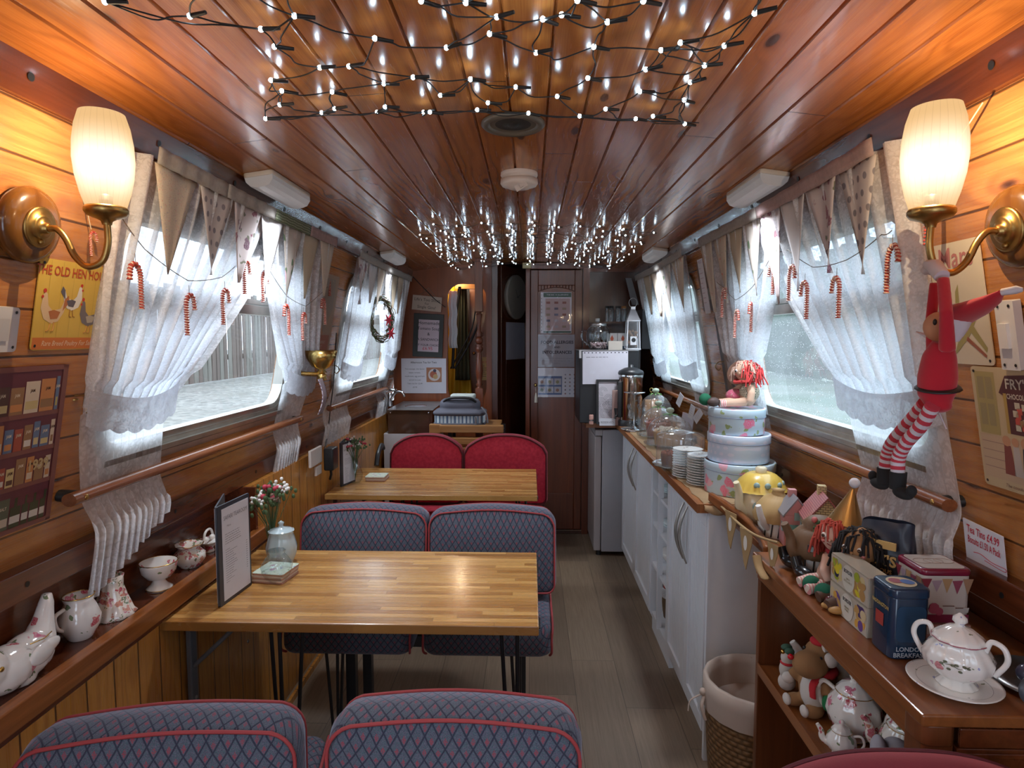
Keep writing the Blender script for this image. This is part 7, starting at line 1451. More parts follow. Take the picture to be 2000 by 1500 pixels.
obj('hair', hairmop(hc, .036, wool, 260, 2, look, .6), r, 'pale wool hair'); obj('hair', hairmop(hc + V((.008, -.004, 0)), .038, rw, 130, 3, V((-1, .1, 0)), .8, low=-.5), r, 'red wool hair')
obj('waistcoat', MB(dotty('houndstooth', (.50, .44, .34), (.10, .12, .08), .006, .3, .9)).ell((.037, -.002, .052), (.034, .037, .036)), r); obj('skirt', MB(floral('doll_floral', (.42, .08, .14), ((.55, .3, .3), (.12, .2, .08)), 90, .3, .6, .9)).ell((.0, .03, .035), (.036, .03, .026)), r)
obj('scarf', MB(plain((.55, .05, .05), .9, 'red_scarf')).tube(bez([(0, -.03, .09), (-.012, 0, .086), (.0, .03, .09), (.04, .02, .092), (.05, -.01, .092), (.02, -.035, .09), (0, -.03, .09)], 4), .006, 6), r)
b = MB(plain((.06, .035, .03), .6, 'boot_brown')).ell((-.095, -.03, .018), (.022, .012, .016)).ell((-.085, .004, .018), (.020, .012, .015)); obj('boots', b, r); obj('socks', MB(stripes('pink_sock', 0, .006, (.6, .12, .12), (.7, .62, .55))).tube([(-.055, -.029, .0145), (-.075, -.031, .0145)], .0135, 12), r)
obj('green_shoe', MB(plain((.01, .12, .06), .9, 'green_pompom')).ell((-.108, .03, .022), (.022, .018, .022)), r)
m = MB(plain((.36, .22, .16), .85, 'brown_straw')).lathe([(.05, -.006), (.046, 0), (.034, .018), (.02, .026), (.001, .028)], 28); single('straw_hat', 'flat brown straw hat behind the rag doll head', 'hat', m, M=Mx.Translation((TX + .012, TY + .048, z0 + .118)) @ Mx.Rotation(-1.25, 4, 'X'))
# two dolls on the dresser
def doll(c, label, skinm, hairm, hatted, look, seed, dress, legm):
    r = thing('soft_doll', label, 'doll', c); hc = V((0, 0, .128))
    b = MB(skinm).ell(hc, (.040, .040, .043)).tube([(0, 0, .11), (0, 0, .08)], .014, 10).ell((0, 0, .045), (.030, .030, .042)); b.tube([(-.025, 0, .08), (-.04, -.02, .05), (-.035, -.035, .03)], [.012, .012, .011], 10).tube([(.025, -.01, .08), (.02, -.04, .05), (-.01, -.05, .03)], [.012, .012, .011], 10); obj('body', b, r, remesh=.004)
    face(r, hc, .041, look, skinm, plain((.06, .03, .015), .2, 'eye_brown')); obj('hair', hairmop(hc, .041, hairm, 420, seed, look, .9, .0028, -.4), r)
    obj('dress', MB(dress).lathe([(.046, .0), (.042, .04), (.028, .082), (.018, .09)], 28, flute=.05, nf=9), r); obj('scarf', MB(plain((.40, .03, .04), .9, 'red_ribbon')).tube([(.022 * math.cos(a * .5), .022 * math.sin(a * .5), .088) for a in range(13)], .006, 6), r)
    b = MB(legm)
    for s in (-1, 1): b.tube([(-.02, s * .015, .02), (-.06, s * .02 - .01, .018), (-.085, s * .022 - .015, .012)], [.014, .013, .012], 10)
    obj('legs', b, r); return r
look = V((-.80, -.60, -.05)).normalized(); pkst = stripes('pink_leg', 0, .007, (.60, .25, .25), (.66, .56, .48))
r = doll((.716, 1.435, DT), 'red-haired soft doll wearing a tall gold party hat', plain((.62, .40, .32), .85, 'rosy_skin'), plain((.42, .06, .04), .9, 'red_hair'), True, look, 5, plain((.45, .25, .18), .9, 'rust_dress'), pkst)
hat = MB(metal('gold_card', (.72, .45, .17), .25)).lathe([(.040, 0), (.0015, .088)], 32).at(); hh = obj('party_hat', hat, r, 'tall gold cone party hat with a white pompom', loc=(.014, .004, .152)); hh.rotation_euler = (-.05, .20, 0); obj('pompom', MB(plain((.62, .62, .68), .95, 'white_pompom')).ell((.034, .008, .248), .012), r)
r = doll((.722, 1.352, DT), 'brown-skinned soft doll with black hair beside the party-hat doll', plain((.36, .18, .075), .85, 'brown_skin'), plain((.014, .012, .013), .9, 'black_hair'), False, look, 8, plain((.05, .035, .04), .9, 'dark_dress'), plain((.10, .05, .03), .7, 'dark_leg'))
b = hairmop(V((.03, -.0, .09)), .05, plain((.014, .012, .013), .9, 'black_hair'), 260, 4, V((-1, 0, 0)), .9, .003, -.8); obj('long_hair', b, r)
m = MB(plain((.012, .012, .014), .25, 'glossy_boot', Coat_Weight=.5)).ell((0, 0, .018), (.018, .032, .016)).tube([(0, .02, .02), (0, .035, .045)], .013, 10); single('doll_boot', 'glossy black doll boot at the edge of the dresser, nearer the teapots', 'boot', m, (.662, 1.560, DT), .4); m2 = MB(m.mats[0]).ell((0, 0, .018), (.018, .032, .016)).tube([(0, .02, .02), (0, .035, .045)], .013, 10); single('doll_boot', 'second glossy black doll boot, beside the green pompoms', 'boot', m2, (.660, 1.485, DT), .2)
gp = plain((.01, .11, .06), .95, 'green_pompom')
for k, (x, y) in enumerate(((.648, 1.415), (.655, 1.370))): single('green_pompom', ['green woolly pompom shoe beside the black boots', 'green woolly pompom shoe nearer the biscuit packs'][k], 'pompom', MB(gp).ell((0, 0, .019), (.020, .020, .019), 18, 12), (x, y, DT))
m = MB(plain((.42, .22, .06), .5, 'orange_bead')).ell((0, 0, .008), (.022, .012, .008)).ell((.0, -.025, .008), (.018, .012, .008)); m.mat(plain((.12, .02, .02), .3)).ell((.005, .02, .010), .010); single('doll_trinket', 'small orange and dark trinket lying at the dresser edge before the pompoms', 'trinket', m, (.650, 1.325, DT))
# ------------------------------------------------------------------ groceries on the dresser top
def packbox(c, rz, w_, d, h, mat, name, label, front, cat='box', rad=.002, side=None, lid=None, edge=.0):
    """w along local x; the printed face is local -y"""
    m = MB(mat).rbox(-w_ / 2, w_ / 2, -d / 2, d / 2, 0, h, rad, edge); F = basis(V((0, -d / 2 - .0006, 0)), V((1, 0, 0)), V((0, 0, 1)), V((0, -1, 0))); m.at(F); front(m, w_, h); m.at()
    if side: m.at(basis(V((-w_ / 2 - .0006, 0, 0)), V((0, -1, 0)), V((0, 0, 1)), V((-1, 0, 0)))); side(m, d, h); m.at()
    return single(name, label, cat, m, c, rz)
RZ = math.radians(-90)
# biscuit packs stacked, printed faces towards the aisle (local -y -> -x)
def bisc(top):
    def f(m, w_, h):
        rnd = random.Random(3 if top else 8); c1 = [(.34, .40, .03), (.66, .56, .03), (.42, .24, .08), (.60, .50, .25)] if top else [(.13, .06, .26), (.66, .36, .06), (.50, .30, .10), (.60, .48, .28)]
        m.mat(P_((.50, .44, .36))).rect(-w_ / 2, w_ / 2, .002, h - .002, .0002)
        for k in range(34): m.mat(P_(rnd.choice(c1))); x = rnd.choice((-1, 1)) * rnd.uniform(w_ * .20, w_ * .42); m.disc(x, rnd.uniform(h * .22, h * .78), rnd.uniform(.007, .013), rnd.uniform(.005, .011), z=.0004 + k * .00003, a=rnd.uniform(0, 3))
        m.mat(P_((.62, .60, .52))).disc(0, h / 2, w_ * .17, h * .46, z=.0012, n=28); m.mat(P_((.03, .03, .04))).text('BORDER', 0, h * .66, .0105, .0015, wide=.85, bold=.0003)
        m.mat(P_((.25, .2, .1))).text('LEMON\nDRIZZLE MELTS' if top else 'VIENNESE\nWHIRLS', 0, h * .44, .0058, .0015, wide=.8, bold=.0001)
        m.mat(P_((.02, .02, .06))).disc(-w_ * .32, h * .42, .010, z=.0012) if top else m.mat(P_((.06, .03, .12))).poly([(w_ * .26, h * .9), (w_ * .42, h * .9), (w_ * .38, h * .5), (w_ * .30, h * .5)], .0012)
    return f
film = plain((.50, .45, .36), .12, 'clear_wrap', Coat_Weight=.8)
bx0, by0 = .678, 1.268
for k in range(2): packbox((bx0, by0, DT + k * .060), RZ + math.radians(0), .148, .045, .059, film, 'biscuit_pack', ['BORDER biscuit pack with purple and orange print, the lower of two', 'BORDER biscuit pack with yellow-green lemon print, the upper of two'][k], bisc(k == 1))
# black cookie bag
r = thing('cookie_bag', 'crumpled navy paper bag of chocolate cookies lettered FOX\'S FABULOUS', 'bag', (.768, 1.335, DT), math.radians(-50)); nv = plain((.018, .024, .045), .38, 'navy_paper')
def bagf(u, v):
    a = 2 * PI * u; t = v; w_ = .058 * (1 - .12 * t) ; d = .036 * (1 - .75 * t ** 2.5); x = w_ * math.copysign(abs(math.cos(a)) ** .55, math.cos(a)); y = d * math.copysign(abs(math.sin(a)) ** .55, math.sin(a)); q = mnoise.noise(V((x * 40, y * 40, t * 5))) * .006 * (.3 + t); return V((x + q, y - q, .19 * t + (.006 * math.sin(9 * u) if t > .9 else 0)))
b = MB(nv).grid(bagf, 48, 20); obj('bag_body', b, r)
q = MB(plain((.62, .40, .14), .5, 'gold_print')); q.at(basis(V((.0, -.0385, 0)), V((1, 0, 0)), V((0, 0, 1)), V((0, -1, 0)))).box(-.04, .03, .140, .156, -.006, -.0015).text("FOX'S", -.006, .106, .031, .0, wide=.95, bold=.001).text('FABULOUS', -.004, .090, .012, .0004, bold=.0002); q.mat(plain((.55, .58, .62), .5, 'silver_print')).text('CHOCOLATE', -.004, .066, .0145, .001, bold=.0005).text('COOKIES', -.004, .046, .018, .0012, bold=.0006); obj('lettering', q, r)
# blue tea tin
def blue(m, w_, h):
    m.mat(P_((.40, .46, .52))).text('LONDON', .0, .017, .0115, .0009, bold=.0003).text('BREAKFAST', .0, .006, .0115, .0009, bold=.0003)
    m.mat(P_((.012, .045, .10))).prism(rrect(-.026, .026, .034, .100, .010), .0, .0005)
def blues(m, w_, h): m.mat(P_((.55, .38, .12))).text('PADDINGTON', 0, h * .76, .0095, .0009, wide=.85, bold=.0003); m.mat(P_((.40, .05, .04))).rect(-.014, .012, h * .45, h * .66, .0008)
bm = plain((.008, .028, .065), .25, 'navy_tin', Coat_Weight=.4); T_ = thing('tea_tin', 'dark blue square tea tin printed LONDON BREAKFAST with a round badge on its lid', 'tin', (.688, 1.146, DT), math.radians(0)); w_, h = .070, .116
m = MB(bm).rbox(-w_ / 2, w_ / 2, -w_ / 2, w_ / 2, 0, h, .014, .004); m.at(basis(V((0, -w_ / 2 - .0004, 0)), V((1, 0, 0)), V((0, 0, 1)), V((0, -1, 0)))); blue(m, w_, h); m.at(basis(V((-w_ / 2 - .0004, 0, 0)), V((0, -1, 0)), V((0, 0, 1)), V((-1, 0, 0)))); blues(m, w_, h); obj('body', m, T_)
m = MB(bm).rbox(-w_ / 2 - .0015, w_ / 2 + .0015, -w_ / 2 - .0015, w_ / 2 + .0015, h - .004, h + .016, .015, .005); m.mat(P_((.60, .45, .25))).disc(0, 0, .025, z=h + .0166, n=30); m.mat(P_((.35, .05, .06))).disc(-.008, .004, .012, z=h + .0172).mat(P_((.06, .12, .35))).disc(.010, -.002, .012, z=h + .0174); obj('lid', m, T_)
# bunting tea tin with maroon lid on a printed box
def gbox(m, w_, h): m.mat(P_((.40, .12, .12))).text('TEA TINS', -.01, h * .5, .02, .0006)
packbox((.795, 1.222, DT), 0, .095, .088, .036, plain((.42, .20, .17), .5, 'rose_box'), 'gift_box', 'low rose-patterned box underneath the maroon-lidded tea tin', lambda m, w_, h: (m.mat(P_((.50, .42, .38))).rect(-.044, .044, .018, .032, .0004), m.mat(P_((.30, .04, .08))).text('TEA', -.02, .020, .012, .0007)))
T_ = thing('tea_tin', 'cream rectangular tea tin with maroon lid, bunting and teacup print', 'tin', (.795, 1.224, DT + .0375)); w_, d_, h = .092, .086, .100; cr = plain((.56, .50, .45), .3, 'cream_tin', Coat_Weight=.3); mr_ = plain((.20, .012, .04), .25, 'maroon_tin', Coat_Weight=.4)
def tb(m, w_, h):
    cs = [(.25, .03, .05), (.40, .30, .36), (.45, .28, .14), (.28, .06, .10), (.35, .2, .12)]
    for k in range(5): x = -w_ * .42 + k * w_ * .21; m.mat(P_(cs[k])).poly([(x - .010, h - .012 - .004 * (k % 2)), (x, h - .036 - .002 * k), (x + .010, h - .012 - .003 * (k % 2))], .0007)
    m.mat(P_((.20, .015, .05))).rect(-w_ * .47, w_ * .47, .002, .018, .0006); m.mat(P_((.40, .08, .14))).disc(-w_ * .25, .030, .011, z=.0009, n=10).disc(-w_ * .14, .024, .008, z=.001, n=10)
    m.mat(P_((.50, .47, .43))).disc(-w_ * .42, .034, .008, z=.0009).rect(-.006, .014, .020, .034, .0009).poly([(.020, .020), (.029, .020), (.032, .030), (.017, .030)], .001).poly([(.034, .022), (.041, .022), (.043, .032), (.032, .032)], .0011); m.mat(P_((.2, .1, .08))).rect(.017, .032, .030, .032, .0012).rect(-.007, .015, .034, .036, .0012)
m = MB(cr).rbox(-w_ / 2, w_ / 2, -d_ / 2, d_ / 2, 0, h, .012, .003); m.at(basis(V((0, -d_ / 2 - .0004, 0)), V((1, 0, 0)), V((0, 0, 1)), V((0, -1, 0)))); tb(m, w_, h); m.at(basis(V((-w_ / 2 - .0004, 0, 0)), V((0, -1, 0)), V((0, 0, 1)), V((-1, 0, 0)))); tb(m, w_ * .85, h); obj('body', m, T_)
m = MB(mr_).rbox(-w_ / 2 - .002, w_ / 2 + .002, -d_ / 2 - .002, d_ / 2 + .002, h - .008, h + .006, .013, .005); m.mat(cr).prism(rrect(-w_ / 2 + .006, w_ / 2 - .006, -d_ / 2 + .006, d_ / 2 - .006, .010), h + .006, h + .0068); m.mat(P_((.42, .33, .28)))
for k in range(3): m.tube([(.018 * math.cos(a * .5) + .02 * (k - 1), .014 * math.sin(a * .5), h + .0072) for a in range(12)], .0007, 4, closed=True)
obj('lid', m, T_, 'maroon-edged cream lid')
# sugar bowl on a saucer
sg = PZ(1865, 1345, DT); sx, sy = .715, 1.026
r = thing('saucer', 'large cream saucer with a floral ring under the lidded sugar bowl', 'saucer', (sx - .005, sy, DT)); r.scale = (.86,) * 3; m = MB(M['bluefl']).lathe([(.040, 0), (.045, .003), (.078, .012), (.080, .015), (.076, .0145), (.045, .006), (.001, .005)], 48); obj('dish', m, r)
m = MB(plain((.07, .05, .05), .4, 'ring_line')).tube([(.062 * math.cos(a * .13), .062 * math.sin(a * .13), .0102) for a in range(48)], .0007, 4, closed=True); obj('ring_line', m, r)
r = thing('sugar_bowl', 'cream swirled china sugar bowl with a lid, loop handles and pink carnation spray', 'bowl', (sx, sy, DT + .0052), -.85); r.scale = (.84,) * 3; cs = M['bluefl']
obj('body', MB(cs).lathe([(.034, 0), (.036, .004), (.026, .014), (.036, .022), (.058, .042), (.061, .060), (.050, .080), (.040, .090), (.042, .094)], 64, flute=.022, nf=12, fz=22), r)
obj('lid', MB(cs).lathe([(.045, .092), (.046, .096), (.038, .104), (.022, .116), (.010, .120), (.007, .124), (.013, .130), (.012, .137), (.003, .145), (.001, .146)], 64, flute=.02, nf=12), r)
for s in (-1, 1): obj('handle', MB(M['china']).tube(bez([(s * .044, 0, .084), (s * .052, 0, .106), (s * .072, 0, .100), (s * .078, 0, .075), (s * .060, -.0, .042)], 6), .0052, 10), r)
obj('rim_band', MB(plain((.40, .12, .16), .3, 'pink_band')).tube([(.046 * math.cos(a * .2), .046 * math.sin(a * .2), .0945 + .0008 * math.sin(a * 2)) for a in range(32)], .0013, 5, closed=True), r)
b = MB(plain((.55, .22, .24), .4, 'carnation')); g = MB(plain((.12, .13, .08), .5, 'sprig'))
for k in range(7): a = -1.9 + .025 * k; b.ell((.0605 * math.cos(a), .0605 * math.sin(a), .052 + .004 * math.sin(k * 2)), (.004, .003, .004), 6, 4)
pts = [(.0615 * math.cos(a), .0615 * math.sin(a), z) for a, z in ((-1.7, .060), (-1.5, .062), (-1.25, .058), (-1.0, .066))]; g.tube(bez(pts, 4), .0007, 4)
for k in range(8): a = -1.75 + .1 * k; g.ell((.062 * math.cos(a), .062 * math.sin(a), .060 + .007 * math.sin(k * 2.2)), (.004, .002, .0025), 6, 4)
obj('carnation', b, r); obj('sprig', g, r)
single('silver_tray', 'round silver dish in the shadow at the right edge of the dresser', 'dish', MB(M['steel']).lathe([(.05, 0), (.078, .006), (.080, .009), (.05, .003), (.001, .003)], 40), (.865, 1.04, DT))
r = thing('china_hare', 'tiny china hare figurine at the right edge behind the sugar bowl', 'figurine', (.862, 1.008, DT + .004)); b = MB(M['bluefl']).ell((0, 0, .016), (.016, .012, .015)).ell((-.012, -.008, .036), (.011, .010, .010)).tube([(-.01, -.006, .042), (-.004, -.002, .062), (-.001, 0, .07)], .0035, 8).tube([(-.012, -.002, .042), (-.010, .004, .060), (-.008, .006, .068)], .0035, 8); obj('body', b, r, remesh=.0022); r = thing('china_egg', 'small dark blue decorated china egg beside the hare', 'figurine', (.835, 1.035, DT + .004)); obj('body', MB(plain((.08, .08, .14), .2, 'blue_egg', Coat_Weight=.6)).ell((0, 0, .016), (.015, .014, .016), 20, 12), r)
r = thing('small_medallion', 'small round dark frame with a white oval centre at the right edge', 'ornament', (.800, .975, DT)); b = MB(plain((.06, .065, .08), .35, 'pewter')).at(Mx.Translation((0, 0, .024)) @ Mx.Rotation(PI / 2 - .2, 4, 'X')).lathe([(.024, 0), (.025, .004), (.014, .006)], 28); b.mat(plain((.6, .6, .66), .3, 'oval_white')).disc(0, 0, .012, .014, z=.0062, n=20); obj('face', b, r)
# ------------------------------------------------------------------ lower dresser shelf
SZ = .5605
def teapot(c, rz, s, mat, label, handle_top=True, nm='teapot'):
    r = thing(nm, label, 'teapot', c, rz); k = s
    obj('body', MB(mat).lathe([(.036 * k, 0), (.038 * k, .005 * k), (.030 * k, .012 * k), (.056 * k, .035 * k), (.066 * k, .065 * k), (.060 * k, .095 * k), (.044 * k, .115 * k), (.042 * k, .120 * k)], 60, flute=.022, nf=12, fz=12), r)
    obj('lid', MB(mat).lathe([(.044 * k, .118 * k), (.045 * k, .122 * k), (.032 * k, .138 * k), (.012 * k, .146 * k), (.010 * k, .152 * k), (.014 * k, .160 * k), (.008 * k, .170 * k), (.001 * k, .172 * k)], 60, flute=.02, nf=12), r)
    obj('spout', MB(mat).tube(bez([(.050 * k, 0, .045 * k), (.080 * k, 0, .060 * k), (.088 * k, 0, .095 * k), (.105 * k, 0, .120 * k)], 5), [(.019 - .0007 * i) * k for i in range(16)], 14), r)
    obj('handle', MB(M['china']).tube(bez([(-.048 * k, 0, .105 * k), (-.080 * k, 0, .115 * k), (-.095 * k, 0, .085 * k), (-.080 * k, 0, .05 * k), (-.058 * k, 0, .045 * k)], 5), .0058 * k, 10), r)
    gd = MB(M['gold'])
    for z, q in ((.004, .0385), (.121, .0455)): gd.tube([(q * k * math.cos(a * .2), q * k * math.sin(a * .2), z * k) for a in range(32)], .0012 * k, 5, closed=True)
    obj('gilding', gd, r); return r
teapot((.724, 1.355, SZ), math.radians(-50), .86, M['rose'], 'large white rose-sprayed teapot with a fluted lid on the lower dresser shelf')
teapot((.775, 1.255, SZ), math.radians(150), .72, M['chintz'], 'chintz-lidded white teapot to the right of the large rose teapot')
teapot((.765, 1.535, SZ), math.radians(160), .92, M['bluefl'], 'blue-sprigged teapot with an acorn knob behind the reindeer')
teapot((.665, 1.29, SZ), math.radians(150), .45, M['rose'], 'miniature rose teapot at the front edge of the lower dresser shelf')
# reindeer
r = thing('reindeer_plush', 'brown plush reindeer with red scarf and green mitten sitting on the lower dresser shelf', 'soft toy', (.690, 1.455, SZ), math.radians(8)); rf = plain((.30, .155, .065), .95, 'brown_plush'); wf_ = plain((.62, .58, .54), .95, 'white_plush')
b = MB(rf).ell((.0, 0, .055), (.044, .042, .06)).ell((-.0, 0, .135), (.034, .034, .036)).ell((-.032, -.016, .122), (.042, .036, .032)).tube([(0, 0, .09), (0, 0, .12)], .024, 12).tube([(-.02, .03, .09), (-.045, .038, .065)], .014, 10).tube([(0, -.03, .09), (-.01, -.052, .062)], .014, 10).ell((-.045, .02, .016), (.026, .018, .016)).ell((-.03, -.032, .016), (.026, .018, .016)); obj('body', b, r, remesh=.004)
obj('belly', MB(wf_).ell((-.018, -.012, .055), (.030, .032, .048)), r, 'white plush belly'); obj('paw', MB(wf_).ell((-.052, .040, .060), (.015, .014, .014)), r); obj('mitten', MB(plain((.01, .16, .05), .95, 'green_mitten')).ell((-.012, -.056, .050), (.012, .012, .020)), r, 'green felt mitten'); obj('foot_pad', MB(wf_).ell((-.066, .02, .018), (.008, .014, .014)), r); obj('foot_pad', MB(wf_).ell((-.053, -.032, .018), (.008, .014, .014)), r)
b = MB(plain((.095, .045, .025), .9, 'dark_antler'))
for yy, tl in ((.012, .02), (-.012, -.02)): b.tube(bez([(.0, yy, .160), (.005, yy + tl * .7, .195), (.0, yy + tl * 2.2, .235)], 5), [.007, .008, .009, .010, .011, .012, .011, .010, .009, .008, .006], 10, flat=.6)
obj('antlers', b, r); b = MB(wf_).ell((.006, -.036, .140), (.016, .014, .018)).tube([(-.01, -.03, .165), (.012, -.032, .17)], .008, 8); obj('ear_fluff', b, r)
b = MB(plain((.50, .02, .03), .9, 'red_felt')).tube([(.034 * math.cos(a * .45) , .032 * math.sin(a * .45), .100) for a in range(14)], .010, 8, closed=True).tube(bez([(-.02, -.03, .098), (-.036, -.034, .080), (-.036, -.036, .052)], 4), .010, 8, flat=.4).ell((0, 0, .168), (.022, .022, .010)); obj('scarf', b, r, 'red felt scarf and cap')
b = MB(M['black']).ell((-.018, -.034, .144), .0045).ell((-.03, .012, .148), .0045).ell((-.066, -.030, .120), .0022); obj('eye_beads', b, r); obj('nose', MB(plain((.55, .01, .02), .2, 'red_bead')).ell((-.072, -.0, .134), .007), r)
r = thing('snowman_ornament', 'little pale ornament with a green ribbon left of the reindeer muzzle', 'ornament', (.650, 1.535, SZ)); b = MB(plain((.55, .50, .46), .7, 'plaster')).ell((0, 0, .085), (.017, .016, .02)).ell((0, 0, .055), (.02, .018, .028)).ell((0, 0, .022), (.022, .02, .022)); obj('body', b, r, remesh=.003); b = MB(plain((.05, .12, .08), .8, 'green_bow')).ell((0, .008, .108), (.014, .01, .008)).ell((0, -.010, .106), (.012, .01, .008)); b.mat(M['gold']).ell((-.012, 0, .100), .006); b.mat(plain((.5, .02, .03), .8)).ell((.0, 0, .072), (.018, .018, .006)); obj('bow', b, r)
r = thing('grey_plush', 'pale lilac-grey floppy plush with pink inside ears, low at the front of the dresser', 'soft toy', (.722, 1.205, SZ + .0)); gp_ = plain((.40, .39, .44), .95, 'lilac_plush'); b = MB(gp_).ell((0, 0, .035), (.042, .035, .036)).ell((0, -.01, .075), (.028, .026, .026)).ell((-.034, -.012, .078), (.014, .02, .032)).ell((.036, -.008, .074), (.012, .018, .036)); obj('body', b, r, remesh=.004); obj('muzzle', MB(plain((.42, .28, .24), .9, 'muzzle_pink')).ell((-.004, -.034, .068), (.016, .012, .013)), r)
m = MB(plain((.30, .008, .015), .5, 'red_card')).box(-.045, .045, -.03, .03, 0, .10); single('red_box', 'plain red box behind the lilac plush at the end of the lower dresser shelf', 'box', m, (.80, 1.155, SZ), bevel=.002)
m = MB(plain((.06, .07, .03), .2, 'dark_bauble', Coat_Weight=.8)).ell((0, 0, .022), .022, 18, 12); single('dark_bauble', 'dark green shiny bauble low inside the dresser', 'bauble', m, (.70, 1.30, .1655))
# laundry basket by the white end panel
bk = basket((.700, 1.86, 0), .155, .150, .40, 'tall woven basket with a pale linen liner between the white panel and the dresser', 'laundry_basket', M['wicker'], plain((.44, .36, .31), .9, 'linen_liner'), .085)
b = MB(plain((.44, .36, .31), .9, 'linen_tie')).tube(bez([(-.158, .0, .36), (-.20, .01, .33), (-.21, .0, .30)], 4), .005, 6, flat=.4).tube(bez([(-.158, .0, .36), (-.175, -.02, .33), (-.165, -.03, .29)], 4), .006, 6, flat=.4).ell((-.165, 0, .362), .012); obj('tie', b, bk)
# ------------------------------------------------------------------ the red elf hanging on the right lamp arm
EX = .665
def E_(px, py, X=EX): return PX(px, py, X)
o0 = E_(1838, 720); r = thing('christmas_elf_doll', 'long-limbed red felt elf doll with striped legs hanging from the right lamp arm', 'soft toy', o0)
def q(px, py, X=EX): return E_(px, py, X) - o0
redf = plain((.50, .012, .03), .95, 'red_felt_suit', Sheen_Weight=.4); whf = plain((.66, .64, .70), .95, 'white_felt'); skn = plain((.55, .28, .16), .7, 'elf_skin')
b = MB(redf).tube([q(1842, 668), q(1835, 695), q(1831, 735), q(1829, 770), q(1834, 796)], [.015, .024, .0285, .027, .016], 18).tube([q(1822, 690), q(1819, 620), q(1826, 552)], [.010, .0085, .008], 12).tube([q(1850, 685, EX - .02), q(1848, 612, EX - .034), q(1842, 545, EX - .016)], [.012, .0095, .009], 12).ell(q(1834, 792), (.018, .020, .012)); obj('body', b, r, remesh=.0035)
hc = q(1833, 638, EX - .012); b = MB(skn).ell(hc, (.021, .024, .024)).ell(q(1817, 636, EX - .014), (.009, .010, .008)).ell(q(1812, 641, EX - .014), (.006, .007, .005)).ell(q(1864, 640, EX), (.008, .010, .014)); obj('head', b, r, remesh=.003)
b = MB(M['black']).ell(q(1826, 629, EX - .031), (.003, .003, .005)); obj('eye', b, r)
b = MB(whf).tube([q(1833, 530, EX + .01), q(1815, 522, EX), q(1806, 530, EX)], [.010, .012, .007], 10).tube([q(1840, 540, EX - .015), q(1826, 520, EX - .01), q(1812, 517, EX - .005)], [.011, .012, .008], 10); obj('mittens', b, r, 'white felt mittens over the lamp arm')
b = MB(whf).tube([q(1852, 662, EX), q(1858, 640, EX), q(1868, 612, EX + .01), q(1866, 600, EX + .01)], [.016, .022, .025, .020], 14, flat=1.).tube([q(1815, 658, EX), q(1790, 648, EX - .01)], [.009, .003], 8, flat=.4); obj('hat_brim', b, r, 'white felt hat brim and collar')
b = MB(redf).tube([q(1862, 628, EX + .01), q(1880, 612, EX + .01), q(1910, 600, EX + .01), q(1938, 585, EX + .01), q(1956, 570, EX + .01)], [.024, .027, .022, .014, .005], 16, flat=.6); obj('hat', b, r, 'red felt pointed hat'); obj('hat_tip', MB(whf).tube([q(1956, 571, EX + .01), q(1985, 566, EX + .02), q(1998, 566, EX + .025)], [.005, .006, .003], 8), r)
bel = MB(M['black']); pr_ = [q(1806, 752, EX - .035), q(1820, 755, EX - .042), q(1840, 762, EX - .040), q(1858, 765, EX - .020)]
bel.tube([V((.0285 * math.cos(a * .4), .0285 * math.sin(a * .4), q(1832, 757).z + .006 * math.sin(a * .4 + .6))) + V((q(1832, 757).x, q(1832, 757).y, 0)) for a in range(16)], .0055, 6, closed=True, flat=.35); obj('belt', bel, r); bk_ = MB(M['chrome']).at(Mx.Translation(q(1803, 750, EX - .012))).box(-.003, .003, -.006, .006, -.008, .008); obj('buckle', bk_, r)
strm = []
for nm, X_, pts in (('leg', EX, [(1806, 788), (1778, 822), (1744, 862), (1733, 890), (1728, 926)]), ('leg', EX - .018, [(1822, 792), (1800, 830), (1770, 865), (1755, 895), (1754, 935)])):
    P = bez([q(a, b_, X_) for a, b_ in pts], 12); b = MB(plain((.56, .05, .08), .9, 'sock_red')); b.mats.append(whf); b.mi = 0; f0 = len(b.f); b.tube(P, .0112, 12); 
    for fi in range(f0, len(b.f)):
        if ((fi - f0) // 12 // 2) % 2: b.fm[fi] = 1
    lg = obj(nm, b, r, 'red and white striped leg'); e_ = P[-1]; s_ = MB(plain((.015, .016, .018), .9, 'black_felt')).tube([e_ + V((0, 0, .012)), e_ + V((0, 0, -.018))], [.014, .013], 12).ell(e_ + V((-.0, (.016 if nm == 'leg' and X_ == EX else -.016), -.022)), (.012, .025, .010)).ell(e_ + V((0, (.04 if X_ == EX else -.04), -.012)), (.008, .009, .010)); obj('boot', s_, lg, remesh=.0025) if 0 else obj('boot', s_, lg)
obj('care_tag', MB(whf).tube([q(1824, 792), q(1838, 815), q(1848, 838)], [.003, .0015, .0012], 5), r)
# ------------------------------------------------------------------ fairy light nets
def bulb_parts(net, pts, dirs, n_parts, s=1.):
    blb = None; rest = MB(M['led']); rh = MB(M['cable'])
    for i, (p, d) in enumerate(zip(pts, dirs)):
        if i < n_parts:
            if blb is None:
                b = MB(M['led']).ell((0, 0, 0), (.0042, .0042, .0042), 8, 6); b.mat(M['cable']).tube([(.003, 0, 0), (.03, 0, 0)], [.0036, .0028], 6); blb = b.mesh('led_bulb')
            o = bpy.data.objects.new('led_bulb', blb); COL.objects.link(o); o.parent = net; o.location = p; o.rotation_euler = (0, 0, math.atan2(d.y, d.x)); o.scale = (s,) * 3
        else:
            rest.ell(p, .0042 * s, 6, 4); rest.mat(M['cable']).tube([p, p + d * .028 * s], .003 * s, 5); rest.mat(M['led'])
    if len(pts) > n_parts: o = obj('led_bulbs', rest, net); o['kind'] = 'stuff'
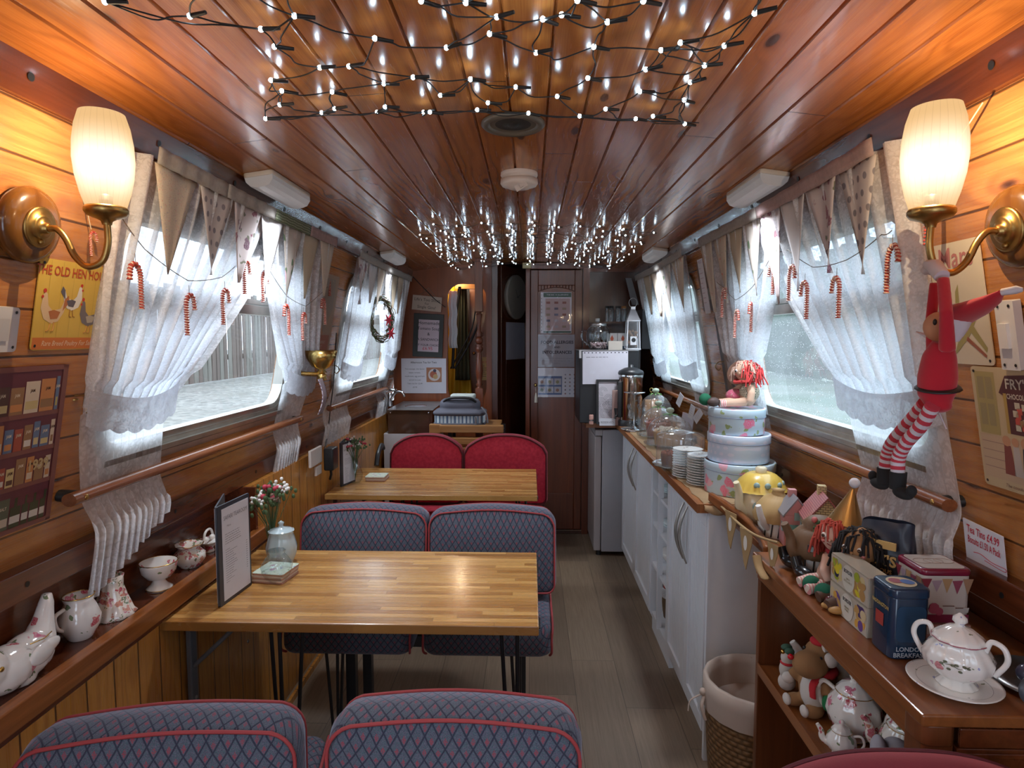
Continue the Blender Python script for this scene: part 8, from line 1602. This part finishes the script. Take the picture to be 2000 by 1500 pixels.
def cables(net, pairs, seed=1, r_=.0013, sag=.012, wig=.012):
    rnd = random.Random(seed); b = MB(M['cable'])
    for a, c_ in pairs:
        mid = (a + c_) / 2 + V((rnd.uniform(-wig, wig), rnd.uniform(-wig, wig), -rnd.uniform(0, sag))); m1 = a.lerp(mid, .5) + V((rnd.uniform(-wig, wig) * .5, rnd.uniform(-wig, wig) * .5, 0)); P = bez([a, m1, mid, c_], 4)
        for p in P: p.z = min(p.z, ceil_z(p.x) - .004)
        b.tube(P, r_, 5, caps=False)
    obj('cable', b, net)
def nearest(pts, k):
    prs = set()
    for i, p in enumerate(pts):
        for j in sorted(range(len(pts)), key=lambda j: (pts[j] - p).length)[1:k + 1]: prs.add((min(i, j), max(i, j)))
    return [(pts[i], pts[j]) for i, j in sorted(prs)]
A1 = [(70, 105), (532, 190), (620, 303), (750, 103), (915, 440), (1105, 432), (597, 522), (668, 592), (655, 682), (562, 772), (995, 598), (1012, 707), (928, 733), (1288, 730), (1340, 695), (1332, 545), (1523, 503), (1700, 620), (1273, 250), (1740, 310), (1895, 517), (1590, 730), (1632, 730), (1575, 5), (1940, 715)]
A2 = [(213, 100), (485, 113), (597, 88), (170, 200), (868, 130), (57, 468), (445, 312), (787, 277), (1185, 297), (1300, 253), (1560, 270), (1740, 77), (1443, 387), (1095, 411), (752, 462), (325, 515), (1060, 542), (1358, 487), (1322, 592), (570, 570), (857, 645), (160, 608), (400, 670), (703, 687), (1035, 703), (1137, 688), (1325, 733), (30, 15), (1080, 5), (690, 2)]
px_ = [(350 + a * .3, b_ * .3) for a, b_ in A1] + [(900 + a * .33, b_ * .33) for a, b_ in A2] + [(205, 3), (420, -60), (560, -50), (700, -70), (860, -60), (1000, -65), (1180, -60), (1330, -50), (1500, -60), (640, -140), (900, -150), (1150, -140), (1400, -150)]
rnd = random.Random(11); pts = [PC(a, b_, .022 + rnd.uniform(0, .012)) for a, b_ in px_]
net = thing('fairy_light_net', 'near net of cold white fairy lights on black cable across the ceiling', 'fairy lights')
dirs = [V((rnd.uniform(.6, 1), rnd.uniform(-.5, .5), 0)).normalized() for _ in pts]; bulb_parts(net, pts, dirs, 100, 1.05)
edge = sorted([p for p in pts if p.x > .30], key=lambda p: p.y); cables(net, nearest(pts, 3) + list(zip(edge, edge[1:])), 4, .0013)
front = [PC(a, b_, .02) for a, b_ in ((520, 230), (640, 225), (760, 218), (900, 217), (1010, 222), (1140, 230), (1260, 235), (1365, 240))]; cables(net, list(zip(front, front[1:])) * 2, 9, .0013, .004, .006)
net = thing('fairy_light_net', 'far dense net of cold white fairy lights on the ceiling before the bulkhead', 'fairy lights')
pts = []; rows = 21
for j in range(rows):
    y = 2.85 + (4.46 - 2.85) * (j / (rows - 1)) ** 1.0
    for i in range(11):
        x = -.53 + 1.07 * i / 10 + rnd.uniform(-.025, .025); 
        if rnd.random() < .10: continue
        pts.append(V((x, y + rnd.uniform(-.04, .04), ceil_z(x) - rnd.uniform(.015, .04))))
dirs = [V((rnd.uniform(.5, 1), rnd.uniform(-.6, .6), 0)).normalized() for _ in pts]; bulb_parts(net, pts, dirs, 100, .72); cables(net, nearest(pts, 2), 6, .0012, .006)
